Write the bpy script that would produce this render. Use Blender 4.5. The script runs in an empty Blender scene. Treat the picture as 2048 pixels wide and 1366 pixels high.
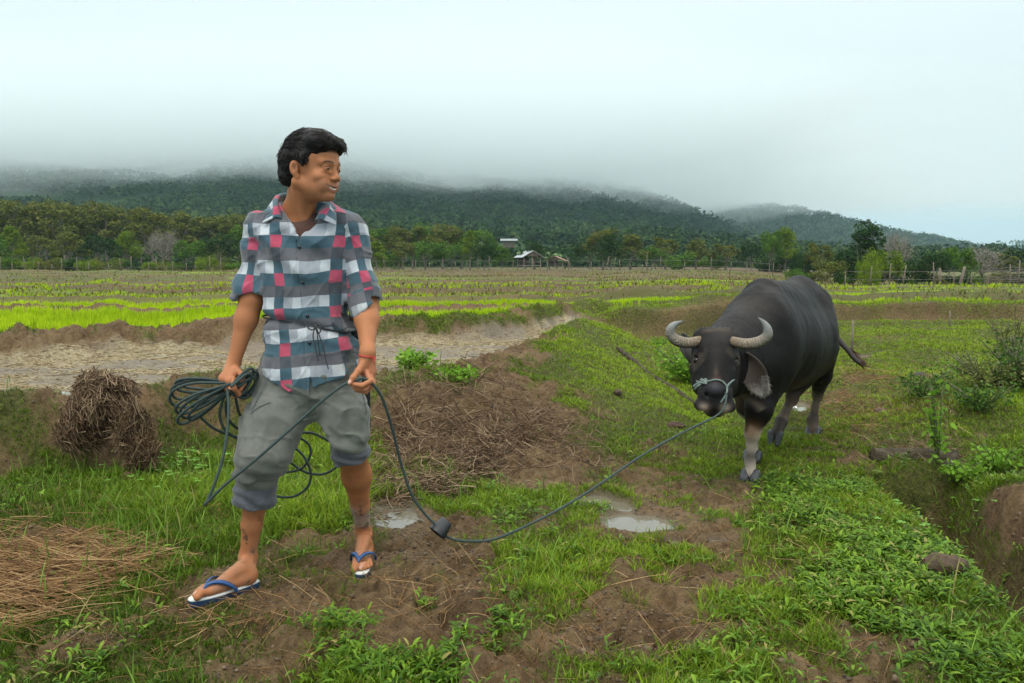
import bpy, math, random, os
import numpy as np
from mathutils import Vector, Matrix

# ------------------------------------------------------------------ camera, world, sun
SC = bpy.context.scene
FPX, CAMZ, HORY = 1706.7, 1.2, 525.0
PITCH = math.atan((683.0 - HORY) / FPX)
cam_d = bpy.data.cameras.new("camera"); cam_d.lens = 30.0; cam_d.sensor_width = 36.0
cam_d.clip_start = 0.05; cam_d.clip_end = 9000
cam = bpy.data.objects.new("camera", cam_d); SC.collection.objects.link(cam)
cam.location = (0, 0, CAMZ); cam.rotation_euler = (math.pi / 2 - PITCH, 0, 0)
SC.camera = cam
SC.render.engine = 'CYCLES'
SC.view_settings.view_transform = 'Standard'; SC.view_settings.look = 'None'
SC.view_settings.exposure = 0.12; SC.view_settings.gamma = 1.0
SC.cycles.use_denoising = True
SC.cycles.max_bounces = 9; SC.cycles.diffuse_bounces = 3; SC.cycles.glossy_bounces = 3
SC.cycles.transmission_bounces = 3; SC.cycles.transparent_max_bounces = 12; SC.cycles.volume_bounces = 8
SC.cycles.use_adaptive_sampling = True; SC.cycles.adaptive_threshold = 0.015
SUN_EL, SUN_AZ = math.radians(58), math.radians(-150)   # azimuth of the sun from +Y, clockwise
world = bpy.data.worlds.new("World"); SC.world = world; world.use_nodes = True
def build_world():
    nt = world.node_tree; nt.nodes.clear(); N = nt.nodes.new; L = nt.links.new
    out = N('ShaderNodeOutputWorld'); bg = N('ShaderNodeBackground'); L(bg.outputs[0], out.inputs[0])
    sky = N('ShaderNodeTexSky'); sky.sky_type = 'NISHITA'; sky.sun_disc = False
    sky.sun_elevation = SUN_EL; sky.sun_rotation = SUN_AZ; sky.air_density = 1.0; sky.dust_density = 3.0
    tc = N('ShaderNodeTexCoord'); sp = N('ShaderNodeSeparateXYZ'); L(tc.outputs['Generated'], sp.inputs[0])
    # overcast deck: soft cloud noise and height gradient (height above the horizon)
    mp = N('ShaderNodeMapping'); mp.inputs['Scale'].default_value = (1.2, 1.2, 3.0); L(tc.outputs['Generated'], mp.inputs[0])
    nz = N('ShaderNodeTexNoise'); nz.inputs['Scale'].default_value = 2.2; nz.inputs['Detail'].default_value = 5; L(mp.outputs[0], nz.inputs[0])
    ad = N('ShaderNodeMath'); ad.operation = 'MULTIPLY_ADD'; L(nz.outputs[0], ad.inputs[0]); ad.inputs[1].default_value = 0.16; L(sp.outputs[2], ad.inputs[2])
    ax = N('ShaderNodeMath'); ax.operation = 'MULTIPLY_ADD'; L(sp.outputs[0], ax.inputs[0]); ax.inputs[1].default_value = 0.07; L(ad.outputs[0], ax.inputs[2])
    cr = N('ShaderNodeValToRGB'); L(ax.outputs[0], cr.inputs[0])
    e = cr.color_ramp.elements
    e[0].position = 0.05; e[0].color = (0.47, 0.63, 0.71, 1)
    e[1].position = 1.0; e[1].color = (2.2, 2.2, 2.1, 1)
    for p, c in ((0.17, (0.64, 0.80, 0.86)), (0.26, (0.78, 0.92, 0.95)), (0.36, (0.84, 0.96, 0.98)), (0.46, (0.90, 1.0, 1.02)), (0.70, (1.55, 1.58, 1.55))):
        k = e.new(p); k.color = (*c, 1)
    sc = N('ShaderNodeVectorMath'); sc.operation = 'SCALE'; L(cr.outputs[0], sc.inputs[0]); sc.inputs[3].default_value = 10.0
    mx = N('ShaderNodeMix'); mx.data_type = 'RGBA'; mx.inputs[0].default_value = 0.93
    L(sky.outputs[0], mx.inputs[6]); L(sc.outputs[0], mx.inputs[7]); L(mx.outputs[2], bg.inputs[0])
    bg.inputs[1].default_value = 0.1
build_world()
sun_d = bpy.data.lights.new("sun", 'SUN'); sun_d.energy = 1.3; sun_d.angle = math.radians(28); sun_d.color = (1.0, 0.97, 0.92)
sun = bpy.data.objects.new("sun", sun_d); SC.collection.objects.link(sun)
_sd = Vector((math.sin(SUN_AZ) * math.cos(SUN_EL), math.cos(SUN_AZ) * math.cos(SUN_EL), math.sin(SUN_EL)))
sun.rotation_euler = _sd.to_track_quat('Z', 'Y').to_euler()

# ------------------------------------------------------------------ measuring helpers
CP, SP_ = math.cos(PITCH), math.sin(PITCH)
def P(px, py, Y):
    """world point seen at photo pixel (px,py) at distance Y"""
    u = (px - 1024) / FPX; v = (683 - py) / FPX
    dy = CP + v * SP_; dz = -SP_ + v * CP; k = Y / dy
    return np.array([u * k, Y, CAMZ + dz * k])
def PG(px, py, z=0.0):
    u = (px - 1024) / FPX; v = (683 - py) / FPX
    dy = CP + v * SP_; dz = -SP_ + v * CP; k = (z - CAMZ) / dz
    return np.array([u * k, dy * k, z])
def proj(X, Y, Z):
    a = Z - CAMZ; d = Y * CP - a * SP_; up = Y * SP_ + a * CP
    d = np.maximum(d, 0.05)
    return 1024 + FPX * X / d, 683 - FPX * up / d

# ------------------------------------------------------------------ noise
def _h(ix, iy, iz, s):
    n = (ix.astype(np.int64) * 374761393 + iy.astype(np.int64) * 668265263 + iz.astype(np.int64) * 2147483647 + s * 974634777) & 0xFFFFFFFF
    n = ((n ^ (n >> 13)) * 1274126177) & 0xFFFFFFFF
    n = (n ^ (n >> 16)) & 0xFFFF
    return n.astype(np.float32) / 32767.5 - 1.0
def noise2(x, y, s=0):
    ix = np.floor(x); iy = np.floor(y); fx = x - ix; fy = y - iy
    fx = fx * fx * (3 - 2 * fx); fy = fy * fy * (3 - 2 * fy); z = np.zeros_like(ix)
    a = _h(ix, iy, z, s); b = _h(ix + 1, iy, z, s); c = _h(ix, iy + 1, z, s); d = _h(ix + 1, iy + 1, z, s)
    return (a * (1 - fx) + b * fx) * (1 - fy) + (c * (1 - fx) + d * fx) * fy
def noise3(x, y, z, s=0):
    ix = np.floor(x); iy = np.floor(y); iz = np.floor(z); fx = x - ix; fy = y - iy; fz = z - iz
    fx = fx * fx * (3 - 2 * fx); fy = fy * fy * (3 - 2 * fy); fz = fz * fz * (3 - 2 * fz)
    def L(k):
        a = _h(ix, iy, k, s); b = _h(ix + 1, iy, k, s); c = _h(ix, iy + 1, k, s); d = _h(ix + 1, iy + 1, k, s)
        return (a * (1 - fx) + b * fx) * (1 - fy) + (c * (1 - fx) + d * fx) * fy
    return L(iz) * (1 - fz) + L(iz + 1) * fz
def fbm2(x, y, o=4, s=0):
    r = 0; a = 0.5
    for i in range(o):
        r = r + a * noise2(x + i * 17.3, y - i * 9.1, s + i); x = x * 2.03; y = y * 2.03; a *= 0.5
    return r
def fbm3(x, y, z, o=3, s=0):
    r = 0; a = 0.5
    for i in range(o):
        r = r + a * noise3(x + i * 17.3, y - i * 9.1, z + i * 5.7, s + i); x = x * 2.03; y = y * 2.03; z = z * 2.03; a *= 0.5
    return r
def sst(e0, e1, x):
    t = np.clip((x - e0) / (e1 - e0), 0, 1); return t * t * (3 - 2 * t)

# ------------------------------------------------------------------ objects and meshes
def link(o, parent=None):
    SC.collection.objects.link(o)
    if parent is not None: o.parent = parent
    return o
def tag(o, label=None, cat=None, group=None, kind=None):
    if label: o['label'] = label
    if cat: o['category'] = cat
    if group: o['group'] = group
    if kind: o['kind'] = kind
    return o
def empty(name, loc=(0, 0, 0), rz=0.0):
    o = bpy.data.objects.new(name, None); o.location = loc; o.rotation_euler = (0, 0, rz); o.empty_display_size = 0.1
    return link(o)
def mesh_np(name, V, F, mat=None, parent=None, smooth=True, attrs=None, uv=None, mats=None, midx=None, colors=None):
    """V (n,3); F: list of (m,k) int arrays of equal-k polygons"""
    if not isinstance(F, (list, tuple)): F = [F]
    F = [np.asarray(f, dtype=np.int32) for f in F if len(f)]
    me = bpy.data.meshes.new(name); V = np.asarray(V, dtype=np.float32)
    me.vertices.add(len(V)); me.vertices.foreach_set("co", V.ravel())
    loops = np.concatenate([f.ravel() for f in F]); tot = np.concatenate([np.full(len(f), f.shape[1], np.int32) for f in F])
    st = np.concatenate([[0], np.cumsum(tot)[:-1]]).astype(np.int32)
    me.loops.add(len(loops)); me.loops.foreach_set("vertex_index", loops)
    me.polygons.add(len(tot)); me.polygons.foreach_set("loop_start", st)
    try: me.polygons.foreach_set("loop_total", tot)
    except Exception: pass
    me.polygons.foreach_set("use_smooth", np.full(len(tot), smooth, bool))
    if midx is not None: me.polygons.foreach_set("material_index", np.asarray(midx, np.int32))
    me.update(calc_edges=True)
    for k, a in (attrs or {}).items():
        a = np.asarray(a, np.float32)
        if a.ndim == 1:
            at = me.attributes.new(k, 'FLOAT', 'POINT'); at.data.foreach_set("value", a)
        else:
            at = me.attributes.new(k, 'FLOAT_VECTOR', 'POINT'); at.data.foreach_set("vector", a.ravel())
    for k, a in (colors or {}).items():
        a = np.asarray(a, np.float32); a4 = np.concatenate([a, np.ones((len(a), 1), np.float32)], 1)
        at = me.attributes.new(k, 'FLOAT_COLOR', 'POINT'); at.data.foreach_set("color", a4.ravel())
    if mats: [me.materials.append(m) for m in mats]
    elif mat: me.materials.append(mat)
    o = bpy.data.objects.new(name, me)
    return link(o, parent)
class MB:
    """collects simple shapes into one mesh"""
    def __init__(s): s.V = []; s.F = {}; s.n = 0
    def add(s, V, F):
        V = np.asarray(V, float); s.V.append(V)
        for f in (F if isinstance(F, (list, tuple)) else [F]):
            f = np.asarray(f, np.int64)
            if len(f): s.F.setdefault(f.shape[1], []).append(f + s.n)
        s.n += len(V); return s
    def box(s, c, d, rz=0.0, R=None):
        x, y, z = np.array(d) / 2.0
        v = np.array([[i, j, k] for i in (-x, x) for j in (-y, y) for k in (-z, z)])
        if rz: cc, ss = math.cos(rz), math.sin(rz); v = v @ np.array([[cc, ss, 0], [-ss, cc, 0], [0, 0, 1]])
        if R is not None: v = v @ R.T
        return s.add(v + np.array(c), np.array([[0, 1, 3, 2], [4, 6, 7, 5], [0, 4, 5, 1], [2, 3, 7, 6], [0, 2, 6, 4], [1, 5, 7, 3]]))
    def tube(s, pts, rad, n=8, twist=None, cap=True, wob=0.0, seed=0):
        V, F = tube_np(pts, rad, n, twist, cap, wob, seed); return s.add(V, F)
    def build(s, name, mat, parent=None, smooth=True, **k):
        return mesh_np(name, np.concatenate(s.V), [np.concatenate(f) for f in s.F.values()], mat, parent, smooth, **k)
def frames(pts):
    pts = np.asarray(pts, float); T = np.gradient(pts, axis=0); T /= np.linalg.norm(T, axis=1)[:, None] + 1e-12
    N = np.zeros_like(T); a = np.array([0, 0, 1.0]) if abs(T[0][2]) < 0.9 else np.array([1.0, 0, 0])
    n = np.cross(T[0], a); n /= np.linalg.norm(n)
    for i in range(len(pts)):
        n = n - T[i] * np.dot(n, T[i]); n /= np.linalg.norm(n) + 1e-12; N[i] = n
    return T, N, np.cross(T, N)
def tube_np(pts, rad, n=8, twist=None, cap=True, wob=0.0, seed=0):
    pts = np.asarray(pts, float); m = len(pts); T, N, B = frames(pts)
    rad = np.broadcast_to(np.asarray(rad, float), (m,)) if np.ndim(rad) < 2 else rad
    th = np.arange(n) / n * 2 * np.pi
    L = np.concatenate([[0], np.cumsum(np.linalg.norm(np.diff(pts, axis=0), axis=1))])
    r = rad[:, None] * np.ones((1, n))
    if twist: r = r * (0.86 + 0.22 * np.abs(np.sin(1.5 * th[None] - twist * L[:, None])))
    if wob:
        rng = np.random.default_rng(seed); r = r * (1 + wob * rng.uniform(-1, 1, r.shape))
    V = pts[:, None] + r[..., None] * (np.cos(th)[None, :, None] * N[:, None] + np.sin(th)[None, :, None] * B[:, None])
    V = V.reshape(-1, 3); i = np.arange(m - 1)[:, None] * n; j = np.arange(n)[None]; k = (j + 1) % n
    F = [np.stack([i + j, i + k, i + n + k, i + n + j], -1).reshape(-1, 4)]
    if cap:
        V = np.concatenate([V, [pts[0]], [pts[-1]]]); a = m * n
        j = np.arange(n); F.append(np.concatenate([np.stack([np.full(n, a), (j + 1) % n, j], -1), np.stack([np.full(n, a + 1), (m - 1) * n + j, (m - 1) * n + (j + 1) % n], -1)]))
    return V, F
def spline(pts, n=10):
    p = np.asarray(pts, float); p = np.concatenate([[2 * p[0] - p[1]], p, [2 * p[-1] - p[-2]]]); out = []
    for i in range(1, len(p) - 2):
        a, b, c, d = p[i - 1:i + 3]; t = np.linspace(0, 1, n, endpoint=False)[:, None]
        out.append(0.5 * (2 * b + (c - a) * t + (2 * a - 5 * b + 4 * c - d) * t ** 2 + (3 * b - a - 3 * c + d) * t ** 3))
    out.append(p[-2][None]); return np.concatenate(out)
def scatter(TV, TF, pos, rot, scl):
    """copies of one template (tv, faces) at pos with 3x3 rot and scale -> V, F"""
    n = len(pos); m = len(TV)
    V = np.einsum('nij,mj->nmi', rot, TV) * np.reshape(scl, (n, 1, -1)) + pos[:, None]
    F = [(np.asarray(f)[None] + (np.arange(n) * m)[:, None, None]).reshape(-1, np.asarray(f).shape[1]) for f in (TF if isinstance(TF, list) else [TF])]
    return V.reshape(-1, 3), F
def rotz(a):
    c, s = np.cos(a), np.sin(a); R = np.zeros((len(a), 3, 3)); R[:, 0, 0] = c; R[:, 0, 1] = -s; R[:, 1, 0] = s; R[:, 1, 1] = c; R[:, 2, 2] = 1; return R
def rand_rot(n, rng):
    q = rng.normal(size=(n, 4)); q /= np.linalg.norm(q, axis=1)[:, None]; w, x, y, z = q.T
    return np.stack([1 - 2 * (y * y + z * z), 2 * (x * y - z * w), 2 * (x * z + y * w), 2 * (x * y + z * w), 1 - 2 * (x * x + z * z), 2 * (y * z - x * w), 2 * (x * z - y * w), 2 * (y * z + x * w), 1 - 2 * (x * x + y * y)], -1).reshape(n, 3, 3)

# ------------------------------------------------------------------ materials
class NB:
    def __init__(s, name):
        s.m = bpy.data.materials.new(name); s.m.use_nodes = True; s.nt = s.m.node_tree; s.nt.nodes.clear()
        s.out = s.N('ShaderNodeOutputMaterial'); s.p = s.N('ShaderNodeBsdfPrincipled'); s.L(s.p.outputs[0], s.out.inputs[0])
    def N(s, t, **k):
        n = s.nt.nodes.new(t)
        for a, b in k.items(): setattr(n, a, b)
        return n
    def L(s, a, b): s.nt.links.new(a, b)
    def obj(s): return s.N('ShaderNodeTexCoord').outputs['Object']
    def geo(s): return s.N('ShaderNodeNewGeometry').outputs['Position']
    def attr(s, n, o='Fac'):
        a = s.N('ShaderNodeAttribute', attribute_name=n); return a.outputs[o]
    def noise(s, scale, detail=4, rough=0.55, vec=None, dist=0.0, o=0):
        n = s.N('ShaderNodeTexNoise'); n.inputs['Scale'].default_value = scale; n.inputs['Detail'].default_value = detail
        n.inputs['Roughness'].default_value = rough; n.inputs['Distortion'].default_value = dist
        s.L(vec if vec is not None else s.geo(), n.inputs['Vector']); return n.outputs[o]
    def ramp(s, fac, pts, interp='LINEAR'):
        r = s.N('ShaderNodeValToRGB'); r.color_ramp.interpolation = interp; s.L(fac, r.inputs[0]); e = r.color_ramp.elements
        while len(e) > 1: e.remove(e[-1])
        for i, (p, c) in enumerate(pts):
            k = e[0] if i == 0 else e.new(p); k.position = p; k.color = (*c, 1) if len(c) == 3 else c
        return r.outputs[0]
    def math(s, op, a, b=0.0, c=0.0):
        n = s.N('ShaderNodeMath', operation=op)
        for i, v in enumerate((a, b, c)):
            if hasattr(v, 'is_output'): s.L(v, n.inputs[i])
            elif i < len(n.inputs): n.inputs[i].default_value = v
        return n.outputs[0]
    def mix(s, f, a, b, mode='MIX'):
        n = s.N('ShaderNodeMix', data_type='RGBA', blend_type=mode)
        for i, v in ((0, f), (6, a), (7, b)):
            if hasattr(v, 'is_output'): s.L(v, n.inputs[i])
            elif isinstance(v, (tuple, list)): n.inputs[i].default_value = (*v[:3], 1)
            else: n.inputs[i].default_value = v
        return n.outputs[2]
    def set(s, **k):
        names = dict(color='Base Color', rough='Roughness', spec='Specular IOR Level', metal='Metallic', coat='Coat Weight', coatr='Coat Roughness', sss='Subsurface Weight', sheen='Sheen Weight', trans='Transmission Weight', alpha='Alpha', ior='IOR')
        for a, v in k.items():
            i = s.p.inputs[names[a]]
            if hasattr(v, 'is_output'): s.L(v, i)
            elif isinstance(v, (tuple, list)): i.default_value = (*v[:3], 1)
            else: i.default_value = v
        return s
    def bump(s, h, strength=0.3, dist=0.01):
        b = s.N('ShaderNodeBump'); b.inputs['Strength'].default_value = strength; b.inputs['Distance'].default_value = dist
        s.L(h, b.inputs['Height'])
        prev = s.p.inputs['Normal']
        if prev.is_linked: s.L(prev.links[0].from_socket, b.inputs['Normal'])
        s.L(b.outputs[0], prev); return s
def simple(name, col, rough=0.6, var=0.25, scale=8.0, bump=0.0, bscale=40.0, vec='obj', **k):
    b = NB(name); v = b.obj() if vec == 'obj' else b.geo(); n = b.noise(scale, 5, vec=v)
    lo = tuple(c * (1 - var) for c in col); hi = tuple(min(1, c * (1 + var)) for c in col)
    b.set(color=b.ramp(n, [(0.3, lo), (0.7, hi)]), rough=rough, **k)
    if bump: b.bump(b.noise(bscale, 4, vec=v), bump, 0.01)
    return b.m
# ------------------------------------------------------------------ terrain
def _curve(pts, z):
    w = np.array([PG(x, y, z) for x, y in pts]); t = w[:, 0] / w[:, 1]; i = np.argsort(t); return t[i], w[i, 1]
def _at(c, t): return np.interp(t, c[0], c[1])
C_FOOT = _curve([(-400, 985), (0, 955), (200, 935), (400, 905), (560, 890), (700, 925), (900, 960), (1050, 930), (1150, 900), (1230, 850), (1330, 850), (2400, 850)], 0.0)
C_TOP = _curve([(-400, 805), (0, 797), (150, 790), (300, 778), (420, 752), (520, 748), (760, 757), (900, 735), (980, 712), (1050, 690), (1130, 672), (1180, 655), (1300, 650), (2400, 650)], 0.38)
C_B2 = _curve([(-400, 735), (0, 722), (150, 712), (300, 705), (480, 697), (760, 688), (900, 682), (1000, 672), (1090, 660), (1150, 648), (1250, 640), (2400, 640)], 0.36)
RB_T = (np.array([1150, 1300, 1450, 1700, 1800, 2400.0]) - 1024) / FPX
def bund(Y, y0, w, h): return h * np.exp(-np.abs((Y - y0) / w) ** 2.5)
def base_h(X, Y):
    t = X / np.maximum(Y, 0.3)
    wob = 0.18 * noise2(t * 14, t * 0 + 3.3, 5) + 0.10 * noise2(t * 45, t * 0 + 1.3, 6)
    yf = _at(C_FOOT, t); yt = np.maximum(_at(C_TOP, t), yf + 0.35); yb = np.maximum(_at(C_B2, t), yt + 0.8)
    zl = 0.38 * sst(0, 1, (Y - yf - wob * 0.6) / (yt - yf))
    zl = zl + 0.035 * np.exp(-((Y - yt) / 0.18) ** 2)
    zl = zl - 0.05 * sst(0.05, 0.35, Y - yt)
    zl = zl + (0.26 + 0.04 * noise2(t * 30, t * 0, 9)) * sst(-0.25, 0.28, Y - yb - wob * 0.3)
    zl = zl - 0.11 * sst(0.45, 0.7, Y - yb)
    far = sst(14, 30, Y)
    # right-hand fields
    zr = -0.10 * sst(3.6, 5.0, Y) + 0.38 * sst(6.2, 13.0, Y)
    yr = np.interp(t, RB_T, [11.3, 11.5, 12.3, 13.4, 13.6, 13.4]) + wob
    zr = zr - .08 * np.exp(-((Y - yr + .5) / .5) ** 2) + (0.30 + 0.07 * noise2(t * 22, t * 0, 19)) * sst(-0.12, 0.12, Y - yr)
    zr = zr - 0.07 * sst(0.5, 0.8, Y - yr) + bund(Y, 15.3 + wob, 0.3, 0.12)
    k = sst((1120 - 1024) / FPX, (1290 - 1024) / FPX, t + 0.01 * noise2(Y * 1.5, t * 3, 3))
    z = zl * (1 - k) + zr * k
    # path ridge and its edge
    rc = np.interp(Y, [4.5, 6, 7.5, 9, 11, 12.5], [0.75, 0.85, 0.92, 1.0, 1.1, 1.2])
    z = z + 0.13 * sst(5.0, 7.0, Y) * (1 - sst(11.5, 12.2, Y)) * np.exp(-((X - rc) / 0.55) ** 4)
    # bunds of the far paddies
    bd = 0
    for y0, w, h in ((12.3, .22, .11), (16.0, .25, .1), (19.6, .3, .12), (24, .3, .12), (29, .4, .12), (36, .4, .14), (45, .5, .15), (56, .6, .16), (70, .7, .2), (88, .8, .25)):
        y1 = y0 + 0.35 * noise2(X * 0.10 + y0, Y * 0, 31) * (1 + y0 / 30) + 0.02 * X
        bd = bd + bund(Y, y1, w, h)
    for x0 in (-11, -4.2, 4.6, 13, 22, -20, 33, -32):
        xx = x0 + 0.5 * noise2(Y * 0.12, Y * 0 + x0, 33)
        bd = np.maximum(bd, 0.1 * np.exp(-np.abs((X - xx * (0.5 + Y / 40)) / 0.3) ** 2.5) * sst(13, 17, Y))
    z = z + bd * (1 - sst(110, 130, Y)) * (1 - k * sst(20, 30, Y) * .4)
    kr = sst((1380 - 1024) / FPX, (1750 - 1024) / FPX, t)
    z = z - sst(17, 75, Y) * 1.25 * kr - (1 - kr) * sst(40, 110, Y) * 0.35
    # bushy hummock and broken ground at right
    z = z + 0.28 * np.exp(-((X - 3.9) / 1.1) ** 2 - ((Y - 6.9) / 1.3) ** 2) + 0.12 * np.exp(-((X - 3.2) / .5) ** 2 - ((Y - 8.2) / .7) ** 2)
    z = z + 0.22 * np.exp(-((X - 2.75) / 0.33) ** 2 - ((Y - 3.75) / 0.8) ** 2)
    # ditch
    xd = np.interp(Y, [2.0, 3.26, 3.84, 4.4, 5.14, 5.6], [1.95, 2.06, 2.2, 2.27, 2.38, 2.42]) + 0.05 * noise2(Y * 3, Y * 0, 41)
    z = z - 0.55 * np.exp(-np.abs((X - xd) / 0.21) ** 3) * sst(1.5, 2.2, Y) * (1 - sst(4.95, 5.25, Y))
    return z
PUD = [(790, 1030, 62, 34, .0), (1205, 1008, 78, 17, .3), (1282, 1048, 88, 22, .3), (850, 1122, 44, 9, .1), (1433, 1084, 34, 9, 0), (1722, 716, 26, 5, 0), (1600, 815, 26, 12, 0), (1345, 1088, 20, 8, 0), (765, 972, 26, 16, 0)]
PUDC = []
for _a in PUD:
    _c = PG(_a[0], _a[1], 0.0)
    for _ in range(4): _c = PG(_a[0], _a[1], float(base_h(_c[:1], _c[1:2])[0]))
    PUDC.append((*_a, float(_c[2])))
def pud_w(X, Y, z0):
    """(water, blend, level) of the puddle hollows"""
    w = 0 * X; bl = 0 * X; lv = 0 * X; n = fbm2(X * 9, Y * 9, 3, 77)
    for cx, cy, rx, ry, sl, L in PUDC:
        px, py = proj(X, Y, L + 0 * X); dx = px - cx; dy = py - cy - sl * dx * 0.25
        d = np.sqrt((dx / rx) ** 2 + (dy / ry) ** 2) + n * 0.6 * (1 - np.exp(-(dx / rx) ** 2 - (dy / ry) ** 2) * .6)
        wi = 1 - sst(0.55, 1.15, d); bi = 1 - sst(1.15, 1.9, d); lv = np.where(bi > bl, L - .035 * wi + .028 * (1 - wi), lv); w = np.maximum(w, wi); bl = np.maximum(bl, bi)
    return w, bl, lv
def _grid_map(rows):
    ys = sorted(rows); A = np.array([rows[y] for y in ys], float) / 9.0; return np.array(ys, float), A
GR = _grid_map({
 600: [0,0,0,0,0,0,0,0,0,6,8,8,7,7,7,7,7], 640: [3,2,1,1,1,1,5,6,6,7,9,9,8,7,7,6,6],
 665: [2,1,1,0,1,0,2,3,2,7,9,9,8,8,7,7,6], 700: [0,0,0,0,0,0,0,0,1,8,9,9,8,8,7,7,6],
 760: [3,1,2,4,3,2,2,3,3,7,9,9,8,6,7,8,8], 820: [6,4,1,4,4,4,1,0,2,4,7,9,8,5,6,8,8],
 880: [6,6,2,6,6,6,3,0,0,2,5,8,7,4,5,7,7], 940: [7,7,5,7,7,7,4,5,1,1,3,6,4,7,5,6,7],
 1000: [6,7,6,6,7,7,4,6,6,3,1,2,5,7,8,5,0], 1060: [6,6,6,7,7,6,3,2,6,4,1,1,3,6,7,7,0],
 1120: [4,5,6,6,6,4,1,1,3,8,6,3,5,5,8,9,9], 1180: [3,4,5,4,3,3,1,0,2,6,4,3,6,7,4,9,9],
 1240: [4,4,3,3,2,3,1,0,4,3,2,5,8,5,5,8,9], 1300: [5,4,3,2,2,3,3,4,2,3,3,6,7,3,4,8,9], 1366: [5,5,3,2,2,4,6,6,2,3,3,7,7,2,4,8,9]})
def gmap(px, py):
    ys, A = GR; c = np.clip(px / 128.0, 0, 15.999); ci = c.astype(int); cf = c - ci
    ri = np.clip(np.searchsorted(ys, py) - 1, 0, len(ys) - 2); rf = np.clip((py - ys[ri]) / (ys[ri + 1] - ys[ri]), 0, 1)
    v0 = A[ri, ci] * (1 - cf) + A[ri, ci + 1] * cf; v1 = A[ri + 1, ci] * (1 - cf) + A[ri + 1, ci + 1] * cf
    return v0 * (1 - rf) + v1 * rf
FLAT = [(*PG(455, 1180, 0)[:2], .0, .17), (*PG(725, 1130, 0)[:2], .0, .15)]
def surf(X, Y, want=False):
    """height, grass amount, wet amount of the ground"""
    z = base_h(X, Y); px, py = proj(X, Y, z); t = X / np.maximum(Y, .3)
    g = gmap(px, py); n1 = fbm2(X * 1.9, Y * 1.9, 4, 51); n2 = fbm2(X * 7, Y * 7, 3, 52)
    g = sst(0.22, 0.72, g * 0.95 + n1 * 0.55 + n2 * 0.45 + 0.04)
    yt = _at(C_TOP, t); yb = _at(C_B2, t)
    fld = sst(0.25, 0.5, Y - yt) * (1 - sst(-0.15, 0.1, Y - yb)) * (1 - sst((1120 - 1024) / FPX, (1190 - 1024) / FPX, t))
    pw, pbl, plv = pud_w(X, Y, z); pw = pw * (Y < 12)
    near = 1 - sst(10, 20, Y)
    bumpy = (1 - g * 0.6) * (1 - fld * 0.85) * (1 - pw * 0.7)
    cl = np.abs(fbm2(X * 6.5, Y * 6.5, 4, 61)); hoof = np.abs(noise2(X * 5 + n2, Y * 5, 63))
    z2 = z + near * (0.05 * fbm2(X * 1.1, Y * 1.1, 3, 60) * (1 - fld) + bumpy * (0.10 * cl - 0.02 + 0.045 * fbm2(X * 20, Y * 20, 3, 62) - 0.05 * (1 - sst(0, .25, hoof))))
    bank = sst(-0.5, 0.0, Y - yb) * (1 - sst(0.3, 0.6, Y - yb)) * (1 - sst(1150, 1200, px))
    z2 = z2 + bank * 0.13 * (np.abs(fbm2(X * 4, Y * 4, 4, 66)) - .15)
    z2 = z2 * (1 - pbl) + (plv + .012 * n2 * (1 - pw * .5)) * pbl; z2 = z2 + fld * (0.05 * fbm2(X * 2.2, Y * 5, 4, 67) + .02)
    z2 = z2 + (1 - near) * 0.03 * fbm2(X * 0.8, Y * 0.8, 3, 68)
    for fxx, fyy, fz, rr in FLAT: w = np.exp(-(((X - fxx) ** 2 + (Y - fyy) ** 2) / rr ** 2) ** 1.5); z2 = z2 * (1 - w) + fz * w
    if not want: return z2
    straw = fld * sst(-0.1, 0.35, fbm2(X * 1.3, Y * 4.0, 4, 71) + 0.1) 
    yr = np.interp(t, RB_T, [11.3, 11.5, 12.3, 13.4, 13.6, 13.4]); g = g * (1 - .7 * np.exp(-((Y - yr) / .22) ** 2) * (t > .06))
    xd = np.interp(Y, [2.0, 3.26, 3.84, 4.4, 5.14, 5.6], [1.95, 2.06, 2.2, 2.27, 2.38, 2.42]); g = g * (1 - .93 * np.exp(-np.abs((X - xd) / .23) ** 4) * (Y < 5.1))
    return z2, g * (1 - fld) * (1 - pw), np.maximum(fld * 0.8, pw), straw, px, py
def ground_z(x, y):
    return float(surf(np.array([float(x)]), np.array([float(y)]))[0])

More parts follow.
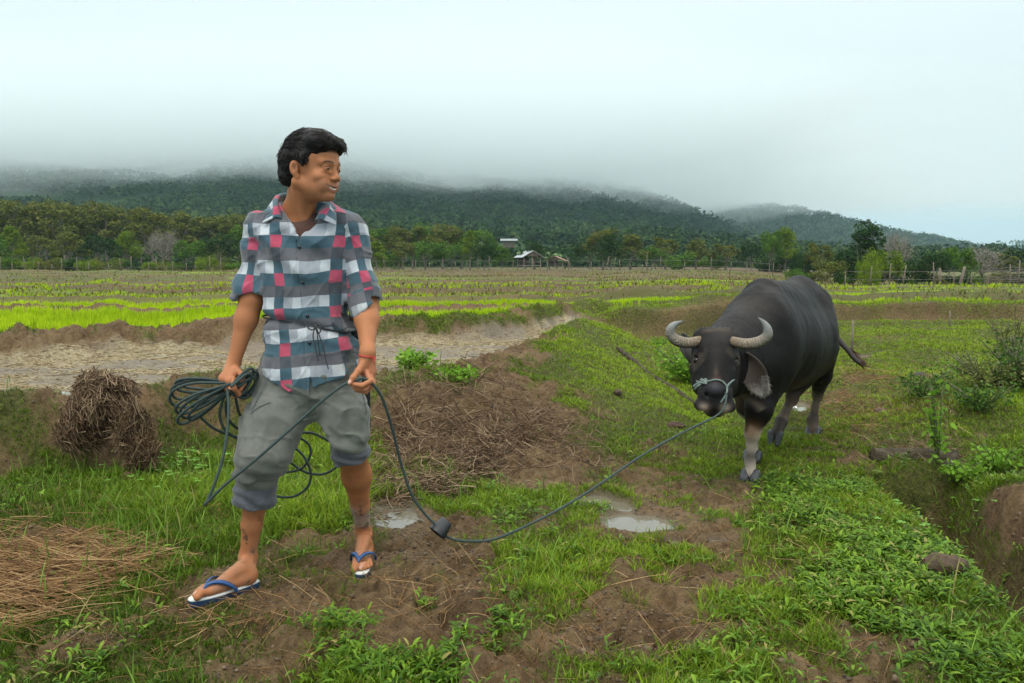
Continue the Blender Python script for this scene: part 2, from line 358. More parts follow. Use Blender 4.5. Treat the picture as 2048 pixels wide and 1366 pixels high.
def m_ground():
    b = NB("ground_soil"); pos = b.geo()
    n1 = b.noise(3.0, 6, 0.6, pos); n2 = b.noise(30, 6, 0.65, pos); n3 = b.noise(0.7, 3, .5, pos)
    soil = b.ramp(n2, [(0.3, (0.040, 0.024, 0.011)), (0.48, (0.115, 0.072, 0.035)), (0.72, (0.24, 0.165, 0.085))])
    clay = b.ramp(n1, [(0.35, (0.085, 0.050, 0.023)), (0.65, (0.25, 0.175, 0.09))])
    c = b.mix(0.45, soil, clay)
    c = b.mix(b.math('MULTIPLY', b.ramp(n3, [(0.5, (0, 0, 0)), (0.65, (1, 1, 1))]), 0.15), c, (0.17, 0.085, 0.05))
    gr = b.attr("grass"); wet = b.attr("wet"); st = b.attr("straw"); fg = b.attr("farg")
    under = b.ramp(n2, [(0.3, (0.022, 0.032, 0.006)), (0.7, (0.085, 0.12, 0.014))])
    c = b.mix(b.math('MULTIPLY', gr, 0.75), c, under)
    c = b.mix(b.math('MULTIPLY', wet, 0.6), c, (0.23, 0.205, 0.155))
    sn = b.noise(55, 3, .7, pos)
    c = b.mix(b.math('MULTIPLY', st, b.ramp(sn, [(0.35, (0, 0, 0)), (0.55, (1, 1, 1))])), c, (0.36, 0.30, 0.16))
    far = b.ramp(b.noise(0.35, 6, .7, pos), [(0.3, (0.040, 0.068, 0.012)), (0.5, (0.072, 0.074, 0.022)), (0.66, (0.105, 0.064, 0.030))])
    fk = b.ramp(b.attr('field'), [(0, (.085, .050, .022)), (.3, (.13, .085, .036)), (.5, (.085, .085, .022)), (.72, (.10, .135, .018)), (1, (.19, .26, .02))])
    far = b.mix(.72, far, fk)
    c = b.mix(fg, c, far)
    b.set(color=c, rough=b.math('SUBTRACT', b.math('MULTIPLY_ADD', n1, 0.5, 0.45), b.math('MULTIPLY', wet, 0.35)), spec=b.math('MULTIPLY_ADD', wet, .3, .18))
    b.bump(n2, 1.0, 0.03); b.bump(b.noise(110, 5, .7, pos), 0.9, 0.008)
    return b.m
def build_ground():
    ta = np.concatenate([np.linspace(-4, -.86, 60)[:-1], np.linspace(-.86, .86, 780), np.linspace(.86, 4, 60)[1:]]); NA = len(ta); a = np.arctan(ta)
    r = np.concatenate([np.exp(np.linspace(math.log(1.2 + 2.4), math.log(16 + 2.4), 620)) , np.exp(np.linspace(math.log(16.1 + 2.4), math.log(7000), 330))])
    A, Rr = np.meshgrid(a, r); X = Rr * np.tan(A) * (1 + 0 * A); Y = Rr - 2.4
    x, y = X.ravel(), Y.ravel()
    z, g, wet, straw, px, py = surf(x, y, True)
    far = sst(13, 18, y) * np.ones_like(x)
    fy = y - 0.02 * x + .35 * noise2(x * .1, y * 0, 31) * (1 + y / 30); ed = np.array([12.3, 16, 19.6, 21.8, 24, 26.5, 29, 32.5, 36, 40, 45, 50, 56, 62, 70, 78, 88, 96, 104, 112, 125, 1e9]); bi = np.searchsorted(ed, fy)
    fx = np.floor((x + 6 * noise2(y * .05, x * 0, 38)) / (6 + y * .25) + .37 * bi); fv = np.abs(noise2(bi * 7.31 + .5, fx * 3.77 + .5, 12)) * 1.1; lo = np.abs(fy - ed[np.clip(np.searchsorted(ed, fy), 0, 20)]); lo = np.minimum(lo, np.abs(fy - ed[np.clip(bi - 1, 0, 20)])); fv = fv * sst(.0, .012, lo / np.maximum(y, 1)) + .02
    fv = np.clip(fv + .25 * fbm2(x * .5, y * .9, 3, 39), 0, 1)
    n = len(r); i = np.arange(n - 1)[:, None] * NA; j = np.arange(NA - 1)[None]
    F = np.stack([i + j, i + j + 1, i + NA + j + 1, i + NA + j], -1).reshape(-1, 4)
    o = mesh_np("ground", np.stack([x, y, z], -1), F, m_ground(), attrs=dict(grass=g, wet=wet, straw=straw, farg=far, field=fv))
    tag(o, kind='structure')
def m_water(name, col, rough=0.06):
    b = NB(name); b.set(color=col, rough=rough, spec=0.6); b.bump(b.noise(9, 3, .5), 0.08, 0.01); return b.m
def build_water():
    mw = m_water("muddy_water", (0.15, 0.135, 0.10))
    for cx, cy, rx, ry, sl, L in PUDC:
        zz = L - .006; ring = np.array([PG(cx + rx * 1.2 * math.cos(q), cy + ry * 1.2 * math.sin(q) + sl * .25 * rx * 1.12 * math.cos(q), zz) for q in np.linspace(0, 2 * np.pi, 40, endpoint=False)])
        V = np.concatenate([ring, [ring.mean(0)]]); F = np.array([[40, (k + 1) % 40, k] for k in range(40)])
        tag(mesh_np("puddle", V, F, mw, smooth=False), kind='structure')
    # flooded field sheet
    t = (np.linspace(-420, 1190, 60) - 1024) / FPX
    y0 = _at(C_TOP, t) + 0.12; y1 = _at(C_B2, t) + 0.15; y1 = np.maximum(y1, y0 + 0.1)
    V = np.concatenate([np.stack([t * y0, y0, 0 * t + 0.341], -1), np.stack([t * y1, y1, 0 * t + 0.341], -1)])
    F = np.array([[k, k + 1, 61 + k, 60 + k] for k in range(59)])
    tag(mesh_np("flooded_field_water", V, F, m_water("field_water", (0.20, 0.18, 0.14), 0.12), smooth=False), kind='structure')
    # ditch water
    V = [[1.7, 1.6, -.47], [2.5, 1.6, -.47], [2.7, 4.8, -.47], [2.0, 4.8, -.47]]
    tag(mesh_np("ditch_water", V, np.array([[0, 1, 2, 3]]), m_water("ditch_water_m", (0.05, 0.045, 0.03)), smooth=False), kind='structure')
build_ground(); build_water()
# ------------------------------------------------------------------ implicit modelling (smooth unions meshed with surface nets)
class SDF:
    def __init__(s): s.p = []
    def cone(s, a, b, r1, r2=None, k=0.02, m=1, n=None, fl=1.0):
        a = np.array(a, float); b = np.array(b, float); r2 = r1 if r2 is None else r2
        if n is not None: n = np.array(n, float); n /= np.linalg.norm(n)
        s.p.append(('c', a, b, r1, r2, n, fl, k, m)); return s
    def chain(s, pts, rads, k=0.02, m=1):
        for i in range(len(pts) - 1): s.cone(pts[i], pts[i + 1], rads[i], rads[i + 1], k, m)
        return s
    def ell(s, c, r, R=None, k=0.02, m=1):
        s.p.append(('e', np.array(c, float), np.array(r, float) * np.ones(3), R if R is not None else None, k, m)); return s
    def fn(s, f, k=0.02, m=1): s.p.append(('f', f, k, m)); return s
    def one(s, q, p):
        if p[0] == 'c':
            _, a, b, r1, r2, n, fl, k, m = p; ba = b - a; L = max(ba @ ba, 1e-12)
            w = q - a; t = np.clip((w @ ba) / L, 0, 1); w = w - t[:, None] * ba
            if n is not None: w = w + n * ((w @ n) * (1 / fl - 1))[:, None]
            return (np.sqrt((w * w).sum(1)) - (r1 + (r2 - r1) * t)) * (min(fl, 1.0) if n is not None else 1.0)
        if p[0] == 'e':
            _, c, r, R, k, m = p; w = q - c
            if R is not None: w = w @ R
            k0 = np.sqrt(((w / r) ** 2).sum(1)); k1 = np.sqrt(((w / (r * r)) ** 2).sum(1)) + 1e-9
            return np.where(k0 < 0.02, -r.min(), k0 * (k0 - 1) / k1)
        return p[1](q)
    def ev(s, q, idx=None):
        d = None
        for i in (range(len(s.p)) if idx is None else idx):
            p = s.p[i]; k, m = p[-2], p[-1]; e = s.one(q, p)
            if d is None: d = e; continue
            if m == 1:
                h = np.clip(0.5 + 0.5 * (d - e) / k, 0, 1); d = d + (e - d) * h - k * h * (1 - h)
            elif m == -1:
                h = np.clip(0.5 - 0.5 * (d + e) / k, 0, 1); d = d + (-e - d) * h + k * h * (1 - h)
            else: d = np.maximum(d, e)
        return d
    def mesh(s, lo, hi, h, disp=None, N=20, margin=None):
        lo = np.array(lo, float); hi = np.array(hi, float); nb = np.ceil((hi - lo) / (h * N)).astype(int)
        B = np.stack(np.meshgrid(*[np.arange(n) for n in nb], indexing='ij'), -1).reshape(-1, 3)
        C = (lo + (B + 0.5) * h * N); R = N * h * 0.5 * 1.733; mg = margin if margin is not None else 2 * h + 0.012
        E = np.stack([s.one(C, p) for p in s.p]); D = s.ev(C); act = np.where(np.abs(D) < R * 1.25 + mg)[0]
        g = np.arange(N + 1); G = np.stack(np.meshgrid(g, g, g, indexing='ij'), -1).reshape(-1, 3)
        keys, verts, quads = [], [], []; M = np.int64(4096)
        ks = np.array([p[-2] for p in s.p]); ms = np.array([p[-1] for p in s.p])
        for b in act:
            keep = np.where((ms > 0) & (E[:, b] - R * 1.1 <= max(D[b], E[ms > 0, b].min()) + R * 1.1 + ks) | (ms == -1) & (E[:, b] < R * 1.2 + ks + mg) | (ms == 2))[0]
            if 0 not in keep: keep = np.concatenate([[0], keep])
            q = lo + (B[b] * N + G) * h
            d = s.ev(q, keep)
            if disp is not None: d = d + disp(q)
            d = d.reshape(N + 1, N + 1, N + 1)
            if d.min() > 0 or d.max() < 0: continue
            sg = d < 0
            acc = np.zeros((N, N, N, 3)); cnt = np.zeros((N, N, N))
            for ax in range(3):
                sl0 = [slice(None)] * 3; sl1 = [slice(None)] * 3; sl0[ax] = slice(0, N); sl1[ax] = slice(1, N + 1)
                d0 = d[tuple(sl0)]; d1 = d[tuple(sl1)]; cr = sg[tuple(sl0)] != sg[tuple(sl1)]
                t = np.where(cr, d0 / np.where(cr, d0 - d1, 1), 0)
                o = [x for x in range(3) if x != ax]
                for e0 in (0, 1):
                    for e1 in (0, 1):
                        c = [slice(None)] * 3; c[o[0]] = slice(e0, e0 + N); c[o[1]] = slice(e1, e1 + N); c = tuple(c)
                        m = cr[c]; cnt += m; acc[..., ax] += np.where(m, t[c], 0); acc[..., o[0]] += m * e0; acc[..., o[1]] += m * e1
                # quads of owned edges
                own = [slice(0, N)] * 3; I = np.argwhere(cr[tuple(own)]) if True else None
                if len(I):
                    fl = sg[tuple(sl0)][tuple(I.T)]; gi = I + B[b] * N + 1
                    a1 = np.zeros(3, int); a1[o[0]] = 1; a2 = np.zeros(3, int); a2[o[1]] = 1
                    kk = [(v[:, 0] * M + v[:, 1]) * M + v[:, 2] for v in (gi - a1 - a2, gi - a2, gi, gi - a1)]
                    Q = np.stack(kk, -1); fl2 = fl if ax != 1 else ~fl
                    Q[~fl2] = Q[~fl2][:, ::-1]; quads.append(Q)
            I = np.argwhere(cnt > 0); ii = tuple(I.T)
            verts.append(lo + (B[b] * N + I + acc[ii] / cnt[ii][:, None]) * h)
            gi = I + B[b] * N + 1; keys.append((gi[:, 0] * M + gi[:, 1]) * M + gi[:, 2])
        K = np.concatenate(keys); V = np.concatenate(verts); Q = np.concatenate(quads)
        o = np.argsort(K); K = K[o]; V = V[o]; ix = np.clip(np.searchsorted(K, Q), 0, len(K) - 1)
        ok = (K[ix] == Q).all(1); return V, ix[ok]
def bounds(S, pad=0.03):
    lo = np.full(3, 1e9); hi = -lo
    for p in S.p:
        if p[0] == 'c' and p[-1] > 0:
            for c, r in ((p[1], p[3]), (p[2], p[4])): r = r * max(1, p[6]); lo = np.minimum(lo, c - r); hi = np.maximum(hi, c + r)
        if p[0] == 'e' and p[-1] > 0: r = p[2].max(); lo = np.minimum(lo, p[1] - r); hi = np.maximum(hi, p[1] + r)
    return lo - pad, hi + pad
def seg_t(q, a, b):
    a = np.array(a, float); ba = np.array(b, float) - a; w = q - a; t = (w @ ba) / (ba @ ba); return t, np.linalg.norm(w - np.clip(t, 0, 1)[:, None] * ba, axis=1)
# ------------------------------------------------------------------ the man
def col(*p):
    return np.array(p, float)
def build_man():
    rng = np.random.default_rng(4)
    root = empty("person", (-0.72, 3.1, 0)); tag(root, "young man in a plaid shirt leading the buffalo by a rope", "person")
    inv = Vector((-0.72, 3.1, 0))
    def child(o, par=root):
        o.parent = par
        if par is root: o.matrix_parent_inverse = Matrix.Translation(-inv)
        else: pass
        return o
    # ---- head frame
    yaw = math.radians(67); f = np.array([math.sin(yaw), -math.cos(yaw), -0.06]); f /= np.linalg.norm(f)
    up = np.array([0.05, 0, 1.0]); up -= f * (up @ f); up /= np.linalg.norm(up)
    sd = np.cross(f, up)   # his right
    RH = np.stack([-sd, f, up], 1)  # columns: his left, forward, up
    HS = 1.085; HC = P(623, 336, 3.10)
    H = lambda x, y, z: HC + RH @ (np.array([x, y, z]) * HS)
    hv = lambda *r: np.array(r) * HS
    B = SDF()
    # ---- torso core (under the clothes) keeps the body one piece
    nb = P(600, 432, 3.20)
    shL, shR = P(514, 455, 3.20), P(698, 455, 3.21)
    B.cone(P(606, 480, 3.20), P(610, 600, 3.20), 0.085, 0.085, k=.05); B.cone(P(610, 600, 3.20), P(622, 770, 3.20), 0.085, 0.09, k=.05)
    B.cone(shL, shR, 0.036, 0.036, k=.03)
    # neck
    B.cone(H(0, -.030, -.065), nb + np.array([0, .0, 0]), 0.052, 0.062, k=.03)
    B.cone(nb, P(603, 470, 3.20), 0.062, 0.072, k=.04)
    B.cone(H(.045, -.02, -.06), P(612, 440, 3.125), 0.016, 0.011, k=.02); B.cone(H(-.045, -.02, -.06), P(606, 441, 3.125), 0.016, 0.011, k=.02)
    # head
    B.ell(H(0, -.012, .030), hv(.074, .096, .086), RH, k=.02)
    B.ell(H(0, .040, .035), hv(.060, .048, .052), RH, k=.02)
    B.ell(H(0, .032, -.030), hv(.058, .056, .066), RH, k=.02)
    B.ell(H(0, .026, -.062), hv(.052, .055, .046), RH, k=.025)
    for s in (-1, 1):
        B.cone(H(.056 * s, -.010, -.050), H(.012 * s, .064, -.088), .020 * HS, .016 * HS, k=.018)
        B.ell(H(.040 * s, .060, -.030), hv(.021, .019, .017), RH, k=.016)      # cheekbone
        B.ell(H(.032 * s, .066, -.060), hv(.017, .018, .018), RH, k=.014)      # smile cheek
        B.cone(H(.044 * s, .072, .016), H(.014 * s, .086, .014), .0085 * HS, .0085 * HS, k=.016)
    B.ell(H(0, .072, -.090), hv(.018, .016, .014), RH, k=.014)
    for s in (-1, 1): B.ell(H(.031 * s, .099, -.001), hv(.017, .013, .008), RH, k=.010, m=-1)
    for s in (-1, 1):
        B.ell(H(.031 * s, .0775, -.003), hv(.0135, .0125, .0115), RH, k=.004)
        B.cone(H(.019 * s, .088, .0015), H(.044 * s, .079, .003), .0022 * HS, k=.003)   # upper lid
    B.cone(H(0, .084, .006), H(0, .099, -.029), .0060 * HS, .0088 * HS, k=.014)
    B.ell(H(0, .102, -.031), hv(.0108, .0085, .0082), RH, k=.009)
    for s in (-1, 1):
        B.ell(H(.0135 * s, .0955, -.035), hv(.0085, .0098, .0072), RH, k=.006)
        B.ell(H(.0072 * s, .101, -.0415), hv(.0040, .005, .0035), RH, k=.003, m=-1)
    B.ell(H(0, .077, -.058), hv(.028, .018, .020), RH, k=.010)
    for s in (-1, 1):
        B.ell(H(.0330 * s, .068, -.050), hv(.013, .013, .012), RH, k=.012)
        B.cone(H(.027 * s, .079, -.0545), H(0, .0925, -.0590), .0028 * HS, .0036 * HS, k=.006)
        B.cone(H(.023 * s, .079, -.0640), H(0, .0885, -.0715), .0034 * HS, .0048 * HS, k=.006)
        B.cone(H(.032 * s, .0755, -.0530), H(0, .0955, -.0650), .0022 * HS, .0018 * HS, k=.003, m=-1)
        B.cone(H(.044 * s, .072, -.0135), H(.018 * s, .086, -.0150), .0035 * HS, .0040 * HS, k=.008)      # smiling lower lid
    B.ell(H(0, .0800, -.0655), hv(.022, .0092, .0042), RH, k=.002)               # teeth
    for s in (-1, 1):                                                       # ears
        e = H(.077 * s, -.012, -.010)
        B.ell(e, hv(.0075, .016, .025), RH @ np.array([[1, .0, 0], [0, .97, -.22], [0, .22, .97]]), k=.008)
        B.ell(H(.072 * s, -.004, -.034), hv(.006, .010, .011), RH, k=.006)
        B.ell(H(.0865 * s, -.007, -.007), hv(.0085, .0095, .0165), RH, k=.002, m=-1)
    # ---- arms
    eR, wR = P(503, 600, 3.16), P(467, 727, 3.12)
    B.cone(shL, shL * .3 + eR * .7, .036, .037, k=.01); B.cone(shL * .3 + eR * .7, eR, .036, .043, k=.01); B.cone(eR, eR * .7 + wR * .3, .043, .038, k=.02); B.cone(eR * .7 + wR * .3, wR, .038, .0235, k=.03)
    eL, wL = P(733, 612, 3.17), P(735, 706, 3.02)
    B.cone(shR, eL, .038, .040, k=.02); B.cone(eL, eL * .7 + wL * .3, .042, .041, k=.03); B.cone(eL * .7 + wL * .3, wL, .041, .0245, k=.03)
    # hand holding the coil (his right)
    def finger(pts, r0=.0098, r1=.0078):
        q = [P(*p) for p in pts]; n = len(q)
        for i in range(n - 1): B.cone(q[i], q[i + 1], r0 + (r1 - r0) * i / (n - 1), r0 + (r1 - r0) * (i + 1) / (n - 1), k=.003)
        for i in range(1, n - 1): B.ell(q[i], np.ones(3) * (r0 + (r1 - r0) * i / n + .0008), k=.003)
    B.cone(wR, P(458, 752, 3.09), .026, .031, k=.015, n=(0.8, -.6, 0), fl=.62)
    B.cone(P(468, 745, 3.10), P(447, 758, 3.07), .020, .018, k=.012)
    B.cone(P(470, 742, 3.10), P(459, 762, 3.05), .018, .016, k=.012)
    finger([(466, 757, 3.045), (468, 777, 3.02), (477, 788, 3.05), (484, 781, 3.09)])
    finger([(459, 760, 3.05), (461, 779, 3.03), (470, 790, 3.07), (478, 783, 3.11)])
    finger([(452, 760, 3.065), (453, 777, 3.05), (461, 787, 3.09), (470, 780, 3.13)])
    finger([(446, 757, 3.08), (446, 771, 3.07), (453, 780, 3.11), (462, 775, 3.14)], .0088, .0068)
    finger([(472, 738, 3.09), (484, 750, 3.07), (487, 767, 3.06), (481, 778, 3.055)], .0115, .0088)
    # hand holding the rope (his left), thumb in front
    B.cone(wL, P(736, 742, 3.02), .026, .031, k=.015, n=(0.25, -1, 0), fl=.55)
    B.cone(P(729, 722, 3.01), P(722, 738, 2.995), .018, .015, k=.012)
    finger([(726, 726, 3.00), (716, 742, 2.975), (706, 755, 2.955), (699, 766, 2.945)], .0125, .0082)
    finger([(733, 744, 3.00), (741, 762, 2.97), (724, 771, 2.945), (704, 768, 2.955)])
    finger([(739, 746, 3.02), (745, 766, 2.99), (729, 779, 2.965), (708, 774, 2.975)])
    finger([(743, 746, 3.04), (746, 768, 3.01), (731, 784, 2.99), (712, 780, 2.995)])
    finger([(745, 742, 3.06), (746, 762, 3.04), (733, 777, 3.02), (717, 780, 3.02)], .0088, .0068)
    # ---- legs
    g1 = PG(500, 1180, 0); gz1 = ground_z(g1[0], g1[1]); g2 = PG(725, 1105, 0); gz2 = ground_z(g2[0], g2[1])
    hipR, hipL = P(572, 800, 3.18), P(668, 800, 3.20)
    knR, knL = P(516, 925, 3.06), P(704, 905, 3.16)
    ankR = PG(497, 1166, gz1 + .0) + np.array([0, 0.0, .095]); ankL = PG(728, 1110, gz2) + np.array([0, 0.0, .095])
    B.cone(hipR, knR, .080, .052, k=.03); B.cone(hipL, knL, .075, .052, k=.03)
    B.cone(P(622, 775, 3.20), hipR, .08, .08, k=.03); B.cone(P(622, 775, 3.20), hipL, .08, .075, k=.03)
    for kn, an, nm in ((knR, ankR, 0), (knL, ankL, 1)):
        c1 = kn * .72 + an * .28 + np.array([0, .022, 0]); c2 = kn * .36 + an * .64 + np.array([0, .006, 0])
        B.cone(kn, c1, .055, .054, k=.03); B.cone(c1, c2, .054, .036, k=.03); B.cone(c2, an, .036, .029, k=.02)
        B.ell(kn + np.array([0, -.02, 0]), (.042, .040, .05), k=.02)
    feet = []
    # his right foot: toes to the left of picture; his left foot: toes to the viewer
    heelR = PG(497, 1166, gz1 + .022); toeR = PG(412, 1190, gz1 + .022)
    heelL = PG(729, 1108, gz2 + .024); toeL = PG(721, 1150, gz2 + .024)
    for heel, toe, an, side in ((heelR, toeR, ankR, 1), (heelL, toeL, ankL, -1)):
        d = toe - heel; d[2] = 0; Lf = 0.215; d /= np.linalg.norm(d); n = np.array([-d[1], d[0], 0]) * -1  # n: to his right side
        z = heel[2] + .018
        O = np.array([heel[0], heel[1], z])
        A = lambda fw, lat, dz: O + d * fw + n * lat * side + np.array([0, 0, dz])
        B.ell(A(.0, 0, .008), (.032, .032, .030), k=.02)
        B.cone(an, A(.005, 0, .02), .029, .028, k=.03)
        B.cone(A(.03, 0, .045), A(.13, -.012, .012), .028, .017, k=.025)
        B.cone(A(.02, .012, 0), A(.14, .024, -.004), .022, .014, k=.02)
        B.cone(A(.02, -.012, .004), A(.155, -.022, .0), .020, .016, k=.02)
        B.ell(A(.0, .025, .062), (.010, .008, .011), k=.014)
        # toes (lat -: inner/big toe)
        for (l0, l1, f0, f1, r) in ((-.022, -.026, .165, .207, .0135), (-.003, -.002, .165, .205, .0092), (.010, .013, .160, .197, .0086), (.021, .026, .152, .186, .0082), (.030, .037, .142, .172, .0078)):
            B.cone(A(f0, l0, .0), A(f0 * .4 + f1 * .6, l0 * .4 + l1 * .6, .003), r, r * .92, k=.006)
            B.cone(A(f0 * .4 + f1 * .6, l0 * .4 + l1 * .6, .003), A(f1, l1, -.006), r * .92, r * .95, k=.003)
        feet.append((O, d, n, side, heel, A))
    lo, hi = bounds(B)
    V, F = B.mesh(lo, hi, 0.0024)
    # ---- skin colour by position
    L = (V - HC) @ RH / HS; lx, ly, lz = L.T
    base = np.array([0.40, 0.162, 0.070]); C = np.tile(base, (len(V), 1))
    n = fbm3(V[:, 0] * 22, V[:, 1] * 22, V[:, 2] * 22, 3, 5)[:, None]
    C *= 1 + 0.16 * n
    def blend(m, c): nonlocal C; m = np.clip(m, 0, 1)[:, None]; C = C * (1 - m) + np.array(c) * m
    head = (np.linalg.norm(L, axis=1) < .17)
    g = lambda x0, y0, z0, sx, sy, sz: np.exp(-((lx - x0) / sx) ** 2 - ((ly - y0) / sy) ** 2 - ((lz - z0) / sz) ** 2) * head
    for s in (-1, 1):
        blend(.45 * g(.042 * s, .062, -.035, .022, .03, .02), (.50, .20, .115))
        blend(.85 * sst(.0048, .0020, np.abs(lz - (.0185 - 9.0 * (np.abs(lx) - .028) ** 2))) * sst(.021, .014, np.abs(np.abs(lx) - .030)) * (ly > .05) * head * (lx * s > 0), (.025, .017, .013))   # brow
        blend(.9 * sst(.0024, .0010, np.abs(lz - (.0030 - 5.5 * (np.abs(lx) - .031) ** 2 ))) * (np.abs(np.abs(lx) - .0310) < .0125) * (ly > .06) * (lx * s > 0) * head, (.02, .012, .01))    # lash line
    zc = lz - 9.0 * lx * lx      # smile curve
    blend(.65 * sst(.027, .020, np.abs(lx)) * sst(.0042, .0028, np.abs(zc + .0600)) * (ly > .074) * head, (.30, .105, .075))
    blend(.70 * sst(.024, .017, np.abs(lx)) * sst(.0050, .0036, np.abs(zc + .0725)) * (ly > .074) * head, (.40, .15, .11))
    blend(.95 * (np.abs(lx) < .022) * sst(.0034, .0024, np.abs(zc + .0660)) * (ly > .068) * head, (.62, .56, .49))
    blend(.90 * sst(.0024, .0014, np.abs(zc + .0625)) * (np.abs(lx) < .035) * (ly > .062) * head, (.07, .025, .02))
    blend(.30 * sst(-.03, -.06, lz) * sst(.02, .05, ly) * sst(.5, .2, np.abs(n[:, 0])) * head, (.17, .10, .07))    # faint stubble
    for s in (-1, 1): blend(.75 * g(.081 * s, -.006, -.006, .010, .009, .016), (.15, .055, .032))
    blend(.85 * sst(.064, .075, lz + .02 * (ly > 0)) * head, (.02, .014, .011))
    for q in (wL + np.array([0, 0, -.10]), wR + np.array([0, 0, -.10])):
        blend(.5 * np.exp(-(np.linalg.norm(V - q, axis=1) / .07) ** 2), (.46, .19, .125))
    # thumb nail, toe nails
    for q in (P(698.5, 763, 2.937),): blend(.8 * sst(.009, .006, np.linalg.norm(V - q, axis=1)), (.62, .42, .34))
    for O, d, nn, side, heel, A in feet:
        blend(.45 * sst(.25, .02, V[:, 2] - O[2]) * sst(-.1, .5, n[:, 0] + .1) * (np.abs(V[:, 0] - O[0]) < .25) * (np.abs(V[:, 1] - O[1]) < .3), (.24, .17, .12))
        for l1, f1 in ((-.026, .209), (-.002, .206), (.013, .198), (.026, .187), (.037, .173)):
            blend(.6 * sst(.0085, .006, np.linalg.norm(V - A(f1, l1, .004), axis=1)), (.50, .33, .26))
    # dried mud on the far shin and mud specks
    mz = V[:, 2] - gz2
    blend(.75 * sst(.12, .15, mz) * sst(.27, .20, mz + .06 * n[:, 0]) * (V[:, 0] > -.75) * (V[:, 1] > 3.2), (.33, .30, .25))
    sp = fbm3(V[:, 0] * 55, V[:, 1] * 55, V[:, 2] * 55, 3, 15)
    blend(.8 * sst(.22, .34, sp) * (V[:, 2] < gz1 + .30) * np.exp(-((V[:, 2] - gz1 - .18) / .09) ** 2), (.07, .055, .045))
    blend(.7 * sst(.10, .3, sp) * (np.linalg.norm(V - (feet[0][0] + np.array([.0, -.03, .03])), axis=1) < .035), (.06, .045, .035))
    b = NB("skin"); b.set(color=b.attr("Col", 'Color'), rough=0.5, spec=0.22, sss=0.10)
    b.p.inputs['Subsurface Radius'].default_value = (1, .35, .2); b.p.inputs['Subsurface Scale'].default_value = 0.012
    b.bump(b.noise(350, 3), .3, .002); b.bump(b.noise(45, 4, .65), .35, .004)
    o = child(mesh_np("body", V, F, b.m, colors=dict(Col=C)))
    # eyeballs: dark iris on off-white, set in the lids
    for s in (-1, 1):
        E = SDF(); c = H(.031 * s, .0790, -.0040); E.ell(c, hv(.0112, .0115, .0075), RH)
        ev, ef = E.mesh(*bounds(E, .004), .0012, margin=.004)
        l2 = (ev - HC) @ RH / HS; r2 = np.hypot(l2[:, 0] - .031 * s - .001, l2[:, 2] + .0035)
        cc = np.where((r2 < .0068)[:, None], np.array([.012, .007, .005]), np.array([.085, .065, .055]))
        lid = (l2[:, 2] > -.0002) | (l2[:, 2] < -.0068)
        cc = np.where(lid[:, None], base * .8, cc)
        bb = NB("eye"); bb.set(color=bb.attr("Col", 'Color'), rough=.12)
        child(mesh_np("eye", ev, ef, bb.m, colors=dict(Col=cc)))
    # ---- hair
    HR = SDF()
    HR.ell(H(0, -.012, .040), hv(.078, .097, .086), RH, k=.02)
    HR.ell(H(0, -.046, .004), hv(.069, .057, .066), RH, k=.03)
    HR.cone(H(-.035, -.066, -.038), H(.035, -.066, -.038), .028 * HS, k=.03)
    HR.cone(H(-.045, .048, .086), H(.040, .062, .080), .028 * HS, .023 * HS, k=.045)       # raised front
    HR.cone(H(-.052, .060, .074), H(-.02, .080, .074), .016 * HS, .014 * HS, k=.035)
    HR.cone(H(-.02, .080, .074), H(.04, .076, .072), .014 * HS, .012 * HS, k=.03)
    for s in (-1, 1): HR.cone(H(.072 * s, .026, .034), H(.073 * s, .019, -.002), .011 * HS, .004 * HS, k=.015)
    HR.ell(H(0, .092, -.010), hv(.066, .060, .070), RH, k=.012, m=-1)
    for s in (-1, 1):
        HR.ell(H(.074 * s, .064, -.034), hv(.03, .040, .052), RH, k=.010, m=-1); HR.ell(H(.086 * s, -.008, -.022), hv(.022, .022, .038), RH, k=.008, m=-1)
    HR.ell(H(0, .02, -.10), hv(.09, .075, .060), RH, k=.01, m=-1)
    def hdisp(q):
        l = (q - HC) @ RH / HS
        return .0025 * noise3(l[:, 0] * 60 + l[:, 2] * 8, l[:, 1] * 22, l[:, 2] * 60, 3) + .0025 * noise3(l[:, 0] * 160, l[:, 1] * 50, l[:, 2] * 120, 9)
    hv_, hf = HR.mesh(*bounds(HR), .0025, hdisp, margin=.012)
    b = NB("hair"); b.set(color=(.0055, .0045, .004), rough=.55, spec=.22); b.bump(b.noise(260, 3), .6, .004)
    hair = child(mesh_np("hair", hv_, hf, b.m))
    bs = NB('hair_lock'); bs.set(color=bs.ramp(bs.noise(130, 2), [(.35, (.004, .0035, .003)), (.75, (.030, .021, .015))]), rough=.38, spec=.4); hm_ = bs.m  # lighter brown streaks paint a sheen into the strand colour
    # strands laid over the cap
    mb = MB(); l = (hv_ - HC) @ RH / HS
    cand = np.where((l[:, 2] > -.02) | (l[:, 1] < -.03))[0]; pick = rng.choice(cand, 6500)
    for i in pick:
        q = l[i]; nrm = q / np.linalg.norm(q); top = float(sst(.02, .07, q[2])); front = float(sst(-.03, .04, q[1]))
        dr = np.array([.30, 1.0, .1]) * top + np.array([0, -.35 + .2 * front, -1.0]) * (1 - top) + rng.normal(0, .13, 3)
        dr -= nrm * (dr @ nrm); dr /= np.linalg.norm(dr); Ln = rng.uniform(.022, .045); lift = .012 if rng.random() < .07 else .002
        pts = []
        for t in (0, .25, .5, .75, 1):
            w_ = q + dr * Ln * t; rr = np.linalg.norm(q) * (1.004 - .12 * t * t * (Ln / .045)); pts.append(w_ / np.linalg.norm(w_) * (rr + lift * t) * (1 + .006 * math.sin(3.14 * t)) )
        tip = pts[-1]
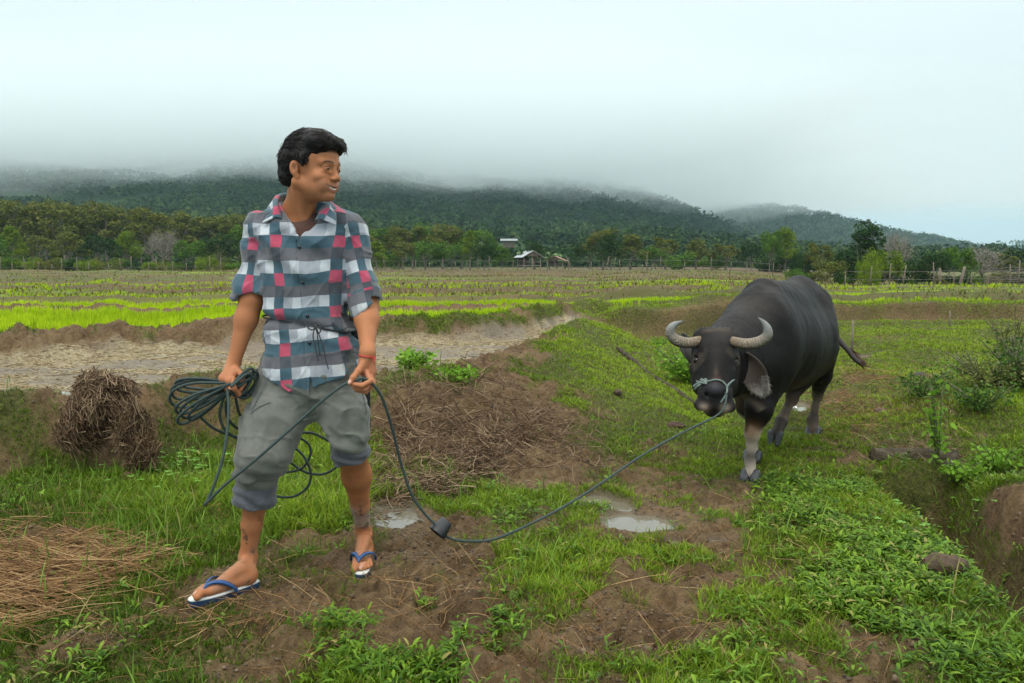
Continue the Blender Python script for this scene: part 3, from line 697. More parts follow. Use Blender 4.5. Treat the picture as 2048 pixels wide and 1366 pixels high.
        if tip[2] < -.060 or (tip[1] > .045 and tip[2] < .064 - .30 * max(0, tip[0])) or (-.035 < tip[1] < .010 and tip[2] < .012) or (tip[1] >= .010 and tip[2] < -.010) or (tip[1] > .034 and tip[2] < .040): continue
        mb.tube([H(*p) for p in pts], [.0009, .0011, .0010, .0007, .0002], 3, cap=False)
    for k in range(60):   # loose locks at the forehead
        s = rng.uniform(-.045, .035); st = np.array([s, .070, .098]); 
        pts = [st, st + [.008, .020, .000], st + [.014, .028, -.018], st + [.018, .022, -.030 - rng.uniform(0, .010)]]
        mb.tube([H(*(p + rng.normal(0, .002, 3))) for p in pts], [.002, .0022, .0018, .0003], 4, cap=False)
    hs = mb.build("hair_strand", hm_); hs.parent = hair; hs['kind'] = 'stuff'
    # ---- T-shirt
    T = SDF()
    T.cone(P(603, 480, 3.175), P(608, 600, 3.18), .095, .09, k=.05, n=(0, 1, 0), fl=.95); T.cone(P(565, 478, 3.2), P(645, 478, 3.2), .085, .085, k=.05)
    T.cone(nb + [0, -.01, -.05], nb + [0, -.008, -.005], .085, .074, k=.03)
    T.ell(H(0, -.03, -.11), (.072, .072, .05), k=.01, m=-1)
    T.cone(nb + [.004, -.02, .03], nb + [.004, -.06, .012], .062, .052, k=.008, m=-1)
    b = simple("brown_knit", (.075, .032, .020), .9, .15, 30, .3, 300, sheen=.3)
    tv, tf = T.mesh(*bounds(T), .005); child(mesh_np("t_shirt", tv, tf, b))
    # ---- shirt
    S = SDF()
    zs = lambda py, Y=3.06: CAMZ + (P(0, py, Y)[2] - CAMZ)
    lev = [(428, 510, 702, .080), (445, 505, 706, .100), (480, 511, 702, .118), (520, 517, 697, .122), (570, 519, 693, .117), (610, 521, 692, .112), (640, 524, 695, .106), (665, 523, 702, .112), (700, 518, 711, .122), (740, 514, 723, .130), (800, 512, 728, .133)]
    Yc = 3.185
    zl = np.array([P(0, a, 3.08)[2] for a, *_ in lev]); o_ = np.argsort(zl)
    xl = np.array([(P(b_, a, Yc)[0], P(c_, a, Yc)[0]) for a, b_, c_, _ in lev]); dl = np.array([d_ for *_, d_ in lev])
    cx = lambda z: np.interp(z, zl[o_], xl.mean(1)[o_]); hw = lambda z: np.interp(z, zl[o_], ((xl[:, 1] - xl[:, 0]) / 2)[o_]); hd = lambda z: np.interp(z, zl[o_], dl[o_])
    ztop = zl.max()
    zb0, zb1 = P(523, 637, 3.09)[2], P(705, 676, 3.09)[2]
    xb0, xb1 = P(523, 637, 3.09)[0], P(705, 676, 3.09)[0]
    beltz = lambda x: zb0 + (zb1 - zb0) * np.clip((x - xb0) / (xb1 - xb0), -.2, 1.2) ** 1.0 + .010 * np.sin(np.clip((x - xb0) / (xb1 - xb0), 0, 1) * 3.14)
    def torso(q):
        z = q[:, 2]; a = hw(z); d = hd(z); x = (q[:, 0] - cx(z)) / a; y = (q[:, 1] - Yc) / d
        r = (np.abs(x) ** 2.5 + np.abs(y) ** 2.5) ** (1 / 2.5)
        e = (r - 1) * np.minimum(a, d) * .9
        bz = z - beltz(q[:, 0])
        e = e + .014 * np.exp(-(bz / .012) ** 2) - .006 * np.exp(-((bz - .03) / .02) ** 2) - .006 * np.exp(-((bz + .035) / .022) ** 2)
        return np.maximum(e, z - ztop)
    S.fn(torso, k=.02)
    S.cone(P(590, 422, 3.20), shL + [.020, 0, -.006], .066, .046, k=.04, n=(0, 1, 0), fl=1.15); S.cone(P(620, 422, 3.20), shR + [-.020, 0, -.006], .066, .046, k=.04, n=(0, 1, 0), fl=1.15)
    slR, slL = P(499, 585, 3.165), P(737, 616, 3.155)
    S.cone(shL + [.004, 0, 0], slR + [.003, 0, 0], .052, .053, k=.03); S.cone(shR, slL - [.006, 0, 0], .055, .057, k=.03)
    dR = (slR - shL) / np.linalg.norm(slR - shL); dL = (slL - shR) / np.linalg.norm(slL - shR)
    S.cone(slR - dR * .035, slR + dR * .01, .057, .059, k=.006); S.cone(slL - dL * .045 - [.004, 0, 0], slL + dL * .012 - [.004, 0, 0], .061, .064, k=.006)
    S.cone(slR - dR * .01, slR + dR * .09, .047, .05, k=.006, m=-1); S.cone(slL - dL * .012, slL + dL * .09, .05, .055, k=.006, m=-1)
    # cut the caps of sleeves
    for e_, d_ in ((slR, dR), (slL, dL)):
        S.fn(lambda q, e_=e_, d_=d_: np.maximum(-((q - e_) @ d_ - .010 + .012 * np.sin((q[:, 0] - e_[0]) * 40)), np.linalg.norm((q - e_) - ((q - e_) @ d_)[:, None] * d_, axis=1) - .10), k=.006, m=-1)
    # neck opening and open V
    S.cone(P(600, 445, 3.20), P(604, 360, 3.18), .058, .085, k=.01, m=-1)
    VL, VR, VB = P(562, 425, 3.06), P(632, 425, 3.06), P(598.5, 484, 3.06)
    def vee(q):
        t = (q[:, 2] - VB[2]) / (VL[2] - VB[2]); xl_ = VB[0] + (VL[0] - VB[0]) * t; xr_ = VB[0] + (VR[0] - VB[0]) * t
        d = np.maximum(xl_ - q[:, 0], q[:, 0] - xr_) * .8; return np.maximum(d, q[:, 1] - (Yc - .03))
    S.fn(vee, k=.006, m=-1)
    hx = np.array([P(x, 760, 3.08)[0] for x in (500, 515, 545, 590, 621, 625, 629, 660, 690, 712, 740)]); hz = np.array([P(600, y, 3.07)[2] for y in (738, 745, 762, 784, 787, 745, 772, 762, 749, 735, 705)])
    def hem(q):
        z = np.interp(q[:, 0], hx, hz); z = np.where(q[:, 1] > Yc, z + 0.0, z); return (z - q[:, 2]) * .8
    S.fn(hem, k=.01, m=2)
    plx = lambda z: P(603, 500, 3.06)[0] + (P(622, 740, 3.06)[0] - P(603, 500, 3.06)[0]) * np.clip((P(0, 500, 3.06)[2] - z) / (P(0, 500, 3.06)[2] - P(0, 740, 3.06)[2]), -.3, 1.2)
    def sdisp(q):
        x, y, z = q.T; bz = z - beltz(x)
        w = np.exp(-(bz / .11) ** 2)
        d = w * .0085 * np.sin(x * 62 + 7 * noise2(x * 7, z * 4, 3)) * np.abs(noise2(x * 9, z * 3, 7))       # gathers at the cord
        d = d + .014 * fbm3(x * 9 + z * 5, y * 9, z * 6 - x * 4, 3, 8) + .007 * fbm3(x * 22, y * 22, z * 13, 2, 18)
        arm = np.minimum(seg_t(q, shL, slR)[1], seg_t(q, shR, slL)[1]); wa = sst(.10, .06, arm)
        d = d + wa * .007 * np.sin((z * 60 + x * 38 + 5 * noise3(x * 8, y * 8, z * 8, 2))) * sst(.3, -.1, noise3(x * 6, y * 6, z * 9, 4))
        # soft diagonal drags from the shoulders
        d = d + .008 * np.sin((x + z) * 42 + 3 * noise2(x * 5, z * 5, 21)) * sst(.15, .5, noise2(x * 5 + 3, z * 4, 22)) * (1 - w)
        cz = 1 - np.abs(noise3(x * 7 + z * 6, y * 7, z * 9 - x * 3, 71)); d = d - .0052 * cz ** 7; cz2 = 1 - np.abs(noise3(x * 15 - z * 9, y * 12, z * 11, 73)); d = d - .0035 * cz2 ** 8
        # placket step
        px_ = x - plx(z); d = d - .0018 * ((px_ > -.016) & (px_ < .020) & (y < Yc) & (arm > .07))
        d = d + .004 * np.exp(-((px_ + .017) / .0022) ** 2) * (y < Yc) * (arm > .07)
        return d
    lo, hi = bounds(S); lo = np.minimum(lo, [cx(0.8) - .26, Yc - .2, .62]); hi = np.maximum(hi, [cx(.8) + .27, Yc + .2, 1.5])
    sv, sf = S.mesh(lo, hi, .0035, sdisp, margin=.02)
    tR, aR = seg_t(sv, shL, slR); tL, aL = seg_t(sv, shR, slL)
    isR = (aR < .085) & (tR > .0) & (sv[:, 0] < P(517, 500, 3.1)[0] + .02 * (1 - tR)); isL = (aL < .09) & (tL > .0) & (sv[:, 0] > P(694, 500, 3.1)[0] - .01)
    isR = isR; cls = np.where(isR & (tR > .89), 3, np.where(isL & (tL > .80), 4, np.where(isR, 1, np.where(isL, 2, 0))))
    fc = np.sort(cls[sf], axis=1)[:, 2]; key = sf.astype(np.int64) * 8 + fc[:, None]; uk, invk = np.unique(key, return_inverse=True)
    sf = invk.reshape(sf.shape); cls = (uk % 8).astype(int); sv = sv[uk // 8]
    ang = np.arctan2(sv[:, 0] - cx(sv[:, 2]), -(sv[:, 1] - Yc)); zz = sv[:, 2]; dz = zz - beltz(sv[:, 0])
    u = (sv[:, 0] - cx(zz)) / hw(zz) * .171 + np.sign(ang) * np.maximum(0, np.abs(ang) - 1.35) * .12
    v = zz + .010 * noise2(sv[:, 0] * 8, zz * 7, 3) + .004 * noise3(sv[:, 0] * 18, sv[:, 1] * 18, zz * 18, 7) - .010 * (dz < 0) - .10 * np.maximum(0, sv[:, 0] - cx(zz)) * (dz < 0.02) + .05 * np.abs(sv[:, 0] - cx(zz)) * (dz > 0) * sst(.1, .5, dz)
    u = u + .007 * noise2(sv[:, 0] * 6 + 8, zz * 9, 5) + .004 * noise3(sv[:, 0] * 18, sv[:, 1] * 18, zz * 18, 6) - .012 * (dz < 0)
    for ids, a_, b_, off in (((1, 3), shL, slR, .03), ((2, 4), shR, slL, .012)):
        m_ = np.isin(cls, ids); ax = (b_ - a_) / np.linalg.norm(b_ - a_); n1 = np.cross(ax, [0, 1, 0]); n1 /= np.linalg.norm(n1); n2 = np.cross(ax, n1); w = sv - a_
        aa = np.arctan2(w @ n1, w @ n2); u = np.where(m_, aa * .066 + off, u); v = np.where(m_, a_[2] - (w @ ax) + .02, v)
    ro = (cls >= 3).astype(float); isR = np.isin(cls, (1, 3)); isL = np.isin(cls, (2, 4))
    b = NB("plaid_cloth"); U = b.attr("pu"); Vv = b.attr("pv"); RO = b.attr("roll")
    Vs = b.math('ADD', Vv, b.math('MULTIPLY', RO, .03))
    pv = b.math('FRACT', b.math('DIVIDE', b.math('SUBTRACT', 1.3445 + 1.33, Vs), .1330))      # 0 at a white row's top
    pu = b.math('FRACT', b.math('DIVIDE', b.math('ADD', U, .0823 + 1.04), .1040))      # 0 at a column's left edge
    colm = b.math('LESS_THAN', pu, .36); cen = b.math('LESS_THAN', b.math('ABSOLUTE', b.math('SUBTRACT', U, .040)), .026); colm = b.math('MULTIPLY', colm, b.math('SUBTRACT', 1, b.math('MULTIPLY', cen, b.attr("torso"))))
    bandA = b.math('GREATER_THAN', pu, .68)
    isw = b.math('LESS_THAN', pv, .335); isg = b.math('GREATER_THAN', pv, .665)
    dirt = b.noise(14, 5, .6); soft = b.noise(7, 5, .65)
    white = b.mix(bandA, (.34, .37, .41), (.50, .54, .57)); white = b.mix(b.math('MULTIPLY', b.ramp(dirt, [(.5, (0, 0, 0)), (.8, (1, 1, 1))]), .5), white, (.45, .44, .38))
    teal = b.mix(soft, (.035, .085, .115), (.085, .15, .185)); gray = b.mix(soft, (.085, .088, .10), (.165, .165, .18))
    red = b.mix(soft, (.40, .055, .105), (.52, .10, .16))
    tg = b.mix(b.math('MULTIPLY', bandA, .0), teal, gray)
    gr2 = b.mix(b.math('MULTIPLY', colm, .7), gray, (.05, .065, .08))
    wr = b.mix(colm, white, teal); br = b.mix(colm, tg, red)
    c = b.mix(isw, b.mix(isg, br, gr2), wr)
    weave = b.noise(700, 2, .5)
    c = b.mix(.6, c, b.ramp(b.noise(11, 6, .7), [(.3, (.70, .72, .76)), (.7, (1.1, 1.08, 1.04))]), 'MULTIPLY')
    c = b.mix(.25, c, b.ramp(weave, [(.3, (.6, .6, .6)), (.7, (1, 1, 1))]), 'MULTIPLY')
    b.set(color=c, rough=.88, spec=.2, sheen=.25); b.bump(weave, .25, .0012); b.bump(b.noise(45, 4, .6), .35, .004)
    shirt = child(mesh_np("shirt", sv, sf, b.m, attrs=dict(pu=u, pv=v, roll=ro, torso=(~(isR | isL)).astype(float))))
    # collar: a band round the neck folded outwards
    inn = spline([P(563, 436, 3.085), P(556, 412, 3.11), P(557, 392, 3.19), P(580, 386, 3.26), P(620, 392, 3.27), P(647, 402, 3.21), P(650, 414, 3.12), P(640, 424, 3.085), P(630, 440, 3.08)], 8)
    out = spline([P(524, 447, 3.085), P(535, 428, 3.12), P(538, 412, 3.20), P(568, 404, 3.29), P(625, 408, 3.30), P(664, 412, 3.22), P(671, 424, 3.12), P(673, 440, 3.08), P(672, 451, 3.065)], 8)
    mid = inn * .72 + out * .28 + np.array([0, -.001, .009]); rows = [inn + [0, .0, -.012], inn, mid, inn * .35 + out * .65 + [0, 0, .005], out]
    n_ = len(inn); CV = np.concatenate(rows); i = np.arange(4)[:, None] * n_; j = np.arange(n_ - 1)[None]
    CF = np.stack([i + j, i + j + 1, i + n_ + j + 1, i + n_ + j], -1).reshape(-1, 4)
    s_ = np.concatenate([[0], np.cumsum(np.linalg.norm(np.diff(mid, axis=0), axis=1))])
    cu = np.tile(s_, 5) + .01; cv = np.repeat([0.0, 0, .012, .03, .045], n_) + 1.28
    co = child(mesh_np("collar", CV, CF, b.m, attrs=dict(pu=cu, pv=cv, roll=0 * cu, torso=0 * cu)), root); md = co.modifiers.new("s", 'SOLIDIFY'); md.thickness = .004; md.offset = 0
    # buttons
    mbt = MB(); bm_ = simple("black_button", (.012, .012, .014), .3, .1)
    for k, (x, y) in enumerate(((597.5, 494), (605, 565), (614, 632), (619, 686))):
        # find the shirt front there
        c = P(x, y, 3.06); near = np.where((np.abs(sv[:, 0] - c[0]) < .006) & (np.abs(sv[:, 2] - c[2]) < .006))[0]
        yy = sv[near, 1].min() if len(near) else 3.06
        ring = np.array([[c[0] + .0062 * math.cos(t), yy - .0025, c[2] + .0062 * math.sin(t)] for t in np.linspace(0, 6.283, 14, endpoint=False)])
        VV = np.concatenate([ring + [0, .004, 0], ring, [[c[0], yy - .0015, c[2]]]]); FF = [np.array([[q, (q + 1) % 14, 14 + (q + 1) % 14, 14 + q] for q in range(14)]), np.array([[28, 14 + q, 14 + (q + 1) % 14] for q in range(14)])]
        bo = mesh_np("button", VV, FF, bm_); bo.parent = shirt
    # waist cord with bow
    mc = simple("cord", (.035, .035, .036), .8, .3, 60); mb = MB(); pts = []
    for t in np.linspace(0, 2 * np.pi, 90):
        z = zb0; x = cx(z) + hw(z) * math.sin(t); z = float(beltz(np.array([x]))[0]); a, d_ = hw(z), hd(z)
        sx, sy = math.sin(t), -math.cos(t); rr = (abs(sx) ** 2.5 + abs(sy) ** 2.5) ** (-1 / 2.5)
        pts.append([cx(z) + (a - .010) * sx * rr, Yc + (d_ - .010) * sy * rr, z])
    mb.tube(pts, .0035, 6, twist=400)
    k0 = P(631, 651, 3.045)
    def yo(p): return np.array(p)
    for lp in ([(631, 651), (622, 645), (616, 655), (625, 660), (632, 652)], [(631, 651), (638, 650), (641, 662), (635, 667), (631, 653)]): mb.tube(spline([P(x, y, 3.043) for x, y in lp], 6), .0026, 6)
    for lp in ([(631, 653), (626, 672), (632, 700), (637, 722)], [(632, 653), (640, 675), (648, 700), (652, 722), (657, 738)], [(633, 655), (636, 680), (640, 712)]): mb.tube(spline([P(x, y, 3.038) for x, y in lp], 6), .0022, 6)
    mb.tube([k0 + [-.006, 0, 0], k0 + [.006, -.002, -.004]], .006, 8)
    child(mb.build("waist_cord", mc))
    # ---- trousers
    TR = SDF()
    TR.cone(P(585, 735, Yc), P(655, 735, Yc), .118, .118, k=.05, n=(0, 1, 0), fl=.95)
    kR, kL = P(523, 905, 3.04), P(700, 885, 3.13); cR, cL = P(509, 1008, 3.08), P(703, 905, 3.15)
    TR.cone(P(570, 775, 3.18), P(546, 850, 3.11), .106, .099, k=.04); TR.cone(P(546, 850, 3.11), kR + [.008, 0, 0], .097, .082, k=.05); TR.cone(kR + [.008, 0, 0], P(511, 962, 3.07), .082, .070, k=.04); TR.cone(P(611, 770, 3.12), P(613, 812, 3.12), .062, .05, k=.05)
    TR.cone(P(666, 775, 3.19), P(686, 830, 3.16), .106, .088, k=.04); TR.cone(P(686, 830, 3.16), P(698, 878, 3.14), .086, .072, k=.04)
    TR.cone(P(600, 775, 3.18), P(640, 775, 3.18), .11, .11, k=.04)
    def tdisp(q):
        x, y, z = q.T
        a = np.exp(-((z - (P(0, 955, 3.05)[2])) / .07) ** 2) * (x < -.78); c_ = np.exp(-((z - P(0, 885, 3.1)[2]) / .05) ** 2) * (x > -.72); cr = np.exp(-((z - P(0, 800, 3.1)[2]) / .06) ** 2)
        f1 = np.sin(z * 120 + x * 22 + 5 * noise3(x * 6, y * 6, z * 6, 33))
        d = .0055 * f1 * (a * .9 + c_ * .8 + cr * .22) + .010 * fbm3(x * 7, y * 7, z * 7, 3, 34) + .003 * fbm3(x * 26, y * 26, z * 26, 2, 35)
        cz = 1 - np.abs(noise3(x * 6, y * 6, z * 10 + x * 5, 76)); d = d - .009 * cz ** 7; cz2 = 1 - np.abs(noise3(x * 12, y * 12, z * 20, 77)); d = d - .004 * cz2 ** 8 * (1 + 1.2 * (a + c_))
        d = d + .006 * np.sin((z * 1.2 + (x + .68) * (2.4)) * 55 + 3 * noise2(x * 6, z * 6, 36)) * sst(.15, .0, np.abs(z - P(0, 830, 3.1)[2])) * sst(0, .4, noise2(x * 6, z * 6, 37))
        return d
    pv_, pf = TR.mesh(*bounds(TR), .0045, tdisp, margin=.02)
    b = NB("grey_canvas"); n1 = b.noise(9, 5, .6); n2 = b.noise(500, 2)
    c = b.ramp(n1, [(.3, (.085, .090, .078)), (.55, (.140, .146, .128)), (.75, (.19, .19, .165))])
    stn = b.ramp(b.noise(5.5, 4, .6), [(.56, (0, 0, 0)), (.68, (1, 1, 1))]); c = b.mix(b.math('MULTIPLY', stn, .4), c, (.09, .085, .08))
    b.set(color=c, rough=.85, spec=.25, sheen=.2); b.bump(n2, .25, .001); b.bump(b.noise(30, 4, .6), .4, .006)
    mt = b.m
    tr = child(mesh_np("trousers", pv_, pf, mt))
    # turned-up cuffs
    mcu = simple("dark_canvas", (.070, .078, .092), .88, .3, 18, .5, 60, sheen=.2)
    for top, bot, r0, r1, yy in (((511, 972), (508, 1005), .073, .076, 3.07), ((690, 893), (704, 908), .068, .070, 3.145)):
        CU = SDF(); A_, B_ = P(*top, yy), P(*bot, yy)
        if yy > 3.1: A_, B_ = P(698, 893, 3.15), P(702, 912, 3.16)
        for k in range(4):
            t = k / 3; c0 = A_ * (1 - t) + B_ * t; axd = (B_ - A_) / np.linalg.norm(B_ - A_)
            CU.cone(c0 - axd * .004, c0 + axd * .004, r0 + (r1 - r0) * t, r0 + (r1 - r0) * t, k=.010)
        axd = (B_ - A_) / np.linalg.norm(B_ - A_)
        # flatten the round ends into a band
        Lh = np.linalg.norm(B_ - A_)
        CU.fn(lambda q, A_=A_, axd=axd, Lh=Lh: np.maximum(-(q - A_) @ axd - .006, (q - A_) @ axd - Lh - .010), k=.006, m=2)
        CU.cone(A_ + axd * (Lh - .01), B_ + axd * .2, r0 - .012, r1 - .012, k=.004, m=-1)
        cd = lambda q:   .003 * np.sin(q[:, 2] * 120 + 22 * q[:, 0] + 5 * noise3(q[:, 0] * 9, q[:, 1] * 9, q[:, 2] * 12, 55)) + .004 * fbm3(q[:, 0] * 18, q[:, 1] * 18, q[:, 2] * 18, 2, 56)
        cv_, cf_ = CU.mesh(*bounds(CU), .003, cd, margin=.012)
        child(mesh_np("cuff", cv_, cf_, mcu), tr)
    # pocket seams and fly
    mb = MB()
    def onf(pp, Y0, SV, off=.001):
        o2 = []
        for x, y in pp:
            c = P(x, y, Y0); nr = np.where((np.abs(SV[:, 0] - c[0]) < .006) & (np.abs(SV[:, 2] - c[2]) < .006))[0]
            c[1] = SV[nr, 1].min() - off if len(nr) else c[1]; k = c[1] / Y0; o2.append(c)
        return o2
    for pp in ([(532, 762), (522, 790), (512, 815)], [(510, 822), (525, 810), (548, 800)], [(622, 790), (620, 815), (615, 835)], [(722, 775), (728, 800), (730, 830)]):
        mb = MB(); mb.tube(spline(onf(pp, 3.08, pv_), 5), .0014, 4); sm = mb.build("seam", mcu); sm.parent = tr
    # ---- flip-flops
    msole = NB("sole"); gz = msole.attr("topf"); msole.set(color=msole.mix(gz, (.012, .045, .11), (.62, .64, .60)), rough=.6)
    mstrap = simple("blue_rubber", (.018, .075, .22), .42, .2, 20)
    for (O, d, n, side, heel, A) in feet:
        out = []
        for t in np.linspace(0, 1, 48, endpoint=False) * 2 * math.pi:
            fw = .092 + .135 * math.cos(t); w = .047 * math.sin(t) * (0.80 + .18 * math.cos(t - .3)); w = math.copysign(abs(math.sin(t)) ** .8, math.sin(t)) * .046 * (.78 + .2 * math.cos(t))
            out.append((fw, w))
        zt = -.019; top = np.array([A(fw, w, zt + .012 * max(0, .02 - fw) ) for fw, w in out]); top2 = np.array([A((fw - .09) * .97 + .09, w * .93, zt + .0045) for fw, w in out])
        b1 = np.array([A(fw, w, zt - .004) for fw, w in out]); b2 = np.array([A((fw - .09) * .97 + .09, w * .94, zt - .026) for fw, w in out])
        cT = A(.09, 0, zt + .0045)[None]; VV = np.concatenate([b2, b1, top, top2, cT]); FF = [np.concatenate([np.array([[k * 48 + q, k * 48 + (q + 1) % 48, (k + 1) * 48 + (q + 1) % 48, (k + 1) * 48 + q] for q in range(48)]) for k in range(3)]), np.array([[192, 144 + q, 144 + (q + 1) % 48] for q in range(48)])]
        tf_ = np.concatenate([np.zeros(96), np.ones(97)])
        so = child(mesh_np("flip_flop", VV, FF, msole.m, attrs=dict(topf=tf_)))
        mb = MB(); tp = A(.165, -.010, .022)
        for s in (-1, 1):
            pts = spline([A(.176, -.0115, -.014), A(.172, -.0115, .014), A(.150, -.008 + s * .014, .030), A(.118, s * .034 - .003, .027), A(.085, s * .046, .006), A(.066, s * .046, -.018)], 7)
            T_, N_, B__ = frames(pts); n_ = len(pts); w = np.interp(np.linspace(0, 1, n_), [0, .25, .5, 1], [.0045, .006, .009, .010])
            ow = pts - A(.12, 0, -.01); nn = ow - T_ * (ow * T_).sum(1)[:, None]; nn /= np.linalg.norm(nn, axis=1)[:, None]; bb = np.cross(T_, nn)
            VV = np.concatenate([pts + bb * w[:, None] + nn * .0, pts + nn * .004, pts - bb * w[:, None], pts - nn * .003]); i = np.arange(n_ - 1)
            FF = np.concatenate([np.stack([k * n_ + i, k * n_ + i + 1, ((k + 1) % 4) * n_ + i + 1, ((k + 1) % 4) * n_ + i], -1) for k in range(4)]); mb.add(VV, FF)
        st = mb.build("strap", mstrap); st.parent = so
    # ---- bracelet
    mb = MB(); c = P(733, 712, 3.015); ax = (P(736, 742, 3.02) - wL); ax /= np.linalg.norm(ax); n1 = np.cross(ax, [0, 1, 0]); n1 /= np.linalg.norm(n1); n2 = np.cross(ax, n1)
    ring = [c + (.0285 * math.cos(t)) * n1 + (.024 * math.sin(t)) * n2 + ax * (.004 * math.cos(t)) for t in np.linspace(0, 2 * np.pi, 30)]
    mb.tube(ring, .0022, 6, twist=600); mb.tube([P(746, 716, 3.0), P(749, 722, 2.995), P(748, 727, 2.995)], .0018, 5); mb.tube([P(746, 716, 3.0), P(750, 718, 2.995)], .0018, 5)
    child(mb.build("bracelet", simple("red_thread", (.50, .022, .025), .6, .2)))
build_man()
def build_machete():
    r = empty("machete", tuple(P(712, 700, 3.22))); tag(r, "wooden handled machete in a black sheath at the man's hip", "machete")
    i = Matrix.Translation(-Vector(r.location))
    mw = simple("worn_wood", (.22, .10, .04), .55, .4, 30, .3, 80); mk = simple("black_leather", (.016, .016, .018), .45, .3, 20, .3)
    mb = MB(); mb.tube([P(704, 592, 3.20), P(704, 612, 3.20), P(705, 638, 3.20)], [.012, .014, .011], 10); h = mb.build("handle", mw, r); h.matrix_parent_inverse = i
    S = SDF(); S.cone(P(706, 640, 3.22), P(728, 760, 3.24), .020, .022, k=.01, n=(0, 1, 0), fl=.4); S.cone(P(728, 760, 3.24), P(733, 815, 3.25), .022, .016, k=.01, n=(0, 1, 0), fl=.4)
    v, f = S.mesh(*bounds(S), .003); s = mesh_np("sheath", v, f, mk, r); s.matrix_parent_inverse = i
    S = SDF(); S.cone(P(733, 815, 3.25), P(740, 853, 3.26), .015, .006, k=.01, n=(0, 1, 0), fl=.3)
    v, f = S.mesh(*bounds(S), .002); s = mesh_np("blade", v, f, simple("dull_wood", (.12, .09, .05), .5), r); s.matrix_parent_inverse = i
build_machete()
# ------------------------------------------------------------------ water buffalo
def build_buffalo():
    rng = np.random.default_rng(11)
    GZ = -0.10
    root = empty("water_buffalo", (1.75, 5.6, GZ)); tag(root, "dark grey water buffalo with curved horns and a rope halter walking forward", "buffalo")
    TI = Matrix.Translation(-Vector((1.75, 5.6, GZ)))
    def child(o, par=root):
        o.parent = par
        if par is root: o.matrix_parent_inverse = TI
        return o
    B = SDF(); Hc = P(1590, 640, 6.02); Sc = P(1535, 655, 5.28)
    ax = Sc - Hc; ax[2] = 0; ax /= np.linalg.norm(ax); lt = np.array([-ax[1], ax[0], 0])   # lt: its left = picture right
    # barrel
    B.cone(P(1536, 677, 5.42), P(1574, 674, 5.95), .305, .315, k=.12, n=lt, fl=.88)
    B.cone(P(1553, 694, 5.60), P(1582, 690, 5.92), .30, .285, k=.10, n=lt, fl=.93)
    # back line: withers, dip, hip bones, tail head
    B.cone(P(1528, 590, 5.30), P(1562, 612, 5.65), .105, .13, k=.11); B.cone(P(1562, 612, 5.65), P(1600, 588, 6.05), .13, .10, k=.11)
    B.cone(P(1598, 588, 6.05), P(1628, 598, 6.30), .10, .10, k=.12)
    B.ell(P(1632, 600, 6.05), (.075, .075, .07), k=.09); B.ell(P(1580, 590, 6.15), (.07, .07, .07), k=.09)
    # shoulders and chest
    B.ell(P(1522, 672, 5.18), (.205, .24, .29), k=.10); B.ell(P(1508, 725, 5.08), (.17, .19, .21), k=.10)
    B.ell(P(1545, 700, 5.22), (.15, .20, .27), k=.10)
    # haunches
    B.ell(P(1621, 668, 6.12), (.165, .25, .29), k=.12); B.ell(P(1590, 680, 6.25), (.21, .24, .28), k=.12)
    # neck
    B.cone(P(1508, 665, 5.15), P(1455, 708, 4.78), .18, .135, k=.08); B.cone(P(1500, 632, 5.18), P(1448, 684, 4.80), .12, .10, k=.08)
    B.cone(P(1490, 720, 5.05), P(1455, 760, 4.75), .17, .11, k=.10)
    # forelegs
    def G(px, py, z): a = PG(px, py, GZ); return a + np.array([0, 0, z - 0])
    fA = PG(1501, 966, GZ); fB = PG(1505, 925, GZ); hC = PG(1562, 892, GZ) + [0, .1, 0]; hD = PG(1626, 874, GZ)
    def leg(top, elbow, knee, fet, foot, rt, re, rk, rc, front=True):
        B.cone(top, elbow, rt, re, k=.06); B.cone(elbow, knee, re, rk * .95, k=.035)
        B.ell(knee, (rk * 1.06, rk * 1.06, rk * 1.35), k=.015)
        B.cone(knee, fet, rk * .78, rc, k=.015); B.ell(fet, (rc * 1.55, rc * 1.55, rc * 1.4), k=.015)
        B.cone(fet, foot, rc * 1.35, rc * 1.6, k=.02)
    upv = np.array([0, 0, 1.0])
    kA = np.array([fA[0] + .00, fA[1] + .03, GZ + .285]); leg(P(1535, 745, 5.12), P(1517, 820, 5.00), kA + [.012, 0, .0], fA + [0, .02, .125], fA + [0, .0, .055], .135, .078, .044, .024)
    kB = np.array([fB[0] - .01, fB[1] - .04, GZ + .31]); leg(P(1492, 745, 5.30), P(1500, 815, 5.38), kB, fB + [0, .02, .125], fB + [0, 0, .055], .12, .075, .044, .024)
    # hind legs: C lifted, D planted
    leg(P(1612, 715, 6.10), P(1600, 752, 6.05), P(1584, 795, 5.98), P(1562, 843, 5.90), P(1553, 866, 5.84), .18, .09, .046, .030)
    leg(P(1636, 700, 6.20), P(1641, 750, 6.20), P(1636, 790, 6.32), hD + [0.0, .02, .125], hD + [0, 0, .055], .15, .075, .042, .027)
    # ---- head
    tilt = math.radians(-52)   # nose direction below the horizon
    hx = P(1432, 690, 4.62); nz = P(1430, 806, 4.36); fw = nz - hx; fw /= np.linalg.norm(fw)
    sl = np.array([1.0, -.20, .0]); sl -= fw * (sl @ fw); sl /= np.linalg.norm(sl)     # picture right
    dn = np.cross(fw, sl); dn = dn if dn[1] < 0 else -dn    # out of the forehead, towards the viewer
    RH = np.stack([sl, fw, dn], 1)
    H = lambda x, y, z: hx + RH @ np.array([x, y, z], float)
    Lh = np.linalg.norm(nz - hx)
    B.cone(H(0, -.035, -.09), H(0, .08, -.08), .125, .114, k=.04, n=dn, fl=1.0)
    B.cone(H(-.062, -.055, -.02), H(.062, -.055, -.02), .062, .062, k=.04)       # poll
    B.cone(H(0, .03, -.04), H(0, .25, -.052), .105, .072, k=.05)
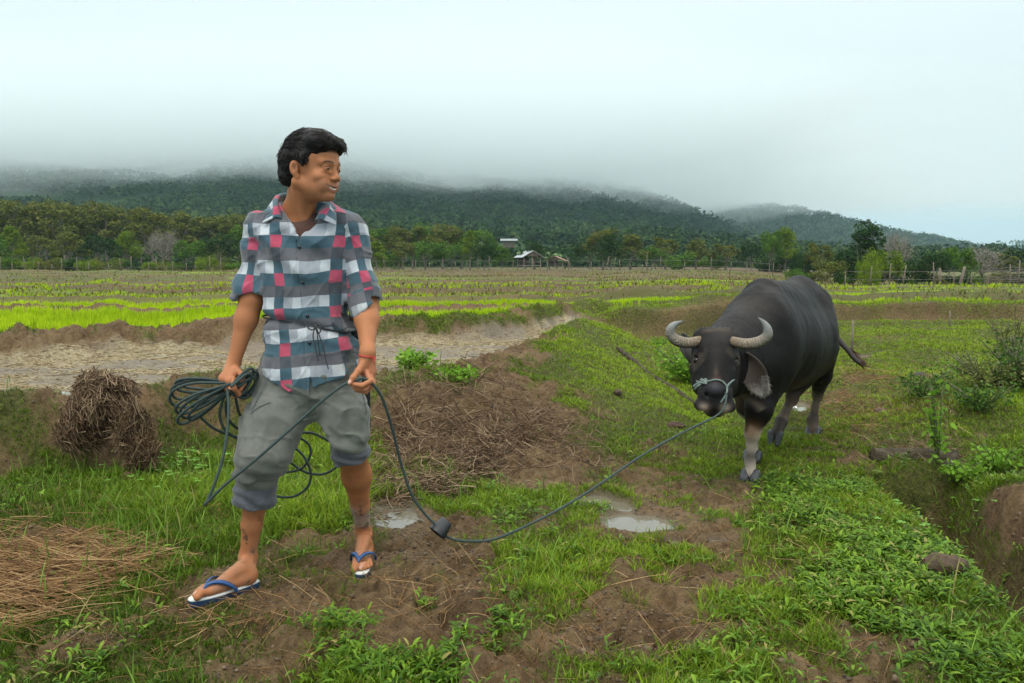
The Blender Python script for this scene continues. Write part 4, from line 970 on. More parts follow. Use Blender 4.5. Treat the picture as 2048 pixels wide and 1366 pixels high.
    B.cone(H(-.055, .10, -.10), H(-.03, .26, -.095), .07, .05, k=.05); B.cone(H(.055, .10, -.10), H(.03, .26, -.095), .07, .05, k=.05)
    B.cone(H(0, .12, -.17), H(0, .27, -.13), .07, .045, k=.05)
    # muzzle
    B.cone(H(-.032, .30, -.055), H(.032, .30, -.055), .056, .056, k=.035)
    B.cone(H(-.074, .350, -.075), H(.074, .350, -.075), .036, .036, k=.025)
    B.ell(H(0, .345, -.120), (.062, .045, .04), RH, k=.03)
    for s in (-1, 1):
        B.ell(H(.094 * s, .075, -.030), (.026, .034, .026), RH, k=.03)      # eye socket ridge
        B.ell(H(.107 * s, .092, -.012), (.016, .019, .020), RH, k=.008, m=-1)
        B.ell(H(.040 * s, .318, -.022), (.013, .020, .012), RH, k=.010, m=-1)  # nostril
        B.ell(H(.048 * s, .318, -.030), (.017, .022, .018), RH, k=.012)
        B.ell(H(.043 * s, .322, -.012), (.009, .015, .012), RH, k=.006, m=-1)
        B.cone(H(.070 * s, .19, -.13), H(.05 * s, .06, -.15), .048, .062, k=.05)
    B.ell(H(0, .292, -.002), (.050, .044, .030), RH, k=.014)               # nose pad
    # tail root
    lo, hi = bounds(B, .05)
    def bdisp(q):
        x, y, z = q.T; w = sst(4.9, 5.4, y)
        d = .010 * fbm3(x * 7, y * 7, z * 5, 3, 40) + .0025 * fbm3(x * 30, y * 30, z * 18, 2, 41)
        s_ = (q - Sc) @ ax; d = d + w * .006 * fbm3(s_ * 4, z * 3.5, x * 4, 2, 44)    # ribs
        n_ = np.exp(-((s_ - .10) / .18) ** 2) * (z > .45); d = d + .004 * np.sin(s_ * 45 + z * 20 + 3 * noise2(x * 4, z * 4, 45)) * n_ * w      # neck folds
        return d
    V, F = B.mesh(lo, hi, .0085, bdisp, N=18, margin=.04)
    # ---- colours
    x, y, z = V.T; n1 = fbm3(x * 5, y * 5, z * 5, 4, 50); n2 = fbm3(x * 22, y * 22, z * 22, 3, 51)
    C = np.tile(np.array([.010, .0092, .009]), (len(V), 1)) * (1 + .9 * n1[:, None])
    def blend(m, c): nonlocal C; m = np.clip(m, 0, 1)[:, None]; C = C * (1 - m) + np.array(c) * m
    h = z - GZ
    blend(.40 * sst(.75, 1.15, h) * sst(-.3, .4, n1), (.060, .055, .050))      # greyer towards the top of the back
    blend(.55 * sst(.78, .45, h) * sst(5.5, 6.0, y) * sst(-.2, .3, n1), (.070, .040, .025))   # brownish hindquarters and belly
    blend(.5 * sst(.62, .45, h) * sst(-.3, .2, n1) * (y > 5.2), (.13, .09, .065))
    legm = sst(.345, .295, h + .07 * n1 + .04 * n2) * (h > -1)
    headm = (np.linalg.norm(V - H(0, .16, -.06), axis=1) < .30) & (y < 4.80)
    legm = np.where(headm, 0, legm)
    blend(.85 * legm * (y < 5.7), (.48, .42, .34)); blend(.7 * legm * (y >= 5.7), (.17, .135, .105))
    for kn in (kA, kB): blend(.75 * np.exp(-(np.linalg.norm(V - (kn + [0, -.03, .02]), axis=1) / .055) ** 2), (.22, .11, .04))
    blend(.85 * np.exp(-((h - .155) / .035) ** 2) * legm * (y < 6.9), (.045, .035, .03))
    # lifted hoof pastern dark
    blend(.85 * (np.linalg.norm(V - P(1556, 858, 5.86), axis=1) < .085), (.05, .042, .038))
    # neck stripe (pale chevron at the chest)
    dchev = np.abs(((V - P(1500, 800, 5.0)) @ np.array([.7, 0, .7]))); blend(.5 * np.exp(-(dchev / .022) ** 2) * (np.linalg.norm(V - P(1508, 800, 5.0), axis=1) < .10), (.20, .16, .12))
    hl = (V - hx) @ RH; a, b_, c_ = hl.T
    g = lambda x0, y0, z0, sx, sy, sz: np.exp(-((a - x0) / sx) ** 2 - ((b_ - y0) / sy) ** 2 - ((c_ - z0) / sz) ** 2) * headm
    blend(.45 * (g(.03, -.07, .03, .045, .025, .06) + g(-.04, -.06, .03, .035, .02, .06)) * sst(-.2, .3, n2), (.11, .080, .052))
    blend(.55 * g(0, .225, .0, .012, .05, .06) * sst(-.4, .2, n2), (.13, .09, .06))
    blend(.45 * g(.01, .25, .0, .02, .02, .06), (.16, .06, .045))
    for s in (-1, 1):
        blend(.5 * sst(.028, .020, np.abs(np.hypot(a - .100 * s, (b_ - .092) * .9) - .028)) * headm * (c_ > -.06) * sst(-.3, .3, n2), (.085, .070, .050))
        blend(.85 * g(.055 * s, .378, -.07, .024, .018, .05), (.42, .33, .27))
        blend(.9 * g(.043 * s, .322, -.02, .011, .014, .02), (.006, .006, .006))
    blend(.8 * g(0, .302, .01, .045, .038, .05), (.035, .037, .045))
    # short hair direction streaks
    st = fbm3(x * 40 + z * 6, y * 40, z * 14, 3, 60); C *= (1 + .07 * st[:, None])
    C = np.clip(C, .004, 1)
    gl = g(0, .302, .0, .045, .04, .06)
    b = NB("buffalo_hide"); cc = b.attr("Col", 'Color')
    hr = b.noise(160, 3, .6); b.set(color=b.mix(.35, cc, b.ramp(hr, [(.3, (.45, .45, .45)), (.7, (1.3, 1.3, 1.3))]), 'MULTIPLY'), rough=b.math('MULTIPLY_ADD', b.attr("gloss"), -.28, .55), spec=.13)
    b.bump(hr, .35, .004); b.bump(b.noise(45, 4, .6), .3, .008)
    child(mesh_np("body", V, F, b.m, attrs=dict(gloss=gl), colors=dict(Col=C)))
    # sparse coarse hair on the hide, neck and face
    mb_pos = None
    # ---- eyes
    me = simple("dark_eye", (.010, .007, .006), .06, .1)
    for s in (-1, 1):
        E = SDF(); E.ell(H(.099 * s, .093, -.024), (.019, .019, .019), RH); ev, ef = E.mesh(*bounds(E, .01), .003, margin=.01); child(mesh_np("eye", ev, ef, me))
    # ---- horns: flattened crescents with rings
    mh = NB("horn"); f1 = mh.attr("along"); w = mh.math('SINE', mh.math('MULTIPLY_ADD', f1, 170, mh.math('MULTIPLY', mh.noise(22, 3), 26)))
    ringm = mh.math('MULTIPLY', mh.math('SUBTRACT', 1, mh.ramp(f1, [(.45, (0, 0, 0)), (.8, (1, 1, 1))])), 1)
    hc = mh.ramp(f1, [(0, (.20, .145, .09)), (.35, (.30, .26, .20)), (.7, (.24, .25, .24)), (.93, (.16, .165, .16)), (1, (.03, .03, .03))])
    hc = mh.mix(mh.math('MULTIPLY', ringm, mh.math('MULTIPLY_ADD', w, .25, .25)), hc, (.10, .07, .045))
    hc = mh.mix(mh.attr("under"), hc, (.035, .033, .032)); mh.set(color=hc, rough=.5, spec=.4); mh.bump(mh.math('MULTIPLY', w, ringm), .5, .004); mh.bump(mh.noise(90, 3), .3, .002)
    for s, pp in ((-1, [(1404, 681, 4.64), (1375, 686, 4.61), (1352, 680, 4.59), (1341, 667, 4.58), (1343, 655, 4.57), (1353, 647, 4.57), (1369, 642, 4.57)]),
                  (1, [(1464, 683, 4.58), (1492, 688, 4.52), (1518, 684, 4.49), (1534, 672, 4.47), (1535, 658, 4.46), (1527, 645, 4.46), (1513, 633, 4.46)])):
        pts = spline([P(*q) for q in pp], 9); n_ = len(pts); t = np.linspace(0, 1, n_)
        r = np.interp(t, [0, .3, .6, .8, .93, 1], [.028, .031, .025, .016, .007, .001]); T_, N_, B_ = frames(pts)
        th = np.arange(20) / 20 * 2 * np.pi
        v1 = np.array([0, 1.0, 0]); n1_ = v1 - T_ * (T_ @ v1)[:, None]; n1_ /= np.linalg.norm(n1_, axis=1)[:, None]; n2_ = np.cross(T_, n1_)
        wv = 1 + .010 * np.sin(t * 170 + 5 * np.sin(t * 13))[:, None] * np.clip(1 - t / .75, 0, 1)[:, None]
        rad = r[:, None] * wv
        VV = pts[:, None] + (rad * np.cos(th))[..., None] * n1_[:, None] * .85 + (rad * np.sin(th))[..., None] * n2_[:, None]
        und = (VV - pts[:, None])[..., 2] / r[:, None]; und = np.clip(-und * 1.3 - .35, 0, 1) * np.clip(1.4 - t[:, None], 0, 1)  # shade of the horn's underside put into its colour, weaker at the tip
        VV = VV.reshape(-1, 3); i = np.arange(n_ - 1)[:, None] * 20; j = np.arange(20)[None]; k = (j + 1) % 20
        FF = np.stack([i + j, i + k, i + 20 + k, i + 20 + j], -1).reshape(-1, 4)
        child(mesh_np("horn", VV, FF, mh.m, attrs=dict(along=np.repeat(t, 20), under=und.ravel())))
    # ---- ears: cupped leaves with a pale fringe
    mear = NB("ear_skin"); mear.set(color=mear.attr("Col", 'Color'), rough=.7)
    mfr = simple("ear_fringe", (.40, .37, .33), .8, .2)
    for s, root_, tip, wd, out in ((1, P(1482, 712, 4.66), P(1529, 786, 4.68), .070, np.array([-.25, -.95, .15])), (-1, P(1388, 722, 4.70), P(1362, 668, 4.84), .045, np.array([.1, -.9, .3]))):
        out = out / np.linalg.norm(out); d = tip - root_; L_ = np.linalg.norm(d); d /= L_; sdv = np.cross(d, out); sdv /= np.linalg.norm(sdv)
        n_, m_ = 22, 11; tt = np.linspace(0, 1, n_); VV = []; CC = []
        for t in tt:
            w = wd * (math.sin(math.pi * min(1, t * .80 + .12)) ** .75) * (1.0 if t < .97 else .75)
            for jj in np.linspace(-1, 1, m_):
                p = root_ + d * L_ * t + sdv * w * jj - out * .040 * (1 - jj * jj) * (1 - .5 * t) + out * .02 * math.sin(t * 3)
                VV.append(p); e = abs(jj)
                inner = np.array([.062, .042, .032]) if (s > 0) else np.array([.03, .028, .027])
                c = inner * (1 - .5 * (e > .85)); 
                if s > 0 and t > .70: c = c * (1 - (t - .7) / .3) + np.array([.36, .33, .30]) * (t - .7) / .3
                CC.append(c)
        VV = np.array(VV); i = np.arange(n_ - 1)[:, None] * m_; j = np.arange(m_ - 1)[None]
        FF = np.stack([i + j, i + j + 1, i + m_ + j + 1, i + m_ + j], -1).reshape(-1, 4)
        e = child(mesh_np("ear", VV, FF, mear.m, colors=dict(Col=np.array(CC)))); md = e.modifiers.new("s", 'SOLIDIFY'); md.thickness = .008
        mb = MB()
        for q in range(300 if s > 0 else 60):
            t = rng.uniform(.35, 1) ** .45; jj = rng.choice([-1, 1]) * rng.uniform(.2, 1) if t < .9 else rng.uniform(-1, 1); w = wd * (math.sin(math.pi * min(1, t * .80 + .12)) ** .75)
            p = root_ + d * L_ * t + sdv * w * jj - out * .040 * (1 - jj * jj) * (1 - .5 * t) + out * (.02 * math.sin(t * 3) + .004)
            dr = d * .8 + sdv * .35 * jj + rng.normal(0, .25, 3) + out * .2; dr /= np.linalg.norm(dr); ln = rng.uniform(.012, .028) * (1.2 if t > .75 else .8)
            mb.tube([p, p + dr * ln * .6, p + dr * ln + [0, 0, -.004]], [.0008, .0006, .0002], 3, cap=False)
        fo = mb.build("fringe", mfr if s > 0 else me); fo.parent = e; fo['kind'] = 'stuff'
    # ---- hooves
    mho = simple("hoof_horn", (.038, .042, .048), .45, .3, 30, .3, 90)
    for f, dr_, zz in ((fA, ax, 0), (fB, ax, 0), (hD, ax, 0), (None, None, 1)):
        if f is None: base = P(1551, 868, 5.83); dr_ = np.array([-.25, -.35, -.9]); dr_ /= np.linalg.norm(dr_)
        else: base = f + np.array([0, 0, .045])
        for s in (-1, 1):
            E = SDF(); sd_ = lt
            if zz: c0 = base + sd_ * .024 * s; E.cone(c0, c0 + dr_ * .075, .031, .016, k=.01); 
            else: c0 = base + sd_ * .029 * s; E.cone(c0 + [0, 0, .012], c0 + dr_ * .035 + [0, 0, -.020], .031, .029, k=.01); E.fn(lambda q, b0=base: (b0[2] - .046 - q[:, 2]), k=.004, m=2)
            lo_, hi_ = bounds(E, .01); hv_, hf_ = E.mesh(lo_, hi_, .0035, margin=.01); child(mesh_np("hoof", hv_, hf_, mho))
    # dewclaws sit in the body colour; tail
    mb = MB(); tp = spline([P(1650, 618, 6.32), P(1664, 650, 6.30), P(1676, 678, 6.27), P(1694, 698, 6.22), P(1708, 716, 6.18), P(1720, 726, 6.15)], 8); n_ = len(tp)
    tail = SDF()
    for i in range(n_ - 1): r = np.interp(i / n_, [0, .3, .7, 1], [.030, .019, .014, .012]); tail.cone(tp[i], tp[i + 1], r, r, k=.01)
    tv, tf = tail.mesh(*bounds(tail), .005, margin=.01)
    ta = child(mesh_np("tail", tv, tf, simple("tail_hide", (.030, .026, .024), .7, .3)))
    for k in range(260):
        t = rng.uniform(.55, 1); p = tp[int(t * (n_ - 1))]; d = np.array([.5, -.1, -.35]) + rng.normal(0, .16, 3); d /= np.linalg.norm(d); ln = rng.uniform(.05, .10)
        mb.tube([p + rng.normal(0, .007, 3), p + d * ln * .6 + [0, 0, .003], p + d * ln], [.0022, .0018, .0004], 3, cap=False)
    tt = mb.build("tail_tuft", simple("tuft_hair", (.085, .035, .018), .7, .5, 30)); tt.parent = ta; tt['kind'] = 'stuff'
    # coarse hair along neck ridge, poll and chin
    mb = MB(); crown = [(H(rng.uniform(-.09, .09), -.07 + rng.uniform(-.02, .03), .02), np.array([rng.normal(0, .2), -.2, 1.0])) for _ in range(260)]
    nr = V[(z > GZ + .72) & (y < 5.35) & ~headm]; pk = nr[rng.choice(len(nr), 60)] if len(nr) else []
    for p in pk: crown.append((p, np.array([.15, .45, -.35]) + rng.normal(0, .22, 3)))
    for p, d in crown:
        d = d / np.linalg.norm(d); ln = rng.uniform(.015, .035); mb.tube([p, p + d * ln * .6, p + d * ln + [0, 0, -.004]], [.0008, .0006, .0002], 3, cap=False)
    hm = child(mb.build("mane_hair", simple("mane", (.020, .016, .013), .7, .3))); hm['kind'] = 'stuff'
    return H, GZ
BUF_H, BUF_GZ = build_buffalo()
# ------------------------------------------------------------------ ropes
def build_ropes():
    mr = NB("green_rope"); n = mr.noise(260, 3); c = mr.ramp(n, [(.3, (.020, .034, .032)), (.7, (.060, .088, .080))]); mr.set(color=c, rough=.7, spec=.3); mr.bump(n, .4, .002); mr = mr.m
    ml = simple("worn_rope", (.13, .175, .155), .75, .35, 90, .4, 300)
    TW = 330
    # lead rope: coil hand - low bight - rope hand - cup - muzzle
    root = empty("lead_rope", (-.3, 3.2, 0)); tag(root, "long dark green twisted rope from the man's hands to the buffalo's halter", "rope"); I = Matrix.Translation(-Vector(root.location))
    def add(name, pts, r, n=9, sp=12, mat=mr):
        mb = MB(); q = spline([P(*p) for p in pts], sp)
        L = np.linalg.norm(np.diff(q, axis=0), axis=1).sum(); m = int(L / .0035); s = np.concatenate([[0], np.cumsum(np.linalg.norm(np.diff(q, axis=0), axis=1))])
        u = np.linspace(0, s[-1], m); q = np.stack([np.interp(u, s, q[:, k]) for k in range(3)], 1)
        mb.tube(q, r, n, twist=TW); o = mb.build(name, mat, root); o.matrix_parent_inverse = I; return o
    add("rope_length", [(455, 778, 3.02), (457, 830, 2.98), (448, 905, 2.93), (430, 965, 2.90), (414, 1003, 2.885), (408, 1010, 2.885), (416, 1003, 2.88), (452, 968, 2.88), (520, 912, 2.885), (590, 850, 2.90), (650, 797, 2.92), (690, 768, 2.94), (708, 762, 2.955), (728, 757, 2.96), (750, 773, 2.98), (768, 805, 3.01), (785, 860, 3.06), (803, 930, 3.11), (824, 990, 3.13), (850, 1028, 3.15), (874, 1052, 3.16), (884, 1066, 3.165), (905, 1078, 3.17), (935, 1082, 3.18), (985, 1079, 3.21), (1050, 1053, 3.28), (1130, 1012, 3.40), (1200, 968, 3.54), (1270, 920, 3.71), (1330, 884, 3.88), (1390, 853, 4.06), (1432, 832, 4.20), (1448, 815, 4.24), (1453, 792, 4.29), (1450, 785, 4.30)], .0052)
    # cup on the rope
    cup = empty("rubber_cup", tuple(P(883, 1058, 3.165))); tag(cup, "black tapered rubber cup threaded on the rope near the ground", "cup"); J = Matrix.Translation(-Vector(cup.location))
    a = P(872, 1071, 3.345); c_ = P(893, 1042, 3.375); ax_ = (c_ - a) / np.linalg.norm(c_ - a); ax_ = P(897, 1052, 3.40) - P(868, 1064, 3.33); ax_ = np.array([.55, .45, .42]); ax_ /= np.linalg.norm(ax_)
    c0 = P(882, 1057, 3.165); n1 = np.cross(ax_, [0, 0, 1]); n1 /= np.linalg.norm(n1); n2 = np.cross(ax_, n1)
    n1, n2, ax2 = n1, n2, np.cross(n1, n2)
    ax_ = np.array([-.30, -.35, -.88]); ax_ /= np.linalg.norm(ax_); ax_ = np.array([-.55, -.35, -.62]); ax_ /= np.linalg.norm(ax_)
    n1 = np.cross(ax_, [0, 0, 1]); n1 /= np.linalg.norm(n1); n2 = np.cross(ax_, n1); mb = MB()
    prof = [(-.036, .0), (-.036, .021), (-.034, .0235), (.022, .0345), (.0245, .035), (.0245, .0315), (-.028, .0205), (-.028, .0)]
    th = np.arange(28) / 28 * 2 * np.pi
    VV = np.concatenate([c0 + ax_ * h_ + r_ * (np.cos(th)[:, None] * n1 + np.sin(th)[:, None] * n2) * 1.06 for h_, r_ in prof]); i = np.arange(len(prof) - 1)[:, None] * 28; j = np.arange(28)[None]; k = (j + 1) % 28
    FF = np.stack([i + j, i + 28 + j, i + 28 + k, i + k], -1).reshape(-1, 4)
    mesh_np("cup_wall", VV, FF, simple("black_rubber", (.012, .014, .017), .38, .2, 20, .15, 60), cup).matrix_parent_inverse = J
    # coil in the hand: many loops out to the left and under the wrist
    rng = np.random.default_rng(8)
    coil = empty("rope_coil", tuple(P(460, 770, 3.06))); tag(coil, "bundle of coiled dark green rope held in the man's lowered hand", "rope coil"); root = coil; I = Matrix.Translation(-Vector(coil.location))
    g = (462, 772)
    def loop(tipx, tipy, w, yo=0, back=(500, 745)):
        dx, dy = tipx - g[0], tipy - g[1]; l = math.hypot(dx, dy); nx, ny = -dy / l, dx / l
        Y = 3.06 + yo; m = .55; j = lambda: rng.uniform(-4, 4)
        return [(back[0] + j(), back[1] + j(), Y + .02), (g[0] + 6 + j() / 2, g[1] - 8 + j() / 2, Y - .005), (g[0] + dx * m + nx * w, g[1] + dy * m + ny * w, Y - .035), (g[0] + dx * .9 + nx * w * .8, g[1] + dy * .9 + ny * w * .8, Y - .03), (tipx, tipy, Y - .01), (g[0] + dx * .9 - nx * w * .8, g[1] + dy * .9 - ny * w * .8, Y + .015), (g[0] + dx * m - nx * w, g[1] + dy * m - ny * w, Y + .02), (g[0] + 2 + j() / 2, g[1] + 6 + j() / 2, Y + .005), (back[0] + j(), back[1] + 14 + j(), Y + .02)]
    for a_ in ((340, 800, 22, 0), (343, 785, 18, .03), (352, 822, 14, -.02), (356, 845, 12, -.02), (362, 830, 16, .02), (378, 838, 10, .0), (360, 765, 10, .04), (350, 770, 14, .02)): add("loop", loop(*a_), .0052, 8)
    # upper loops seen to the right of the wrist
    for dx, dy, y in ((0, 0, 3.02), (8, 6, 3.05), (14, 12, 3.08), (4, 18, 3.03), (18, 2, 3.11), (-4, 10, 3.0)):
        add("loop", [(462 + dx * .3, 772 + dy * .2, y), (480 + dx, 752 + dy, y + .02), (497 + dx, 738 + dy, y + .04), (507 + dx, 741 + dy, y + .06), (503 + dx, 758 + dy, y + .07), (488 + dx, 778 + dy, y + .06), (470 + dx * .4, 790, y + .04), (461, 778, y + .02)], .0052, 8)
    # hanging loops by the thigh
    add("loop", [(463, 778, 3.05), (446, 800, 3.06), (440, 835, 3.08), (455, 865, 3.11), (490, 882, 3.16), (520, 885, 3.22)], .0052, 8)
    add("loop", [(462, 780, 3.07), (452, 810, 3.09), (458, 840, 3.12), (485, 862, 3.18), (530, 872, 3.26)], .0052, 8)
    add("loop", [(470, 782, 3.07), (472, 800, 3.1), (480, 830, 3.14), (500, 850, 3.2), (545, 862, 3.28)], .0052, 8)
    # long slack loops behind the legs
    add("slack_loop", [(396, 830, 3.10), (430, 858, 3.14), (480, 875, 3.22), (540, 880, 3.33), (600, 866, 3.40), (630, 868, 3.42), (662, 885, 3.43), (690, 905, 3.44)], .0052, 8)
    add("slack_loop", [(505, 865, 3.30), (560, 862, 3.38), (596, 874, 3.42), (618, 890, 3.43), (620, 912, 3.43), (604, 936, 3.43), (575, 944, 3.42), (540, 940, 3.4)], .0052, 8)
    add("slack_loop", [(560, 885, 3.36), (592, 898, 3.38), (612, 920, 3.38), (622, 950, 3.38), (614, 975, 3.38), (590, 992, 3.38), (563, 994, 3.37), (535, 985, 3.35), (520, 960, 3.3)], .0052, 8)
    add("slack_loop", [(540, 900, 3.36), (580, 925, 3.42), (608, 943, 3.44), (640, 949, 3.45), (665, 940, 3.45), (685, 922, 3.45)], .0052, 8)
    # halter
    hal = empty("rope_halter", tuple(BUF_H(0, .25, 0))); tag(hal, "thin green rope halter tied round the buffalo's muzzle", "halter"); root = hal; I = Matrix.Translation(-Vector(hal.location)); TW = 450
    H = BUF_H
    def addw(pts, r=.0052, name="strand"):
        nonlocal root
        mb = MB(); q = spline(pts, 14); mb.tube(q, r, 8, twist=300); o = mb.build(name, ml, root); o.matrix_parent_inverse = I
    addw([H(-.098, .17, -.10), H(-.092, .215, -.05), H(-.065, .25, -.005), H(-.035, .262, .022), H(0, .258, .032), H(.035, .263, .026), H(.058, .285, .010), H(.060, .315, .006)])
    addw([H(.102, .14, -.12), H(.10, .185, -.06), H(.082, .235, -.012), H(.062, .275, .006), H(.058, .30, .010)])
    addw([H(.060, .295, .012), H(.058, .325, .022), H(.048, .35, .012), H(.03, .372, -.01)])
    for k in range(5): addw([H(-.055 - .006 * k, .235 + .008 * (k % 3), .005), H(-.045, .250 + .006 * k, .016), H(-.062 - .003 * k, .262, .004), H(-.07, .245 + .004 * k, .0)], .0045, "knot")
    addw([H(-.066, .258, .0), H(-.09, .275, -.01), H(-.105, .28, -.03)], .006, "knot"); addw([H(-.066, .250, .0), H(-.092, .262, -.005), H(-.112, .272, -.02)], .006, "knot")
build_ropes()
# ------------------------------------------------------------------ grass, weeds, rice, straw
def blade_mesh(name, pos, h, w, lean, rng, mat, label_kind, tint, segs=3, curl=1.0, parent=None):
    """curved tapering blades; pos (n,3), h,w,lean (n,)"""
    n = len(pos); az = rng.uniform(0, 2 * np.pi, n); face = az + rng.normal(0, .6, n) + np.pi / 2
    d = np.stack([np.cos(az), np.sin(az)], 1); s = np.stack([np.cos(face), np.sin(face)], 1)
    V = np.zeros((n, 2 * segs + 1, 3)); T = np.zeros((n, 2 * segs + 1))
    for k in range(segs + 1):
        t = k / segs; out = lean * (t ** 1.7) * curl; z = h * (t - .28 * np.clip(lean / np.maximum(h, 1e-3), 0, 2) * t * t)
        c = pos + np.concatenate([d * out[:, None], z[:, None]], 1)
        if k < segs:
            ww = (w * (1 - .15 * t) * (0.7 + .5 * min(1, 2.5 * t)) * (1 if t < .6 else .75))[:, None] * .5
            V[:, 2 * k] = c; V[:, 2 * k, :2] -= s * ww; V[:, 2 * k + 1] = c; V[:, 2 * k + 1, :2] += s * ww; T[:, 2 * k:2 * k + 2] = t
        else: V[:, 2 * segs] = c; T[:, 2 * segs] = 1
    m = 2 * segs + 1; base = (np.arange(n) * m)[:, None]
    Q = np.concatenate([base + np.array([2 * k, 2 * k + 1, 2 * k + 3, 2 * k + 2])[None] for k in range(segs - 1)]); Tr = base + np.array([2 * segs - 2, 2 * segs - 1, 2 * segs])[None]
    o = mesh_np(name, V.reshape(-1, 3), [Q, Tr], mat, parent, True, attrs=dict(tip=T.ravel(), tint=np.repeat(tint, m)))
    if label_kind: o['kind'] = label_kind
    return o
def m_grass(name, dark, mid, light, dry, gloss=.5, trans=.3):
    b = NB(name); t = b.attr("tint"); tp = b.attr("tip")
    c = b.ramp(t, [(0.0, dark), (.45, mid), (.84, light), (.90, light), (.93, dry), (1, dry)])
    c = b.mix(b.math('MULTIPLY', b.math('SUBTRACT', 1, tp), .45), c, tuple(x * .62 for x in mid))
    b.set(color=c, rough=gloss, spec=.12)
    tr = b.N('ShaderNodeBsdfTranslucent'); b.L(c, tr.inputs[0]); mx = b.N('ShaderNodeMixShader'); mx.inputs[0].default_value = trans
    b.L(b.p.outputs[0], mx.inputs[1]); b.L(tr.outputs[0], mx.inputs[2]); b.L(mx.outputs[0], b.out.inputs[0]); return b.m
def samp(n, y0, y1, pw, rng, ang=36, x0=None, x1=None):
    a = rng.uniform(-math.tan(math.radians(ang)), math.tan(math.radians(ang)), n)
    u = rng.uniform(0, 1, n); Y = (y0 ** (2 - pw) + u * (y1 ** (2 - pw) - y0 ** (2 - pw))) ** (1 / (2 - pw))
    return a * (Y + .3), Y
MAN_FEET = [PG(455, 1185, 0), PG(725, 1135, 0)]
def feet_clear(X, Y):
    k = np.ones(len(X), bool)
    for c, rx, ry in ((PG(455, 1180, 0), .14, .09), (PG(725, 1132, 0), .06, .14), (PG(470, 1180, 0), .08, .12)): k &= ((X - c[0]) / rx) ** 2 + ((Y - c[1]) / ry) ** 2 > 1
    return k
def broad(px, py):
    """share of broad-leaved creeping grass"""
    return np.clip(sst(1000, 1250, py) * (sst(1330, 1500, px) + .8 * sst(500, 620, px) * sst(1100, 950, px) * sst(1180, 1260, py)) + .8 * sst(1480, 1600, px) * sst(900, 980, py) + .06, 0, 1) * .8
def build_grass():
    rng = np.random.default_rng(21)
    mg = m_grass("grass_blades", (.028, .065, .004), (.125, .215, .012), (.27, .39, .025), (.30, .25, .10))
    X, Y = samp(900000, 1.9, 15.0, 1.45, rng); z, g, wet, st, px, py = surf(X, Y, True)
    n1 = fbm2(X * 2.3, Y * 2.3, 3, 91); n2 = fbm2(X * .7, Y * .7, 2, 92)
    keep = (rng.uniform(0, 1, len(X)) < g ** 1.2 * (.75 + .9 * sst(-.25, .35, n1))) & (wet < .3) & feet_clear(X, Y) & (px > -350) & (px < 2400)
    X, Y, z, px, py, n1, n2 = (a[keep] for a in (X, Y, z, px, py, n1, n2)); n = len(X)
    tall = np.clip(.9 * np.exp(-((px - 620) / 240) ** 2 - ((py - 985) / 90) ** 2) + .4 * np.exp(-((px - 1060) / 90) ** 2 - ((py - 1160) / 80) ** 2) + .35 * np.exp(-((px - 200) / 330) ** 2 - ((py - 1010) / 90) ** 2) + .5 * np.exp(-((px - 1980) / 130) ** 2 - ((py - 770) / 90) ** 2), 0, 1)
    lawn = sst(900, 780, py) * sst(1050, 1200, px)
    h = rng.uniform(.012, .044, n) * (1 + 1.5 * tall * rng.uniform(.3, 1.4, n)) * (.8 + .7 * sst(-.3, .4, n1)) * (1 - .25 * lawn); w = rng.uniform(.0020, .0042, n) * (1 + .10 * Y + .16 * np.maximum(0, Y - 5)) * .9; lean = h * rng.uniform(.25, 1.15, n)
    tint = np.clip(.42 + .35 * n1 + .25 * n2 + rng.normal(0, .13, n) + .34 * lawn + .15 * tall + .15 * np.exp(-((px - 1330) / 130) ** 2 - ((py - 750) / 60) ** 2) - .14 * (px < 560) * (py > 780) - .08 * (py > 1200), 0, .88); dry = rng.uniform(0, 1, n) < .055; tint[dry] = .97
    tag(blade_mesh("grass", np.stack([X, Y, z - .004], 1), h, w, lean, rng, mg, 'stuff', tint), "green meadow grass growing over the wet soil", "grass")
    # single long blades
    X, Y = samp(26000, 2.0, 9.0, 1.4, rng); z, g, wet, st, px, py = surf(X, Y, True); tall = np.exp(-((px - 620) / 260) ** 2 - ((py - 985) / 95) ** 2) + .6 * np.exp(-((px - 1050) / 90) ** 2 - ((py - 1180) / 80) ** 2) + .8 * np.exp(-((px - 240) / 330) ** 2 - ((py - 1040) / 130) ** 2) + .10
    keep = (rng.uniform(0, 1, len(X)) < g * tall * .55) & (wet < .3) & feet_clear(X, Y); X, Y, z = X[keep], Y[keep], z[keep]; n = len(X)
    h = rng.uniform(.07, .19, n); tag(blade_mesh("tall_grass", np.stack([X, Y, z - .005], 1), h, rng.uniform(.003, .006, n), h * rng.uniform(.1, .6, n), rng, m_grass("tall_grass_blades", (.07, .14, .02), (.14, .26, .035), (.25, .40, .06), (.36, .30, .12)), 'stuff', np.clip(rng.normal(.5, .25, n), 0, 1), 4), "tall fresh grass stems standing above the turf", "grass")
    # broad-leaved creeping grass: sprigs of lance leaves on short stems
    X, Y = samp(76000, 1.9, 6.2, 1.35, rng); z, g, wet, st, px, py = surf(X, Y, True); n1 = fbm2(X * 2.3, Y * 2.3, 3, 93)
    keep = (rng.uniform(0, 1, len(X)) < g * broad(px, py) * (.10 + 1.0 * sst(-.12, .28, n1))) & (wet < .3) & feet_clear(X, Y) & (px > -350) & (px < 2400); X, Y, z = X[keep], Y[keep], z[keep]
    m = rng.integers(4, 8, len(X)); I = np.repeat(np.arange(len(X)), m); n = len(I)
    k = np.concatenate([np.arange(q) for q in m]); lift = .008 + k * .007; az0 = rng.uniform(0, 6.28, len(X))[I]; az = az0 + k * 2.4 + rng.normal(0, .4, n)
